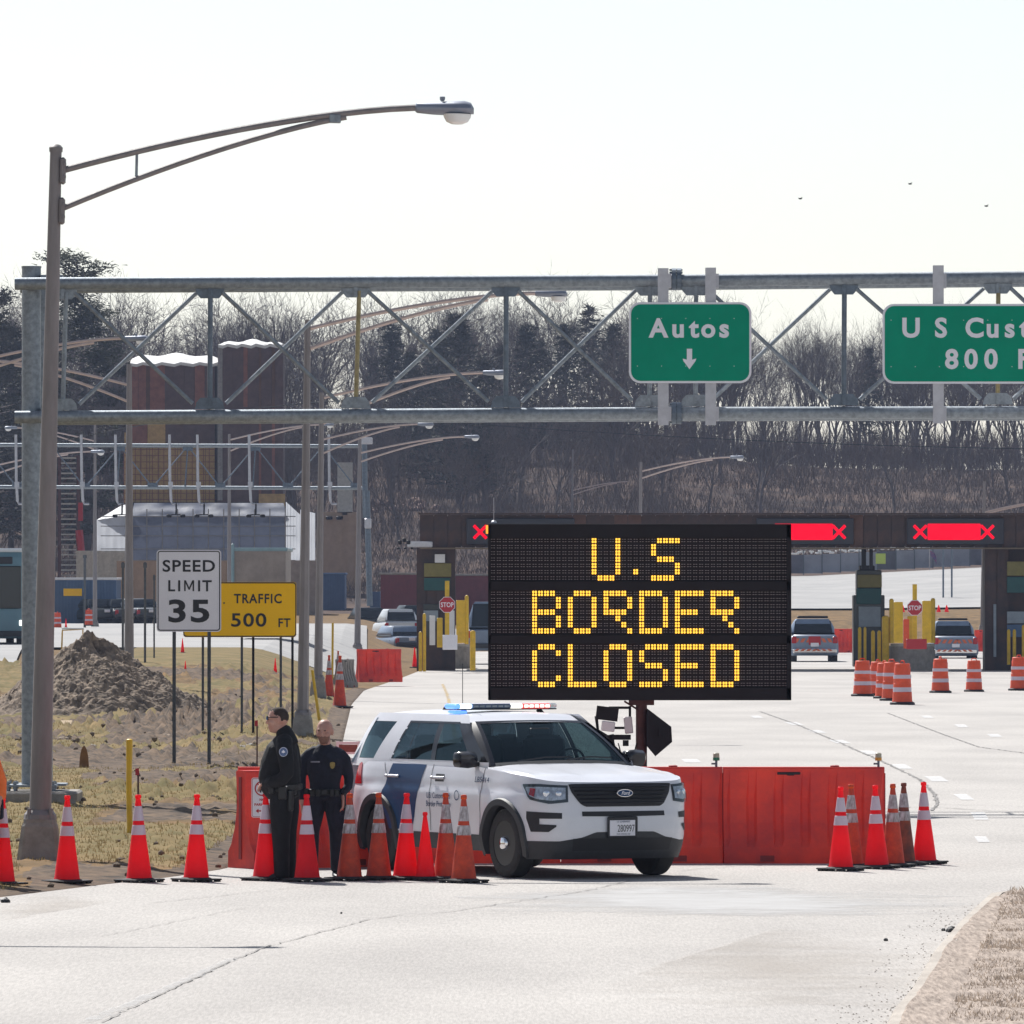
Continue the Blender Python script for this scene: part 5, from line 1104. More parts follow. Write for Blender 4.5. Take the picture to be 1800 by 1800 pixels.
for side in (-1, 1):
    lo, hi = [(.65, .815), (.80, .80), (.86, .795), (.95, .81), (1.12, .84), (1.27, .985)], [(.65, .99), (.8, .995), (1.0, 1.005), (1.27, 1.0)]
    hl = fpatch(lo, hi, 'headlight', M['plastic'], .004, side, 20, 6)
    o = fpatch([(.68, .845), (.84, .83), (1.0, .845), (1.12, .88), (1.2, .95)], [(.68, .965), (1.0, .975), (1.2, .97)], 'headlight_reflector', M['headl'], .012, side, 16, 5); o.parent = hl
    for uu, rr_ in ((.76, .035), (.90, .04)): q = MB(); q.lathe([(rr_, 0), (rr_*.9, .012), (.01, .02)], (0, 0, 0), 16, axis='x'); o = q.build('headlight_lens', M['chrome'], hl, smooth=True); o.location = LB(uu, .905, side, .006); o.rotation_euler = (0, 0, side*.55)
    o = fpatch([(1.04, .87), (1.12, .89)], [(1.04, .955), (1.12, .96)], 'side_marker', M['tail'], .018, side, 4, 4); o.parent = hl
    o = fpatch([(a, b-.004) for a, b in lo], hi, 'headlight_cover', M['clear'], .028, side, 20, 6); o.parent = hl
    fpatch([(.72, .64), (1.17, .64)], [(.70, .70), (1.19, .715)], 'fog_intake', M['black'], .005, side, 10, 4)
    fpatch([(.98, .50), (1.10, .50), (1.17, .64)], [(.98, .64), (1.17, .642)], 'fog_intake', M['black'], .005, side, 8, 4)
    fpatch([(.86, .50), (.98, .50)], [(.76, .575), (.98, .58)], 'fog_intake', M['black'], .005, side, 8, 4)
    fpatch([(.78, .556), (.86, .503), (.98, .50)], [(.78, .575), (.98, .58)], 'fog_intake', M['black'], .006, side, 8, 4)
q = MB(); c0 = LB(0, .535, 1, .02)+Vector((0, -.05, 0)); q.bbox(c0+Vector((0, 0, .01)), (.03, .36, .23), .01); pl = q.build('plate_holder', M['black'], car)
q = MB(); q.bbox(c0+Vector((.018, -.01, .005)), (.008, .305, .165), .004); q.build('license_plate', M['signwhite'], pl)
text('280997', .074, M['black'], pl, c0+Vector((.0235, .03, -.035)), bold=0, width=.205, rot=(R(90), 0, R(90)), depth=.0005)
text('U.S. GOVERNMENT', .018, M['carblue'], pl, c0+Vector((.0235, 0, .062)), width=.16, rot=(R(90), 0, R(90)), depth=.0005)
text('FOR OFFICIAL USE', .014, M['carblue'], pl, c0+Vector((.0235, 0, -.066)), width=.16, rot=(R(90), 0, R(90)), depth=.0005)
q = MB(); q.box((.45, 0, .30), (.6, 1.3, .1)); q.box((-1.8, 0, .36), (3.6, .85, .16)); q.tube([(0, -.8, .33), (0, .8, .33)], .04, 8); q.build('underbody', M['black'], car)
fpatch([(-.6, .30), (.6, .30)], [(-.56, .43), (.56, .43)], 'bumper_vent', M['black'], .008, na=20, nb=3)
# light bar
lbm = MB(); LX, LZ = -1.84, 1.79
lbm.bbox((LX, 0, LZ-.032), (.27, 1.22, .014), .006); lbm.tube([(LX, -.45, LZ-.04), (LX, -.5, LZ-.09)], .03, 8); lbm.tube([(LX, .45, LZ-.04), (LX, .5, LZ-.09)], .03, 8); lbar = lbm.build('light_bar', M['plastic'], car)
M['bluelit'] = mat('blue_beacon', (.03, .12, .9), .3, emit=(.12, .3, 1), es=1.1); M['bluehot'] = mat('blue_beacon_hot', (.6, .75, 1), .3, emit=(.6, .78, 1), es=1.6)
M['redlit'] = mat('red_beacon', (.9, .05, .05), .3, emit=(1, .06, .05), es=.7); M['whitelit'] = mat('white_beacon', (.9, .9, .85), .3, emit=(1, .96, .88), es=1.1); M['dimlens'] = mat('dim_lens', (.10, .14, .22), .25)
def seg(y0, y1, m, nm, dx=.0): q = MB(); q.bbox((LX+dx, (y0+y1)/2, LZ), (.25, abs(y1-y0)-.004, .055), .014); return q.build(nm, M[m], lbar, smooth=False)
seg(-.64, -.56, 'bluelit', 'blue_beacon'); seg(-.56, -.42, 'bluehot', 'blue_beacon'); seg(-.42, .06, 'dimlens', 'dark_beacon'); seg(.06, .20, 'whitelit', 'white_beacon'); seg(.20, .54, 'redlit', 'red_beacon'); seg(.54, .62, 'dimwhite' if 'dimwhite' in M else 'clear', 'end_cap')
for k in range(5): q = MB(); q.bbox((LX+.128, .235+.065*k, LZ), (.006, .05, .03), .002); q.build('beacon_diode', M['whitelit'], lbar)
for k in range(6): q = MB(); q.bbox((LX+.128, -.38+.075*k, LZ), (.006, .055, .022), .002); q.build('dark_diode', M['galv'], lbar)
q = MB(); q.bbox((LX, -.54, LZ-.06), (.2, .14, .03), .01); q.build('blue_beacon', M['bluelit'], lbar)
q = MB(); q.bbox((LX, 0, LZ+.028), (.24, 1.18, .006), .005); q.build('bar_cover', M['signwhite'], lbar)
q = MB(); q.tube([(-1.95, -.42, 1.73), (-1.95, -.42, 2.25)], .004, 5); q.lathe([(.02, 0), (.01, .04)], (-1.95, -.42, 1.72), 8); q.build('antenna', M['black'], car)
q = MB(); q.loft([[Vector((-2.9+x, -.1+y, 1.73+z)) for x, y, z in ((-.08*k, -.03*k, h_), (.08*k, -.02*k, h_), (.08*k, .02*k, h_), (-.08*k, .03*k, h_))] for k, h_ in ((1, 0), (.8, .03), (.3, .06))]); q.build('antenna_fin', M['gloss'], car)

# ================================================================ people
def limb(mb, pts, n=14, ref=(0, 1, 0)):
    """pts: (x, y, z, ra, rb) with overlapping closed tube; ra across, rb along ref"""
    P = [Vector(p[:3]) for p in pts]; rings = []
    for k, p in enumerate(P):
        t = (P[min(k+1, len(P)-1)]-P[max(k-1, 0)]).normalized(); b = Vector(ref); b = (b-t*b.dot(t)).normalized(); a = t.cross(b).normalized()
        ra, rb = pts[k][3], pts[k][4] if len(pts[k]) > 4 else pts[k][3]
        rings.append([p+a*math.cos(2*math.pi*i/n)*ra+b*math.sin(2*math.pi*i/n)*rb for i in range(n)])
    e0, e1 = P[0]+(P[0]-P[1]).normalized()*min(pts[0][3], .03), P[-1]+(P[-1]-P[-2]).normalized()*min(pts[-1][3], .03)
    sh = lambda r_, c_, k: [c_+(q-c_)*k for q in r_]
    rings = [[e0+(q-P[0])*.55 for q in rings[0]]]+rings+[[e1+(q-P[-1])*.55 for q in rings[-1]]]; mb.loft(rings)
def ball(mb, c, r_, n=12):
    c = Vector(c); rr = r_ if isinstance(r_, tuple) else (r_,)*3; rings = []
    for k in range(1, 9):
        a = math.pi*k/9; rings.append([c+Vector((rr[0]*math.sin(a)*math.cos(2*math.pi*i/n), rr[1]*math.sin(a)*math.sin(2*math.pi*i/n), -rr[2]*math.cos(a))) for i in range(n)])
    mb.loft(rings)
def head(mb, c, M3, wide=1.0):
    """head facing +x before M3; c = centre of skull"""
    h = MB()
    def add_(fn, *a): fn(h, *a)
    ball(h, (.0, 0, .035), (.095, .076*wide, .095), 18); ball(h, (.028, 0, -.035), (.064, .058*wide, .085), 16); ball(h, (.055, 0, -.085), (.035, .038*wide, .028), 12)
    limb(h, [(.088, 0, .02, .010, .010), (.104, 0, -.005, .012, .012), (.106, 0, -.018, .014, .013)]); ball(h, (.088, 0, -.052), (.012, .026, .009), 10); ball(h, (.088, 0, -.064), (.011, .022, .008), 10)
    ball(h, (.086, .03, .028), (.016, .026, .008), 10); ball(h, (.086, -.03, .028), (.016, .026, .008), 10)
    for s_ in (-1, 1): ball(h, (.052, s_*.045, -.02), (.035, .024, .03), 10); limb(h, [(-.0, s_*.076*wide, .028, .018, .010), (-.006, s_*.083*wide, .008, .02, .008), (.0, s_*.078*wide, -.02, .012, .008)])
    mb.add([Vector(c)+M3 @ Vector(v) for v in h.v], h.f)
def hand(mb, w_, d, palm_n, curl=.5, sp=1):
    """w_ wrist point, d direction of the hand, palm_n palm normal"""
    d = Vector(d).normalized(); pn = Vector(palm_n); pn = (pn-d*pn.dot(d)).normalized(); s_ = d.cross(pn)*sp; w_ = Vector(w_)
    limb(mb, [(*(w_-d*.02), .026, .02), (*(w_+d*.03), .036, .018), (*(w_+d*.085), .040, .016)], 10, pn)
    for k, (o, L) in enumerate(((-.03, .065), (-.01, .078), (.011, .073), (.03, .055))):
        a = w_+d*.085+s_*o; dd = (d+pn*curl*.6).normalized(); b = a+dd*L*.5; d3 = (d+pn*curl*1.8).normalized(); c = b+d3*L*.5
        limb(mb, [(*a, .0095), (*b, .009), (*c, .0075)], 8, tuple(s_))
    a = w_+d*.025-s_*.03; b = a+(d*.7-s_*.75+pn*.3).normalized()*.045; c = b+(d*.95-s_*.1+pn*.5).normalized()*.035; limb(mb, [(*a, .013), (*b, .011), (*c, .009)], 8, tuple(pn))
# --- officer in sunglasses, seen from his left side, facing -x
def officer_side():
    p = G(492, 1551); t = thing('person', 'standing officer in black jacket and sunglasses, seen from the side behind the cones', 'person', (p.x, p.y, .02)); F = Vector((-1, 0, 0))
    k = .985
    body = MB(); limb(body, [(.04, 0, .90, .15, .16), (.02, 0, 1.1, .15, .17), (.03, 0, 1.3, .13, .19), (.05, 0, 1.43, .08, .12)]); limb(body, [(.05, 0, 1.40, .07, .07), (.035, 0, 1.50, .062, .06), (.01, 0, 1.56, .066, .064)])
    head(body, (-.012, 0, 1.628), rz(math.pi+.10) @ Matrix.Diagonal((1.16, 1.16, 1.10)))
    for s_ in (-1, 1):
        limb(body, [(.04, s_*.09, .92, .07, .07), (.04, s_*.10, .5, .05, .05), (.045, s_*.10, .1, .04, .04)]); limb(body, [(.05, s_*.2, 1.38, .05, .05), (.10, s_*.262, 1.12, .03, .03), (.06, s_*.262, 1.035, .03, .03), (-.08, s_*.19, .995, .028, .028), (-.16, s_*.1, .985, .028, .028)])
        hand(body, (-.17, s_*.085, .985), (-.35, -s_*.75, -.15), (.6, 0, -.6), .5, s_)
    def hairf(c_):
        f_, h_ = -(c_.x+.012), c_.z-1.628+.018*noise.noise(c_*40)
        if h_ > .098 and f_ < .085: return 1
        if h_ > .055+.0*f_ and f_ < .045 and not (h_ < .07 and f_ > .02): return 1
        if h_ > .0 and f_ < -.035: return 1
        return 1 if (h_ > .02 and f_ < -.005 and abs(c_.y) < .088) else 0
    remesh(body, 'body', [M['skin'], M['hair']], t, .0085, 3, matfn=hairf)
    j = MB()
    limb(j, [(.045, 0, .90, .185, .19), (.015, 0, .97, .215, .20), (-.005, 0, 1.06, .225, .205), (.005, 0, 1.2, .205, .215), (.03, 0, 1.34, .17, .22), (.055, 0, 1.43, .115, .16), (.06, 0, 1.47, .085, .09)], 24)
    limb(j, [(.07, 0, 1.40, .13, .15), (.065, 0, 1.46, .105, .12), (.045, 0, 1.515, .088, .088), (.035, 0, 1.545, .08, .08)], 16)
    for s_ in (-1, 1):
        limb(j, [(.065, s_*.11, 1.435, .085, .075), (.07, s_*.175, 1.40, .088, .07), (.085, s_*.235, 1.33, .088, .075), (.11, s_*.265, 1.20, .082, .072), (.115, s_*.27, 1.10, .075, .068), (.06, s_*.265, 1.035, .07, .06), (-.05, s_*.22, 1.00, .062, .055), (-.14, s_*.12, .985, .05, .045)], 16)
    remesh(j, 'jacket', M['navyblack'], t, .011, 3)
    tr = MB(); limb(tr, [(.045, 0, .96, .165, .17), (.05, 0, .86, .165, .18)], 18)
    for s_, dx in ((-1, -.01), (1, .03)):
        limb(tr, [(.045+dx*.3, s_*.085, .92, .14, .10), (.04+dx, s_*.095, .70, .122, .105), (.035+dx, s_*.10, .50, .10, .09), (.04+dx, s_*.10, .30, .088, .08), (.045+dx, s_*.10, .08, .082, .078), (.04+dx, s_*.10, .045, .085, .08)], 16)
    remesh(tr, 'trousers', M['navyblack'], t, .012, 3)
    for s_, dx in ((-1, -.01), (1, .03)): b = MB(); limb(b, [(.07+dx, s_*.10, .05, .05, .05), (.0+dx, s_*.10, .045, .048, .045), (-.09+dx, s_*.105, .03, .045, .028), (-.15+dx, s_*.11, .025, .035, .022)], 12, (0, 0, 1)); remesh(b, 'boot', M['leather'], t, .008, 2)
    b = MB(); limb(b, [(.04, 0, .915, .20, .195), (.035, 0, .965, .205, .20)], 24); b.bbox((.06, -.205, .90), (.09, .05, .14), .01); b.bbox((.14, -.18, .82), (.06, .06, .22), .015); b.bbox((-.06, -.2, .93), (.06, .04, .08), .01); b.bbox((.17, -.1, .92), (.04, .08, .09), .01); b.build('duty_belt', M['leather'], t)
    b = MB()
    for x in (-.035, .0, .105): b.lathe([(.008, -.232), (.006, -.236)], (x, 0, .965), 8, axis='y')
    b.build('belt_keepers', M['chrome'], t)
    c = Vector((-.012, 0, 1.628))
    b = MB()
    for s_ in (-1, 1): b.bbox(c+Vector((-.112, s_*.034, .027)), (.014, .06, .038), .006, rot=rz(s_*.25)); 
    g_ = b.build('sunglasses', mat('blue_mirror_lens', (.02, .12, .3), .1, .6), t)
    b = MB()
    for s_ in (-1, 1): b.box(c+Vector((-.05, s_*.094, .036)), (.12, .005, .010))
    b.box(c+Vector((-.116, 0, .042)), (.01, .10, .006)); b.build('sunglasses_frame', M['black'], g_)
    pc = Vector((.085, -.318, 1.315)); b = MB(); b.loft([[pc+Vector((.047*kk*math.cos(a), dy, .05*kk*math.sin(a))) for a in [2*math.pi*i/20 for i in range(20)]] for dy, kk in ((.03, 1), (0, 1), (-.003, .9))])
    b.build('shoulder_patch', mat('patch_blue', (.10, .16, .33), .7, 0, .3, 60), t); b = MB(); b.prism([(pc.x-.022, pc.z-.002), (pc.x, pc.z-.012), (pc.x+.022, pc.z-.002), (pc.x+.012, pc.z+.008), (pc.x, pc.z+.022), (pc.x-.012, pc.z+.008)], pc.y-.006, pc.y-.003)
    b.loft([[pc+Vector((.044*kk*math.cos(a), -.005, .047*kk*math.sin(a))) for a in [2*math.pi*i/20 for i in range(20)]] for kk in (1, .92)], cap=False); b.build('patch_emblem', M['signwhite'], t)
    t.scale = (1.0, 1.0, 1.03); t.rotation_euler = (0, 0, -.12); return t
officer_side()
# --- bald officer facing the camera
def officer_front():
    p = G(571, 1547); t = thing('person', 'bald bearded officer in dark shirt and trousers facing the camera beside the police car', 'person', (p.x, p.y, .02)); b = MB()
    limb(b, [(0, .02, .90, .15, .11), (0, .02, 1.1, .14, .11), (0, .02, 1.3, .16, .10), (0, .03, 1.4, .10, .07)], 16); limb(b, [(0, .03, 1.36, .066, .064), (0, .02, 1.44, .062, .06), (0, .01, 1.50, .06, .058)])
    head(b, (-.0, -.0, 1.565), rz(-math.pi/2-.28) @ Matrix.Diagonal((1.12, 1.12, 1.10)))
    HB = lambda c: 0
    for s_, hx, hy, hz in ((-1, -.245, -.02, .80), (1, .20, -.03, .86)):
        limb(b, [(s_*.17, .03, 1.30, .04, .04), (s_*.252, .05, 1.08, .034, .034), (s_*.25, .02, .98, .034, .034), (hx, hy+.005, hz+.03, .028, .028), (hx, hy, hz, .027, .026)])
        hand(b, (hx, hy, hz), (-s_*.05, -.15, -1), (-s_*1, 0, 0) if s_ < 0 else (-1, 0, 0), .45, -s_)
    for s_ in (-1, 1): limb(b, [(s_*.085, .02, .9, .07, .07), (s_*.125, .0, .5, .045, .045), (s_*.13, .01, .1, .035, .035)])
    def mf(c):
        if 1.44 < c.z < 1.522 and c.y < -.035: return 1
        return 0
    M['beard'] = mat('bearded_skin', (.24, .125, .09), .75, 0, .3, 40)
    remesh(b, 'body', [M['skin'], M['beard']], t, .0085, 3, matfn=mf)
    j = MB(); limb(j, [(0, .02, .93, .165, .12), (0, .02, 1.02, .165, .125), (0, .015, 1.15, .192, .128), (0, .01, 1.28, .202, .125), (0, .025, 1.34, .165, .11), (0, .03, 1.395, .12, .085), (0, .03, 1.43, .078, .072)], 24)
    for s_, hx, hy, hz in ((-1, -.245, -.02, .80), (1, .20, -.03, .86)):
        limb(j, [(s_*.09, .03, 1.37, .06, .055), (s_*.165, .03, 1.325, .068, .062), (s_*.215, .035, 1.27, .068, .066), (s_*.240, .045, 1.18, .062, .060), (s_*.258, .05, 1.08, .055, .055), (s_*.252, .02, .98, .05, .048), (hx, hy+.01, hz+.06, .042, .04)], 16)
    remesh(j, 'shirt', M['navy'], t, .011, 3)
    c = MB()
    for s_ in (-1, 1): c.loft([[Vector(v) for v in ((s_*.012, -.045, 1.345), (s_*.055, -.055, 1.34), (s_*.085, -.02, 1.395), (s_*.06, .02, 1.425), (s_*.045, -.03, 1.40))], [Vector(v)+Vector((0, -.012, .006)) for v in ((s_*.012, -.045, 1.345), (s_*.055, -.055, 1.34), (s_*.085, -.02, 1.395), (s_*.06, .02, 1.425), (s_*.045, -.03, 1.40))]])
    c.build('collar', M['navy'], t)
    c = MB(); c.box((0, -.108, 1.13), (.03, .006, .38)); 
    for k in range(5): c.lathe([(.006, -.114), (.005, -.116)], (0, 0, .98+.08*k), 6, axis='y')
    for s_ in (-1, 1): c.bbox((s_*.085, -.103, 1.19), (.10, .012, .10), .004); c.bbox((s_*.085, -.108, 1.23), (.105, .012, .03), .004)
    c.build('placket_and_pockets', M['navy'], t)
    tr = MB(); limb(tr, [(0, .02, .95, .155, .115), (0, .02, .86, .165, .125)], 18)
    for s_, sp in ((-1, .135), (1, .125)):
        limb(tr, [(s_*.085, .02, .90, .095, .115), (s_*.10, .005, .70, .092, .105), (s_*sp, -.005, .50, .078, .085), (s_*sp, .01, .30, .07, .075), (s_*sp, .01, .09, .062, .07)], 16)
        tr.bbox((s_*.205, .0, .62), (.03, .14, .2), .012)
    remesh(tr, 'trousers', M['navy'], t, .011, 3)
    for s_, sp in ((-1, .135), (1, .125)): q = MB(); limb(q, [(s_*sp, .07, .05, .045, .045), (s_*sp, -.0, .045, .05, .045), (s_*(sp+.01), -.10, .032, .05, .03), (s_*(sp+.015), -.16, .025, .04, .022)], 12, (0, 0, 1)); remesh(q, 'boot', M['leather'], t, .008, 2)
    q = MB(); limb(q, [(0, .02, .90, .172, .135), (0, .02, .955, .172, .135)], 24); q.bbox((0, -.12, .928), (.07, .02, .055), .004)
    for x in (-.13, -.07, .08, .135): q.bbox((x, -.125, .92), (.045, .04, .075), .006)
    q.bbox((.205, .0, .86), (.05, .10, .2), .012); q.bbox((.215, .02, .74), (.03, .07, .14), .01); q.bbox((-.195, .0, .90), (.05, .08, .13), .01); q.build('duty_belt', M['leather'], t)
    q = MB(); q.prism([(.085+a, 1.215+b_) for a, b_ in ((-.026, .028), (0, .036), (.026, .028), (.028, 0), (.018, -.028), (0, -.04), (-.018, -.028), (-.028, 0))], -.122, -.112); q.build('badge', mat('brass_badge', (.34, .25, .07), .45, .3, .3, 60), t)
    q = MB(); q.box((-.10, -.1155, 1.252), (.10, .002, .016)); q.build('name_tape', mat('name_tape_thread', (.35, .35, .42), .7, 0, .8, 220), t)
    hd = Vector((0, 0, 1.567)); 
    for s_ in (-1, 1): q = MB(); ball(q, (0, 0, 0), (.012, .01, .006)); o = q.build('eye', M['black'], t, smooth=True); o.location = hd+rz(-math.pi/2-.28) @ Vector((.103, s_*.034, .018))
    t.rotation_euler = (0, 0, 0); t.scale = (.98, .98, .985); return t
officer_front()
# --- worker at the left edge, only an elbow in hi-vis shows
def worker():
    p = G(-42, 1562); t = thing('person', 'worker in an orange vest at the left edge, only the bent arm in the picture', 'person', (p.x, p.y, .02)); b = MB()
    limb(b, [(0, 0, .9, .15, .11), (0, 0, 1.2, .16, .11), (0, 0, 1.4, .09, .07)]); limb(b, [(0, 0, 1.38, .06, .06), (0, 0, 1.5, .055, .055)]); head(b, (0, 0, 1.62), rz(-1.2))
    for s_ in (-1, 1): limb(b, [(s_*.09, 0, .9, .1, .1), (s_*.1, 0, .1, .05, .05)]); limb(b, [(s_*.18, 0, 1.35, .05, .05), (s_*.26, 0, 1.05, .045, .045), (s_*.24, -.12, .85, .03, .03)]); hand(b, (s_*.24, -.13, .82), (0, -.2, -1), (-s_, 0, 0), .4, -s_)
    remesh(b, 'body', M['skin'], t, .012, 2); j = MB(); limb(j, [(0, 0, .82, .18, .14), (0, 0, 1.3, .19, .13), (0, 0, 1.42, .1, .08)], 18)
    for s_ in (-1, 1): limb(j, [(s_*.15, 0, 1.35, .08, .07), (s_*.25, 0, 1.08, .07, .065), (s_*.255, -.05, .92, .06, .06)])
    remesh(j, 'vest', M['hivis'], t, .013, 2); j = MB()
    for s_ in (-1, 1): limb(j, [(s_*.09, 0, .95, .11, .11), (s_*.1, 0, .5, .085, .085), (s_*.1, 0, .05, .075, .08)]); limb(j, [(s_*.1, -.1, .04, .05, .03), (s_*.1, .06, .04, .05, .04)])
    j.bbox((.25, -.08, .80), (.08, .08, .22), .02); remesh(j, 'trousers', M['navy'], t, .013, 2)
worker()
# white framed barricade between officer and car, standing behind the barrier line
a = W(612, 1330, 97.2); t = thing('barricade', 'white framed barricade with a dull red board just behind the rear of the police car', 'barricade', (a.x, 97.2, 0)); s = FP/97.2
q = MB(); zt = HC-(1303-HY)/s; q.box((0, 0, zt-.02), (.26, .03, .03)); q.box((0, 0, zt-.135), (.26, .03, .025)); q.box((-.12, 0, zt/2), (.03, .04, zt)); q.box((.12, 0, zt/2), (.03, .04, zt)); q.build('frame', M['white'], t)
q = MB(); q.box((0, -.01, zt-.08), (.215, .015, .085)); q.build('board', mat('dull_red_board', (.22, .07, .05), .6, 0, .3, 20), t)
# ================================================================ gatehouse with canopy
YC = 319.0; s = FP/YC
M['fascia'] = mat('weathered_steel_fascia', (.075, .040, .032), .7, .0, .45, 1.5, .1, 12, col2=(.035, .024, .026))
M['fascia2'] = mat('redder_weathered_fascia', (.12, .055, .038), .7, 0, .4, 1.5)
gh = thing('border_gatehouse', 'long low dark brown gatehouse canopy over the inspection lanes', 'gatehouse', ((738-900)/s, YC, 0))
def cp_(px, py, y=0): v = W(px, py, YC); return Vector((v.x-gh.location.x, y, v.z))
XE = 2250; a, b_ = cp_(738, 905), cp_(XE, 962)
q = MB(); q.box(((a.x+b_.x)/2, 5.2, (a.z+b_.z)/2), (b_.x-a.x, 9.6, a.z-b_.z-.1)); q.build('canopy', M['fascia'], gh)
n = 62; pw = (b_.x-a.x)/n
for k in range(n):
    x = a.x+pw*(k+.5); q = MB(); q.box((0, 0, 0), (pw-.025, .06+.02*(k % 2), a.z-b_.z)); o = q.build('fascia_panel', M['fascia2'] if k in (9, 10, 11, 14, 15, 31) else M['fascia'], gh, loc=(x, .36, (a.z+b_.z)/2))
q = MB(); q.box(((a.x+b_.x)/2, .3, b_.z-.04), (b_.x-a.x, .5, .05)); q.build('soffit_edge', mat('soffit_edge', (.16, .12, .08), .7), gh)
q = MB(); q.box(((a.x+b_.x)/2, .3, a.z+.04), (b_.x-a.x+.1, .5, .06)); q.build('coping', M['fascia'], gh)
def column(x0, x1, y0, y1, nm='pillar', m='fascia', dy=.8, dep=1.0, panels=0):
    A, B = cp_(x0, y0), cp_(x1, y1); q = MB(); q.box(((A.x+B.x)/2, dy+dep/2, (A.z+B.z)/2), (B.x-A.x, dep, A.z-B.z)); o = q.build(nm, M[m], gh)
    for k in range(panels):
        w_ = (B.x-A.x)/panels; q = MB(); q.box((A.x+w_*(k+.5), dy-.02, (A.z+B.z)/2), (w_-.03, .03, A.z-B.z-.05)); q.build('pillar_panel', M[m], gh)
    return o
column(732, 800, 955, 1180, panels=4); column(1733, 1775, 955, 1182, panels=2); column(1734, 1850, 955, 1182, dy=1.6, panels=0); column(738, 742, 905, 1180, m='fascia')
column(1516, 1524, 955, 1000, m='blackmetal', dep=.2); column(1530, 1536, 955, 1000, m='blackmetal', dep=.2); column(2040, 2090, 955, 1182)
column(1762, 1870, 962, 1182, m='vehdark', dy=2.4)
def plate(x0, x1, y0, y1, m, nm, par=gh, dy=.70, th=.06):
    A, B = cp_(x0, y0), cp_(x1, y1); q = MB(); q.bbox(((A.x+B.x)/2, dy, (A.z+B.z)/2), (B.x-A.x, th, A.z-B.z), .01); return q.build(nm, M[m], par)
plate(745, 793, 990, 1014, 'olive', 'information_board'); plate(745, 791, 1016, 1038, 'teal', 'information_board'); plate(764, 782, 974, 989, 'white', 'floodlight', dy=.6)
plate(744, 772, 1062, 1072, 'vehdark', 'window'); plate(744, 770, 1073, 1092, 'vehgrey', 'window'); plate(748, 760, 1092, 1120, 'vehdark', 'door')
plate(1772, 1810, 987, 1012, 'olive', 'information_board'); plate(1772, 1810, 1014, 1042, 'teal', 'information_board', dy=.72); plate(1772, 1812, 1075, 1096, 'vehgrey', 'window'); plate(1772, 1812, 1098, 1120, 'navyb' if 'navyb' in M else 'container', 'window'); plate(1748, 1753, 1062, 1155, 'vehgrey', 'downpipe')
# lane signals: black panels with red X signs and bars
M['panelblack'] = mat('signal_panel', (.02, .022, .035), .5)
def signal(cx0, cx1, label, xs, bar=None, amber=None):
    A, B = cp_(cx0, 911), cp_(cx1, 957); t = thing('lane_signal', label, 'lane signal', gh.location+Vector(((A.x+B.x)/2, .24, (A.z+B.z)/2)), 0, 'red lane signals on the canopy'); c = Vector(((A.x+B.x)/2, 0, (A.z+B.z)/2))
    q = MB(); q.bbox((0, 0, 0), (B.x-A.x, .12, A.z-B.z), .02); q.build('signal_panel', M['panelblack'], t)
    for x in xs:
        p = cp_(x, 935)-c
        for sg in (-1, 1): q = MB(); q.bbox((p.x, -.075-.012*sg, p.z), (.68, .02, .11), .008, rot=ry(sg*.80)); q.build('red_cross_bar', M['red_led'], t)
    if bar: P, Q = cp_(bar[0], 920.5)-c, cp_(bar[1], 949)-c; q = MB(); q.bbox(((P.x+Q.x)/2, -.08, (P.z+Q.z)/2), (Q.x-P.x, .03, P.z-Q.z), .02); q.build('red_light_bar', M['red_led'], t)
    if amber: P, Q = cp_(amber[0], 923)-c, cp_(amber[1], 938)-c; q = MB(); q.bbox(((P.x+Q.x)/2, -.1, (P.z+Q.z)/2), (Q.x-P.x, .03, P.z-Q.z), .01); q.build('amber_light', M['amber_led2'], t)
signal(820, 1010, 'left lane signal on the canopy showing a red X beside the message board', (844,), amber=(854, 858)); signal(1330, 1501, 'lane signal at the right of the message board with red bar and X', (1475,), (1362, 1464)); signal(1595, 1765, 'lane signal further right with red bar between two red crosses', (1618, 1736), (1631, 1724))
# booths and island gear
def isl(name, label, cat, px, base, rot=0, group=None): return thing(name, label, cat, G(px, base), rot, group)
def bollards(lst, label_fn, Y):
    for i, (x0, x1, y0, y1) in enumerate(lst):
        p = W((x0+x1)/2, y1, Y); s_ = FP/Y; hgt = (y1-y0)/s_; q = MB(); r_ = max(.05, (x1-x0)/2/s_); q.tube([(0, 0, -.05), (0, 0, hgt-.03)], r_, 10); q.lathe([(r_, hgt-.03), (r_*.7, hgt+.02), (.01, hgt+.04)], n=10)
        tag(q.build('bollard', M['yellow'], loc=(p.x, Y, p.z), smooth=True), label_fn(i), 'bollard', 'yellow bollards at the booths')
bollards([(736, 742, 1112, 1178), (743, 749, 1080, 1178), (826, 836, 1110, 1176), (817, 824, 1048, 1130)], lambda i: ['slim yellow bollard at the outer corner of the left gatehouse pillar', 'slim yellow bollard just inside the left gatehouse pillar', 'short yellow bollard right of the left concrete island', 'tall yellow bollard beside the left yellow guard panel'][i], 312)
bollards([(1508, 1514, 1104, 1166), (1518, 1523, 1104, 1166), (1531, 1538, 1110, 1166), (1542, 1549, 1110, 1166), (1550, 1563, 1084, 1168), (1563, 1571, 1054, 1128), (1636, 1644, 1053, 1128), (1770, 1776, 1108, 1166), (1780, 1786, 1108, 1166), (1796, 1803, 1100, 1166)],
    lambda i: ['leftmost thin yellow bollard before the dark booth', 'second thin yellow bollard before the dark booth', 'third yellow bollard, right of the dark booth door', 'fourth yellow bollard, next to the thick one', 'thick yellow bollard left of the right stop sign', 'tall yellow bollard on the left edge of the right guard panels', 'tall yellow bollard on the right edge of the right guard panels', 'thin yellow bollard right of the dark canopy pillar', 'second thin yellow bollard right of the dark canopy pillar', 'yellow bollard cut by the right edge'][i], 318)
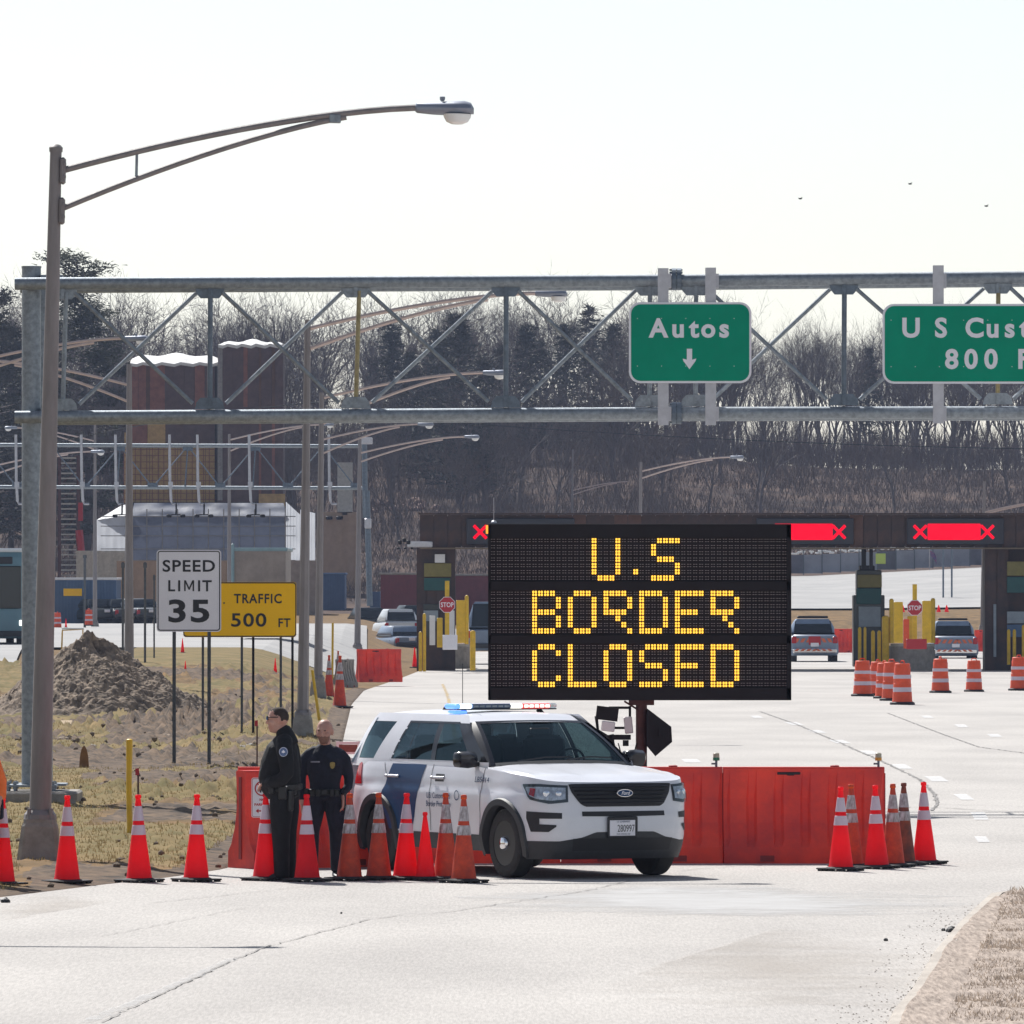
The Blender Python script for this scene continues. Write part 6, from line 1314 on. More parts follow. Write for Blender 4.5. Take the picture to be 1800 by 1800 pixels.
def nose(px, base, w_, top, m, label, curve=True):
    p = G(px, base); s_ = FP/p.y; t = thing('concrete_island', label, 'traffic island', p); hw = w_/2/s_; h_ = (base-top)/s_
    q = MB(); n_ = 12; rings = []
    for z, k in ((-.1, 1.02), (h_*.75, 1), (h_, .96)): rings.append([Vector((hw*k*math.cos(math.pi+math.pi*i/n_), .9*math.sin(math.pi+math.pi*i/n_), z)) for i in range(n_+1)]+[Vector((hw*k, 3, z)), Vector((-hw*k, 3, z))])
    q.loft(rings); q.build('concrete_nose', M[m], t)
    q = MB(); q.prism([(hw*.97*math.cos(math.pi+math.pi*i/n_), .86*math.sin(math.pi+math.pi*i/n_)) for i in range(n_+1)], h_-.02, h_+.10, 'xy'); q.build('island_cap', M['concrete_l'], t); return t
nose(787, 1176, 79, 1136, 'concrete', 'concrete island nose with pale cap under the left stop sign'); nose(1604, 1180, 80, 1136, 'concrete', 'concrete island nose under the right stop sign behind the drums')
def stop_sign(px, py, r_px, base, top, label, Y, fs):
    p = W(px, base, Y); s_ = FP/Y; t = thing('stop_sign', label, 'stop sign', p, 0, 'stop signs at the booths'); z = (base-py)/s_; r_ = r_px/s_
    q = MB(); q.box((0, .05, (base-top)/s_/2), (.16, .06, (base-top)/s_)); q.build('post', M['yellow'], t)
    o8 = [(r_*math.cos(R(22.5+45*i)), z+r_*math.sin(R(22.5+45*i))) for i in range(8)]; q = MB(); q.prism(o8, -.02, 0); q.build('sign_edge', M['signwhite'], t)
    q = MB(); q.prism([(x*.93, z+(zz-z)*.93) for x, zz in o8], -.03, -.021); q.build('sign_face', M['stopred'], t); text('STOP', r_*.55, M['signwhite'], t, (0, -.031, z-r_*.27), bold=.004, width=r_*1.5)
stop_sign(786, 1063, 15, 1135, 1021, 'stop sign on a yellow post at the left booth island', 310.5, 0); stop_sign(1608, 1068.5, 14.5, 1135, 1027, 'stop sign on a yellow post at the right booth island', 308.5, 0)
def panel_thing(px0, px1, py0, py1, Y, m, name, label, cat, group=None, th=.12):
    A, B = W(px0, py0, Y), W(px1, py1, Y); q = MB(); q.bbox((0, 0, (A.z-B.z)/2), (B.x-A.x, th, A.z-B.z), .015); return tag(q.build(name, M[m], loc=((A.x+B.x)/2, Y, B.z)), label, cat, group)
for a_ in ((802, 818, 1055, 1130, 'yellow guard panel right of the left stop sign'), (1571, 1587, 1058, 1130, 'yellow guard panel left of the right stop sign'), (1621, 1637, 1056, 1130, 'yellow guard panel right of the right stop sign')):
    panel_thing(a_[0], a_[1], a_[2], a_[3], 312, 'yellow', 'guard_panel', a_[4], 'guard panel', 'yellow guard panels')
panel_thing(778, 804, 1116, 1142, 309.2, 'signwhite', 'notice_board', 'small white notice on the left concrete island', 'notice'); panel_thing(1593, 1629, 1123, 1141, 307.5, 'stopred', 'notice_board', 'dark red notice on the right concrete island', 'notice')
for x, y, m in ((773, 1098, 'yellow'), (794, 1085, 'white'), (760, 1094, 'white'), (1593, 1100, 'drum'), (1600, 1095, 'yellow')):
    panel_thing(x-5, x+5, y-12, y+40, 315+x % 3, m, 'lane_marker', {773: 'narrow yellow marker left of the left stop post', 794: 'narrow white post beside the left yellow guard', 760: 'white drooping hood on the left island', 1593: 'orange striped marker behind the right stop sign', 1600: 'yellow marker behind the right stop sign post'}[x], 'marker')
p = W(1527, 1168, 322); bo = thing('toll_booth', 'dark narrow inspection booth with olive and teal boards under the canopy', 'booth', (p.x, 322, 0)); s_ = FP/322
def bx(x0, x1, y0, y1, m, nm, y=0, d=1.2): A, B = W(x0, y0, 322), W(x1, y1, 322); q = MB(); q.bbox(((A.x+B.x)/2-p.x, y+d/2, (A.z+B.z)/2), (B.x-A.x, d, A.z-B.z), .03); return q.build(nm, M[m], bo)
bx(1500, 1555, 1046, 1172, 'vehdark', 'booth_body'); bx(1506, 1550, 1002, 1046, 'vehdark', 'booth_head', .1); bx(1507, 1550, 1010, 1033, 'olive', 'information_board', -.06, .05); bx(1505, 1549, 1034, 1062, 'teal', 'information_board', -.08, .05); bx(1509, 1548, 1066, 1102, 'vehgrey', 'booth_window', -.05, .04); bx(1512, 1538, 994, 1003, 'blackmetal', 'roof_box', .1)
# canopy side camera arm
t = thing('camera_arm', 'pale horizontal camera arm projecting left from the gatehouse pillar', 'camera', W(738, 957, 318.6)); q = MB(); q.bbox((0, 0, 0), (.95, .12, .22), .03); q.build('arm', M['alu'], t); q = MB()
for k in range(3): q.bbox((-.42-.16*k, 0, .08+.08*(k % 2)), (.14, .2, .16), .03); q.bbox((-.3-.25*k, 0, -.14), (.1, .1, .08), .02)
o = q.build('camera_heads', M['blackmetal'], t); o['kind'] = 'stuff'

# ================================================================ traffic drums
def make_drum():
    t = thing('traffic_drum', 'x', 'traffic drum'); prof = [(.30, .06), (.29, .10), (.275, .30), (.262, .31), (.262, .50), (.25, .51), (.25, .70), (.238, .71), (.238, .88), (.225, .90), (.222, .98), (.20, 1.0)]
    q = MB(); q.lathe(prof, n=18); q.build('drum_body', M['drum'], t, smooth=True)
    for a_, b_ in ((.31, .42), (.63, .72)): q = MB(); r0 = .266 if a_ < .5 else .255; q.lathe([(r0, a_), (r0+.004, a_+.005), (r0+.002, b_), (r0-.01, b_)], n=18, cap=False); q.build('reflective_band', M['collar'], t, smooth=True)
    q = MB(); q.lathe([(.36, .0), (.36, .05), (.31, .07)], n=14); q.build('drum_base', M['rubber'], t); q = MB(); q.tube([(-.1, 0, .99), (-.06, 0, 1.06), (.06, 0, 1.06), (.1, 0, .99)], .018, 5); q.build('handle', M['drum'], t); return t
D0 = make_drum()
for i, (px, base, top, lb) in enumerate([(1516, 1225, 1158, 'drum at the left of the tight cluster on the right road'), (1543, 1224, 1160, 'thin seeming drum second in the tight cluster'), (1555, 1229, 1162, 'middle drum of the tight cluster'), (1567, 1233, 1160, 'drum just behind the front one of the cluster'), (1586, 1240, 1162, 'front drum of the tight cluster, nearest and most whole'),
        (1653, 1219, 1155, 'single drum right of the cluster in front of the right pickup'), (1712, 1217, 1158, 'shorter single drum before the dark pillar'), (1791, 1215, 1152, 'drum cut by the right edge'), (101, 1105, 1075, 'far drum just right of the lamp post before the blue container'), (156, 1100, 1070, 'far drum at the right end of the blue container front')]):
    far = base < 1120; Y = GY(base) if not far else 430; p = W(px, base, Y); t = D0 if i == 0 else copy_tree(D0); k = (base-top)*Y/FP/1.07; kk = .9 if far else .92
    t.location = (p.x, Y, p.z if far else .02); t.scale = (kk*min(k, 1.0), kk*min(k, 1.0), k); t['label'] = 'orange and white striped '+lb; t['group'] = 'orange striped traffic drums'; t.rotation_euler[2] = i

# ================================================================ far vehicles
def vehicle(name, label, px, base, width_px, kind, m, rot=0, Y=None, group=None, z=None, lights='tail', chevron=False, L=4.8):
    Wd = {'car': 1.85, 'suv': 1.95, 'pickup': 2.0, 'bus': 2.55, 'van': 2.1}[kind]; Y = Y or Wd*FP/width_px; p = W(px, base, Y)
    t = thing(name, label, {'bus': 'bus', 'pickup': 'pickup truck', 'van': 'van'}.get(kind, 'car'), p, rot, group); hw = Wd/2; H_ = {'car': 1.45, 'suv': 1.8, 'pickup': 1.85, 'bus': 3.4, 'van': 2.3}[kind]; L = 11 if kind == 'bus' else L
    q = MB(); belt = {'car': .92, 'suv': 1.12, 'pickup': 1.2, 'bus': 1.3, 'van': 1.2}[kind]
    def sec(y, w0, w1, z0, z1, r_=.1): return [Vector(v) for v in ((-w0+.06, y, z0), (w0-.06, y, z0), (w0, y, z0+.12), (w0, y, (z0+z1)/2), (w1, y, z1-r_), (w1-r_, y, z1), (-w1+r_, y, z1), (-w1, y, z1-r_), (-w0, y, (z0+z1)/2), (-w0, y, z0+.12))]
    if kind == 'bus': q.loft([sec(0, hw-.05, hw-.15, .4, H_-.15), sec(.12, hw, hw-.06, .35, H_), sec(L-.1, hw, hw-.06, .35, H_), sec(L, hw-.05, hw-.1, .4, H_-.1)])
    else: q.loft([sec(0, hw-.1, hw-.12, .4, belt-.06), sec(.1, hw, hw-.05, .32, belt), sec(L-.2, hw, hw-.05, .32, belt-.1), sec(L, hw-.15, hw-.2, .4, belt-.2)])
    q.build('body', M[m], t, smooth=40)
    if kind != 'bus':
        y0 = {'pickup': 1.9, 'suv': .12, 'car': .9, 'van': .08}[kind]; q = MB(); q.loft([sec(y0, hw-.09, hw-.12, belt-.05, belt+.02, .02), sec(y0+.28, hw-.10, hw-.26, belt-.05, H_, .08), sec(y0+2.0+(0 if kind == 'pickup' else .5), hw-.1, hw-.26, belt-.05, H_, .08), sec(L-1.1, hw-.1, hw-.15, belt-.05, belt+.02, .02)]); cb = q.build('cabin', M[m], t, smooth=40)
        q = MB(); q.loft([[Vector((x, y0-.012+.26*k, z_)) for x, z_ in ((-hw+.18+.08*k, belt+.02+(H_-belt-.1)*k), (hw-.18-.08*k, belt+.02+(H_-belt-.1)*k))] for k in (.08, 1)], cap=False, close=False); q.build('rear_window', M['glassdark'], cb)
        for sx in (-1, 1): q = MB(); q.add([(sx*(hw-.095), y0+.35, belt+.02), (sx*(hw-.095), L-1.4, belt+.02), (sx*(hw-.235), y0+2.1, H_-.12), (sx*(hw-.235), y0+.45, H_-.12)], [(0, 1, 2, 3)]); q.build('side_window', M['glassdark'], cb)
    else:
        q = MB(); q.bbox((0, -.01, 2.15), (2.2, .05, 1.5), .1); q.build('windscreen', M['glassdark'], t); q = MB(); q.bbox((0, -.02, 3.1), (1.6, .04, .25), .05); q.build('destination_box', M['black'], t); q = MB(); q.bbox((0, L/2, H_+.06), (Wd-.1, L, .14), .05); q.build('roof', M['vehwhite'], t)
        for sx in (-1, 1):
            for k in range(6): q = MB(); q.bbox((sx*(hw-.02), 1.5+1.6*k, 2.1), (.03, 1.4, 1.0), .02); q.build('side_window', M['glassdark'], t)
            q = MB(); q.bbox((sx*(hw+.12), -.2, 2.6), (.14, .1, .4), .04); q.build('mirror', M['black'], t)
    for sx in (-1, 1):
        for yy_ in (1.0, L-1.0): q = MB(); r_ = .48 if kind == 'bus' else .36; q.lathe([(.01, sx*(hw-.02)), (r_, sx*(hw-.02)), (r_, sx*(hw-.28)), (.01, sx*(hw-.28))], (0, yy_, r_), 14, axis='x'); q.build('wheel', M['tyre'], t, smooth=40)
        q = MB(); q.bbox((sx*(hw-.14), -.02, belt-.22 if kind != 'bus' else .9), (.2, .08, .28 if lights == 'tail' else .2), .02); q.build('tail_lamp' if lights == 'tail' else 'headlight', M['tail'] if lights == 'tail' else M['whitelit'], t)
    q = MB(); q.bbox((0, -.06, .52), (Wd*.92, .14, .2), .04); q.build('bumper', M['chrome'] if kind == 'pickup' else M['plastic'], t); q = MB(); q.bbox((0, -.06, .78), (.34, .03, .16), .01); q.build('number_plate', M['signwhite'], t)
    if chevron:
        for zc, h_ in ((.96, .17), (.56, .10)):
            for k in range(8):
                x = -hw+.14+k*.245; sg = 1 if k < 4 else -1
                if x > hw-.3: continue
                q = MB(); q.prism([(x, zc-h_/2), (x+.14, zc-h_/2), (x+.14+.1*sg, zc+h_/2), (x+.1*sg, zc+h_/2)], -.135 if zc < .8 else -.045, -.128 if zc < .8 else -.035); q.build('chevron_stripe', M['chev'], t)
        q = MB(); q.bbox((0, 2.5, H_+.08), (1.3, .2, .1), .03); q.build('roof_light_bar', M['blackmetal'], t); q = MB(); q.box((0, -.04, .95), (.5, .02, .35)); q.build('tailgate_panel', M['stopred'], t) if px < 1500 else None
        for sx in (-.55, .55): q = MB(); q.bbox((sx*.55, 3.2, belt+.18), (.3, .3, .3), .05); q.build('headrest', M['black'], t)
    return t
M['tealpale2'] = mat('pale_green_car_paint', (.38, .48, .45), .3)
M['chev'] = mat('chevron_orange', (.62, .14, .06), .5); M['pickblue'] = mat('pale_blue_grey_paint', (.20, .26, .36), .35, 0, .15, 3)
vehicle('pickup_truck', 'blue grey pickup with orange chevrons on its tailgate parked right of the message board', 1432, 1166, 84, 'pickup', 'pickblue', chevron=True, L=5.4)
vehicle('pickup_truck', 'blue grey chevron pickup parked beside the right stop sign', 1680, 1166, 80, 'pickup', 'pickblue', chevron=True, L=5.4)
vehicle('parked_car', 'white SUV parked on the left of the gatehouse, dark rear window', 706, 1128, 62, 'suv', 'vehwhite', .16, group='cars left of the gatehouse'); vehicle('parked_car', 'silver car with blue glints lying lowest left of the gatehouse pillar', 724, 1150, 46, 'car', 'pickblue', .3, 440, group='cars left of the gatehouse')
vehicle('parked_car', 'dark car with red tail lamp right of the brown grey lamp post', 655, 1120, 52, 'suv', 'vehdark', .2, 520, group='cars left of the gatehouse'); vehicle('parked_car', 'white van roof rising behind the white SUV', 722, 1090, 60, 'van', 'vehwhite', .3, 560, group='cars left of the gatehouse')
vehicle('parked_car', 'dark blue car wedged between the white SUV and the gatehouse pillar', 735, 1118, 48, 'suv', 'vehdark', .2, 500, group='cars left of the gatehouse'); vehicle('parked_car', 'pale green roofed car highest in the row left of the gatehouse pillar', 690, 1092, 44, 'suv', 'tealpale2', .25, 600, group='cars left of the gatehouse')
vehicle('delivery_van', 'pale van in the lane between the left stop sign and the message board', 866, 1158, 82, 'van', 'pickblue', 0, 345, lights='tail')
vehicle('coach', 'dark teal coach facing the camera at the left edge with a bright headlight', -18, 1140, 112, 'bus', 'coachteal', .10, 300, lights='head'); vehicle('grey_truck', 'small grey truck between the coach and the gantry post', 24, 1137, 48, 'van', 'vehgrey', .1, 305, lights='head')
for px, y, w_, m, lb in ((188, 1098, 40, 'vehdark', 'dark parked car before the tan wall behind the mound'), (250, 1097, 38, 'vehwhite', 'pale parked car left of the speed limit sign'), (228, 1098, 36, 'vehdark', 'dark parked car behind the second lamp'), (266, 1098, 36, 'vehdark', 'dark parked car just left of the speed limit sign')):
    vehicle('parked_car', lb, px, y, w_, 'car', m, .4, 485, group='parked cars before the tan wall')
# box trailer behind the yellow sign
def box_building(name, label, cat, x0, x1, y0, y1, Y, m, dep=6, group=None, z0=None, ribs=0, ribm=None, roofm=None):
    A, B = W(x0, y0, Y), W(x1, y1, Y); t = thing(name, label, cat, ((A.x+B.x)/2, Y, B.z), 0, group); w_, h_ = B.x-A.x, A.z-B.z
    q = MB(); q.box((0, dep/2, h_/2-.3), (w_, dep, h_+.6)); q.build('walls', M[m], t)
    if ribs:
        for k in range(ribs): q = MB(); q.box((-w_/2+w_*(k+.5)/ribs, -.03, h_/2), (w_/ribs*.55, .06, h_-.12)); q.build('wall_rib', M[ribm or m], t)
    if roofm: q = MB(); q.bbox((0, dep/2, h_+.05), (w_+.15, dep+.1, .14), .03); q.build('roof', M[roofm], t)
    return t
M['tealpale'] = mat('pale_teal_paint', (.22, .33, .36), .4, 0, .2, 3); M['trailerbrown'] = mat('dusty_trailer_side', (.32, .26, .22), .6, 0, .3, 1.5)
t = box_building('box_trailer', 'brown grey box trailer with pale teal roof edge behind the yellow sign', 'trailer', 412, 502, 968, 1060, 330, 'trailerbrown', 8, roofm='tealpale'); q = MB(); q.bbox((-1.05, -.05, 1.5), (.12, .1, 1.6), .03); q.build('corner_post', M['tealpale'], t)
t = box_building('shipping_container', 'blue container with white roof edge and yellow label at left', 'container', 92, 204, 1019, 1095, 487, 'container', 6, 'blue site containers', ribs=20, roofm='white'); q = MB(); q.box((-.65, -.08, 1.75), (1.05, .03, .42)); q.build('yellow_label', M['signyellow'], t)
text('ADMIN', .2, M['rust'], t, (-.65, -.10, 1.66), depth=.005) if False else None
box_building('shipping_container', 'blue grey container just right of the lamp post behind the officers', 'container', 563, 606, 1010, 1078, 560, 'container', 6, 'blue site containers', ribs=10, roofm='container'); box_building('shipping_container', 'darker blue container left of the lamp post behind the officers', 'container', 500, 562, 1008, 1082, 570, 'container', 6, 'blue site containers', ribs=10)
box_building('shipping_container', 'small blue box between lamp post and maroon container', 'container', 650, 668, 1040, 1075, 560, 'container', 3, 'blue site containers', ribs=3); box_building('shipping_container', 'maroon container left of the gatehouse pillar', 'container', 669, 745, 1010, 1085, 545, 'maroon', 5, 'maroon containers', ribs=12, roofm='concrete'); box_building('shipping_container', 'maroon container seen through the lane beside the left stop sign', 'container', 800, 1100, 1012, 1085, 548, 'maroon', 5, 'maroon containers', ribs=24, roofm='concrete')
box_building('site_wall', 'tan masonry wall between blue container and speed limit sign', 'wall', 205, 420, 986, 1088, 500, 'tan', 1, ribs=8); box_building('site_shed', 'pale grey low shed above the blue container', 'shed', 134, 222, 968, 1020, 520, 'concrete_l', 5, ribs=4); box_building('site_shed', 'grey brown low block behind the tan wall under the tarpaulin', 'shed', 162, 560, 985, 1080, 540, 'trailerbrown', 5)
# tan masonry block with tower (right of the tarpaulin)
t = box_building('masonry_block', 'tan masonry block with taller pale column right of the white tarpaulin', 'building', 566, 626, 900, 1100, 590, 'tan', 4, ribs=3); s_ = FP/590
q = MB(); A, B = W(592, 812, 588), W(618, 905, 588); q.box(((A.x+B.x)/2-t.location.x, 1, (A.z+B.z)/2-t.location.z), (B.x-A.x, 2, A.z-B.z)); q.build('upper_column', M['concrete_l'], t)
for x in (578, 596): q = MB(); A = W(x, 910, 588); q.bbox((A.x-t.location.x, -.3, A.z-t.location.z), (.45, .3, .25), .05); q.build('floodlight', M['blackmetal'], t)
# brown tower on the bridge works
Yt = 620; s_ = FP/Yt; A0 = W(230, 1000, Yt); tw = thing('clad_tower', 'unfinished brown and ochre clad tower in two blocks with sunlit white roof wrap', 'building', (A0.x, Yt, A0.z))
def tp(px, py): v = W(px, py, Yt); return v.x-A0.x, v.z-A0.z
def tpanel(x0, x1, y0, y1, m, dy=0, nm='cladding_panel'):
    a_, b_ = tp(x0, y0), tp(x1, y1); q = MB(); q.box(((a_[0]+b_[0])/2, dy, (a_[1]+b_[1])/2), (b_[0]-a_[0]-.03, .10, a_[1]-b_[1]-.02)); q.build(nm, M[m], tw)
def tcore(x0, x1, y0, y1, d=5, y=.1): a_, b_ = tp(x0, y0), tp(x1, y1); q = MB(); q.box(((a_[0]+b_[0])/2, y+d/2, (a_[1]+b_[1])/2), (b_[0]-a_[0], d, a_[1]-b_[1])); q.build('tower_core', M['brown_panel'], tw)
tcore(230, 378, 640, 1000); tcore(385, 498, 606, 1000, 5, -.6)
xs_ = [230, 243, 257, 263, 290, 306, 324, 342, 360, 378]; ms_ = ['brown_panel2', 'brown_panel2', 'rustp', 'brown_panel2', 'brown_panel', 'brown_panel', 'brown_panel', 'brown_panel', 'brown_panel']
M['rustp'] = mat('orange_brown_plywood', (.15, .068, .035), .75, 0, .3, 2)
ms_ = ['brown_panel2', 'brown_panel2', 'rustp', 'brown_panel2', 'brown_panel', 'brown_panel', 'brown_panel', 'brown_panel2', 'brown_panel']
for x0, x1, m in zip(xs_, xs_[1:], ms_): tpanel(x0, x1, 640, 722 if m != 'brown_panel' else 785, m); 
for k in range(9): tpanel(230+16.4*k, 230+16.4*(k+1), 787, 884, 'ochre')
tpanel(259, 291, 722, 785, 'ochre', -.05); tpanel(230, 259, 722, 785, 'brown_panel2', 0)
xs_ = [392, 410, 428, 436, 455, 460, 478, 484, 498]; ms_ = ['brown_panel', 'brown_panel', 'brown_panel2', 'brown_panel', 'rustp', 'brown_panel', 'rustp', 'brown_panel']
for x0, x1, m in zip(xs_, xs_[1:], ms_): tpanel(x0, x1, 608, 716, m, -.66); tpanel(x0, x1, 718, 880, 'brown_panel' if m != 'rustp' else 'brown_panel2', -.66)
tpanel(383, 392, 606, 880, 'concrete', -.66); tpanel(455, 502, 868, 890, 'ochre', -.7); tpanel(218, 231, 760, 884, 'ochre', .1)
q = MB()
for k in range(16): a_, b_ = tp(218+10*k, 785), tp(218+10*k, 886); q.box((a_[0], -.12, (a_[1]+b_[1])/2), (.04, .04, a_[1]-b_[1]))
for k in range(9): a_, b_ = tp(216, 790+11*k), tp(380, 790+11*k); q.box(((a_[0]+b_[0])/2, -.17, a_[1]), (b_[0]-a_[0], .04, .04))
o = q.build('scaffold_grid', M['brown_panel2'], tw); q = MB(); a_, b_ = tp(228, 884), tp(500, 892); q.box(((a_[0]+b_[0])/2, -.3, (a_[1]+b_[1])/2-.1), (b_[0]-a_[0], .8, .6)); q.build('deck_edge', M['black'], tw)
M['snowwrap'] = mat('white_roof_wrap', (.85, .85, .83), .6, 0, .06, 2, transl=.2)
def wrap(x0, x1, ytop, yb, y, bulge):
    q = MB(); rings = []
    for k in range(15):
        x = x0+(x1-x0)*k/14; e = math.sin(math.pi*min(1, max(0, (k+.6)/15)))**.35; a_, b_ = tp(x, ytop-bulge*e*(.85+.15*math.sin(k*1.1))+3), tp(x, yb+2*math.sin(k*2.1)); rings.append([Vector((a_[0], y, b_[1]-.1)), Vector((a_[0], y-.06, b_[1]+.12)), Vector((a_[0], y+1.2, b_[1]*.45+a_[1]*.55+.05)), Vector((a_[0], y+3.2, a_[1]+.05)), Vector((a_[0], y+5.2, a_[1]-.1)), Vector((a_[0], y+5.6, b_[1]))])
    q.loft(rings); q.build('roof_wrap', M['snowwrap'], tw, smooth=60)
wrap(229, 384, 634, 641, -.2, 18); wrap(384, 500, 610, 609, -.85, 18)
# white tarpaulin enclosure round the base
Yt2 = 585; A0 = W(170, 1010, Yt2); ta = thing('tarpaulin_enclosure', 'translucent white tarpaulin wrapping the scaffold at the foot of the brown tower', 'scaffold enclosure', (A0.x, Yt2, A0.z-1.5))
def tq(px, py, y=0): v = W(px, py, Yt2); return Vector((v.x-A0.x, y, v.z-A0.z+1.5))
M['tarpgrey'] = mat('sheet_plastic', (.17, .19, .26), .5, 0, .35, .8, .6, 2, transl=.12)
def sheetq(pts, nm, m, n_=14, wob=.12):
    P = [tq(*p_) for p_ in pts]; v = []; f = []
    for j in range(n_+1):
        for i in range(n_+1):
            a_, b_ = i/n_, j/n_; p_ = P[0].lerp(P[1], a_).lerp(P[3].lerp(P[2], a_), b_); p_.y += wob*noise.noise(p_*1.3)+.04*math.sin(a_*30); v.append(p_)
    for j in range(n_):
        for i in range(n_): f.append((j*(n_+1)+i, j*(n_+1)+i+1, (j+1)*(n_+1)+i+1, (j+1)*(n_+1)+i))
    q = MB(); q.add(v, f); return q.build(nm, M[m], ta, smooth=60)
sheetq([(170, 1030, 0), (232, 1030, -.6), (232, 905, -.6), (170, 914, 0)], 'tarpaulin', 'tarp'); sheetq([(170, 914, 0), (232, 905, -.6), (232, 884, 1.2), (212, 888, 1.5)], 'tarpaulin', 'tarp')
sheetq([(232, 1030, -.6), (505, 1030, -.6), (500, 908, -.6), (232, 908, -.6)], 'sheet_plastic', 'tarpgrey', 26); sheetq([(232, 908, -.6), (505, 908, -.6), (498, 884, .6), (235, 884, .6)], 'sheet_plastic', 'tarpgrey', 26)
sheetq([(503, 1030, -.6), (528, 1030, -.3), (528, 905, -.3), (503, 882, -.6)], 'tarpaulin', 'tarp'); sheetq([(528, 1008, -.3), (554, 1008, .2), (554, 902, .2), (528, 896, -.3)], 'tarpaulin', 'tarp')
q = MB()
for k in range(11): x = 232+27*k; a_, b_ = tq(x, 895, -.72), tq(x, 1030, -.72); q.box((a_.x, -.76, (a_.z+b_.z)/2), (.07, .05, a_.z-b_.z))
for y_ in (908, 925, 942, 965, 985): a_, b_ = tq(178, y_, 0), tq(520, y_, 0); q.box(((a_.x+b_.x)/2, -.78, a_.z), (b_.x-a_.x, .04, .06))
q.build('scaffold_poles', M['concrete'], ta)
# stair tower
Ys_ = 560; A0 = W(120, 1015, Ys_); st = thing('stair_tower', 'tall open stair tower with pale treads and red brown frame at left of the mound', 'stair tower', (A0.x, Ys_, A0.z))
s_ = FP/Ys_; hh = (1015-800)/s_
for sx in (-1, 1):
    q = MB(); q.box((sx*.62, 0, hh/2), (.12, .12, hh)); q.box((sx*.62, 1.6, hh/2), (.12, .12, hh)); q.build('tower_leg', M['rust'], st)
for k in range(24):
    q = MB(); q.box((0, .4, k*hh/24+.15), (.95, .9, .09)); q.build('stair_landing', M['concrete_l' if k % 3 else 'concrete'], st)
    if k % 3 == 0: q = MB(); q.tube([(-.6, -.02, k*hh/24), (.6, -.02, (k+3)*hh/24)], .03, 4); q.build('brace', M['rust'], st)
q = MB(); a_ = W(143, 905, Ys_)-A0; q.tube([(a_.x, 0, 1.5), (a_.x-.15, 0, a_.z-1)], .25, 6); q.box((a_.x-.05, 0, a_.z+.2), (.3, .3, 1.2)); q.build('red_mast', M['stopred'], st)
# ================================================================ far gantry with lamp hooks
Yf = 372; s_ = FP/Yf; fg = thing('far_gantry', 'distant thin truss gantry with hooked lamp hangers crossing in front of the brown tower', 'gantry', ((625-900)/s_, Yf, 0))
def fp_(px, py, dy=0): v = W(px, py, Yf); return Vector((v.x-fg.location.x, dy, v.z))
for y_ in (782, 856):
    q = MB(); q.tube([fp_(-220, y_-1), fp_(636, y_+2)], .075, 8); q.build('chord', M['galv'], fg); q = MB(); q.tube([fp_(-220, y_-1, 1.2), fp_(636, y_+2, 1.2)], .075, 8); q.build('chord', M['galv'], fg)
for k in range(7):
    x = 625-k*119; q = MB(); q.tube([fp_(x, 857), fp_(x-57, 784), fp_(x-119, 857)], .035, 5); q.build('diagonal_brace', M['galv_d'], fg); q = MB(); q.tube([fp_(x-57, 784), fp_(x-57-5, 857)], .035, 5); q.bbox(fp_(x-57, 788), (.45, .04, .22), .02); q.bbox(fp_(x, 853), (.45, .04, .22), .02); q.build('gusset_plate', M['galv_d'], fg)
for x in (28, 143, 203, 298, 347, 438, 578):
    q = MB(); q.tube([fp_(x, 764, -.15), fp_(x+1, 845, -.15), fp_(x+3, 880, -.15), fp_(x+6, 886, -.15), fp_(x+14, 886, -.15)], .06, 6); q.box(fp_(x+2, 852, -.15), (.2, .2, .25)); h_ = q.build('lamp_hanger', M['alu'], fg)
    if x in (203, 298, 347, 438): q = MB(); a_ = fp_(x+12, 905, -.4); q.tube([fp_(x+12, 884, -.15), a_], .04, 5); q.bbox(a_+Vector((-.3, 0, -.05)), (.22, .2, .14), .03); q.bbox(a_+Vector((.3, 0, -.05)), (.22, .2, .14), .03); q.box(a_, (.5, .05, .05)); q.build('twin_floodlight', M['blackmetal'], fg)
q = MB(); q.tube([fp_(645, 862), fp_(650, 1065)], .13, 8); q.tube([fp_(640, 770, .6), fp_(642, 910, .6)], .12, 8); q.build('end_post', M['galv_d'], fg); q = MB(); q.bbox(fp_(647, 920, -.2), (.3, .3, .45), .04); q.bbox(fp_(645, 775, -.2), (.5, .3, .3), .04); q.build('junction_box', M['alu'], fg)
# ================================================================ odds and ends mid distance
def simple_barrier(px, base, w_px, h_px, Y, rot, m, label, name='plastic_barrier', group='red barriers further back'):
    p = W(px, base, Y); t = copy_tree(B0); s1 = h_px*Y/FP/1.07; t.scale = (max(.3, w_px*Y/FP/1.8), s1, s1); t.location = (p.x, Y, p.z+.02); t.rotation_euler = (0, 0, rot); t['label'] = label; t['group'] = group
    if m:
        for c_ in t.children:
            if c_.name.startswith('barrier_body'): c_.data = c_.data.copy(); c_.data.materials.clear(); c_.data.materials.append(M[m])
    return t
for c_ in list(B0.children):
    if c_.name.startswith('barrier_scuff'): scf = c_
simple_barrier(666, 1200, 78, 58, 268, .25, None, 'short orange red barrier at the road edge left of the gatehouse'); simple_barrier(606, 1210, 40, 50, 262, .9, 'concrete', 'grey concrete barrier end left of the short red barrier', 'concrete_barrier')
simple_barrier(1482, 1148, 40, 42, 400, 0, None, 'red barrier just left of the dark booth beyond the pickup'); simple_barrier(1726, 1146, 26, 38, 402, 0, None, 'red barrier beyond the right pickup beside the pillar')
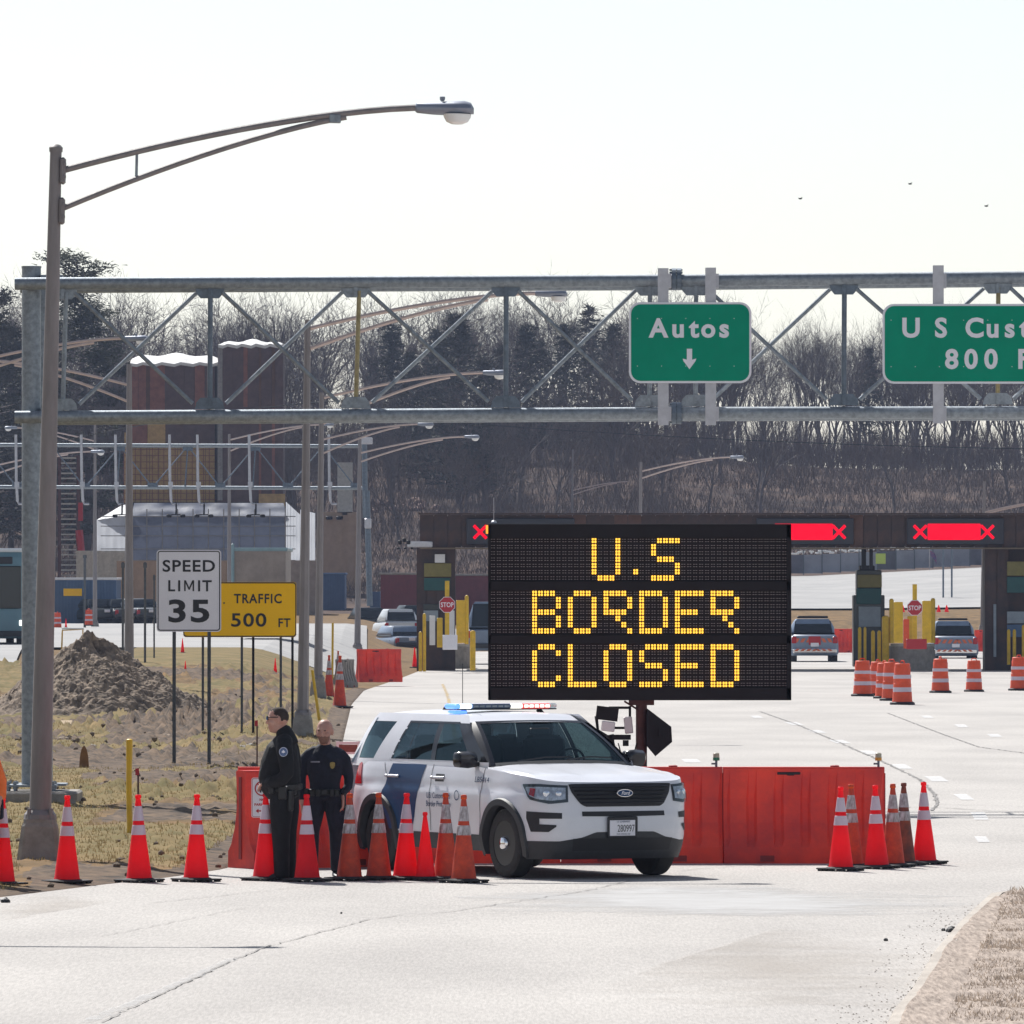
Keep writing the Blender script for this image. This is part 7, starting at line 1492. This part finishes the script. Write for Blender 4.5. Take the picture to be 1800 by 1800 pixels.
# yellow railing at left
p = W(128, 1148, 245); t = thing('pipe_railing', 'thin yellow pipe frame beside the top of the mound', 'railing', (p.x, 245, p.z-.3)); s_ = FP/245; q = MB(); q.tube([(-.33, 0, 0), (-.30, 0, .95), (.29, 0, .98), (.3, 0, .1)], .025, 6); q.tube([(.22, 0, .1), (.24, 0, .4)], .03, 6); q.build('rail', M['yellow'], t)
q = MB(); q.bbox((0, 0, 1.0), (.62, .4, .05), .01); q.build('top_board', M['paint2'] if 'paint2' in M else M['white'], t)
# fence with banners beyond
Yf2 = 531; p0 = W(1380, 1026, Yf2); fe = thing('mesh_fence', 'long pale screened fence along the upper road beyond the canopy', 'fence', (p0.x, Yf2, T(p0.x, Yf2)))
M['screen'] = mat('grey_blue_screen', (.34, .38, .48), .7, 0, .3, .5)
for k in range(15):
    x0 = k*1.15; zb_ = T(p0.x+x0, Yf2)-fe.location.z+.1; q = MB(); q.box((x0+.57, 0, zb_+.62), (1.11, .03, 1.15)); q.build('fence_panel', M['screen' if k % 5 else 'tarpgrey'], fe); q = MB(); q.box((x0, -.04, zb_+.7), (.06, .06, 1.5)); q.build('fence_post', M['galv_d'], fe)
q = MB()
for k in range(80): x = rnd.uniform(0, 16); z_ = T(p0.x+x, Yf2)-fe.location.z; q.bbox((x, 1, z_+1.35+rnd.uniform(0, .15)), (rnd.uniform(.1, .4), .2, .12), .03)
q.build('snow_capping', M['snowwrap'], fe)
p = W(1548, 992, 528); q = MB(); q.bbox((0, 0, .35), (.62, .05, .65), .08); tag(q.build('warning_sign', mat('fluorescent_yellow_green', (.55, .75, .15), .5), loc=(p.x, 528, p.z)), 'fluorescent yellow green sign above the dark booth', 'sign')
p = W(1634, 1010, 528); t = thing('flag', 'drooping red white and blue flag on a thin pole under the canopy', 'flag', p); q = MB(); q.tube([(0, 0, 0), (0, 0, 1.6)], .03, 6); q.build('flag_pole', M['alu'], t)
q = MB(); q.loft([[Vector((.03, 0, 1.5)), Vector((.3, .1, 1.35)), Vector((.42, 0, 1.1))], [Vector((.05, 0, 1.2)), Vector((.3, .1, .9)), Vector((.46, 0, .6))]], cap=False, close=False); q.build('flag_cloth', mat('muted_flag_cloth', (.30, .12, .22), .8, 0, 0, 6, col2=(.12, .14, .34)), t)
for px, y0, y1, lb in ((1658, 962, 1070, 'left thin pole in the slope beyond the right lane'), (1673, 962, 1075, 'right thin pole in the slope beyond the right lane')):
    a_ = W(px, y0, 470); g0 = T(a_.x, 470); q = MB(); q.tube([(0, 0, 0), (0, 0, a_.z-g0)], .05, 6); tag(q.build('thin_pole', M['galv_d'], loc=(a_.x, 470, g0)), lb, 'pole')
for i, (px, py) in enumerate(((1587, 1085), (1598, 1080), (1650, 1088), (1664, 1078))):
    a_ = W(px, py, 438); q = MB(); q.lathe([(.11, 0), (.04, .3), (.02, .36)], n=8); tag(q.build('small_cone', M['cone'], loc=(a_.x, 438, T(a_.x, 438))), 'tiny orange cone on the brown berm beyond the booths', 'traffic cone', 'tiny cones on the berm')
# brush at foot of berm and rock piles behind gatehouse
M['bould'] = mat('pinkish_rock', (.36, .24, .20), .9, 0, .4, 1)
for i in range(14):
    px, py = rnd.uniform(645, 770), rnd.uniform(884, 903); a_ = hit(px, py, 560); rock(a_, rnd.uniform(.3, .9), M['bould'], 'boulder', 'pinkish brown boulder on the slope just above the left end of the canopy roof', 'boulder', 'boulders left of the canopy', i, .6)
# birds
for px, py, lb in ((1600, 323, 'tiny dark bird, highest and middle of the three'), (1407, 349, 'tiny dark bird, leftmost of the three'), (1734, 362, 'tiny dark bird, rightmost and lowest of the three')):
    c_ = W(px, py, 300); q = MB(); q.lathe([(.005, -.09), (.03, -.03), (.03, .03), (.005, .09)], n=6, axis='x'); q.add([(-.03, 0, .01), (.03, 0, .01), (.01, -.14, .05), (-.02, -.13, .05)], [(0, 1, 2, 3)]); q.add([(-.03, 0, .01), (.03, 0, .01), (.01, .14, .05), (-.02, .13, .05)], [(0, 1, 2, 3)])
    o = q.build('bird', M['black'], loc=c_); o.rotation_euler[2] = .6; tag(o, lb+' in the white sky', 'bird')
# ================================================================ air
q = MB(); q.box((0, 480, 22.5), (1400, 1100, 47)); hz = q.build('haze', [])
m = bpy.data.materials.new('haze_air'); m.use_nodes = True; nt = m.node_tree; nt.nodes.clear(); out = nt.nodes.new('ShaderNodeOutputMaterial')
pv = nt.nodes.new('ShaderNodeVolumePrincipled'); pv.inputs['Color'].default_value = (.58, .70, 1, 1); pv.inputs['Density'].default_value = .000125; pv.inputs['Anisotropy'].default_value = .0
nt.links.new(pv.outputs[0], out.inputs['Volume']); hz.data.materials.append(m); hz['kind'] = 'stuff'; hz['label'] = 'thin blue haze in the air over the crossing'; hz['category'] = 'haze'
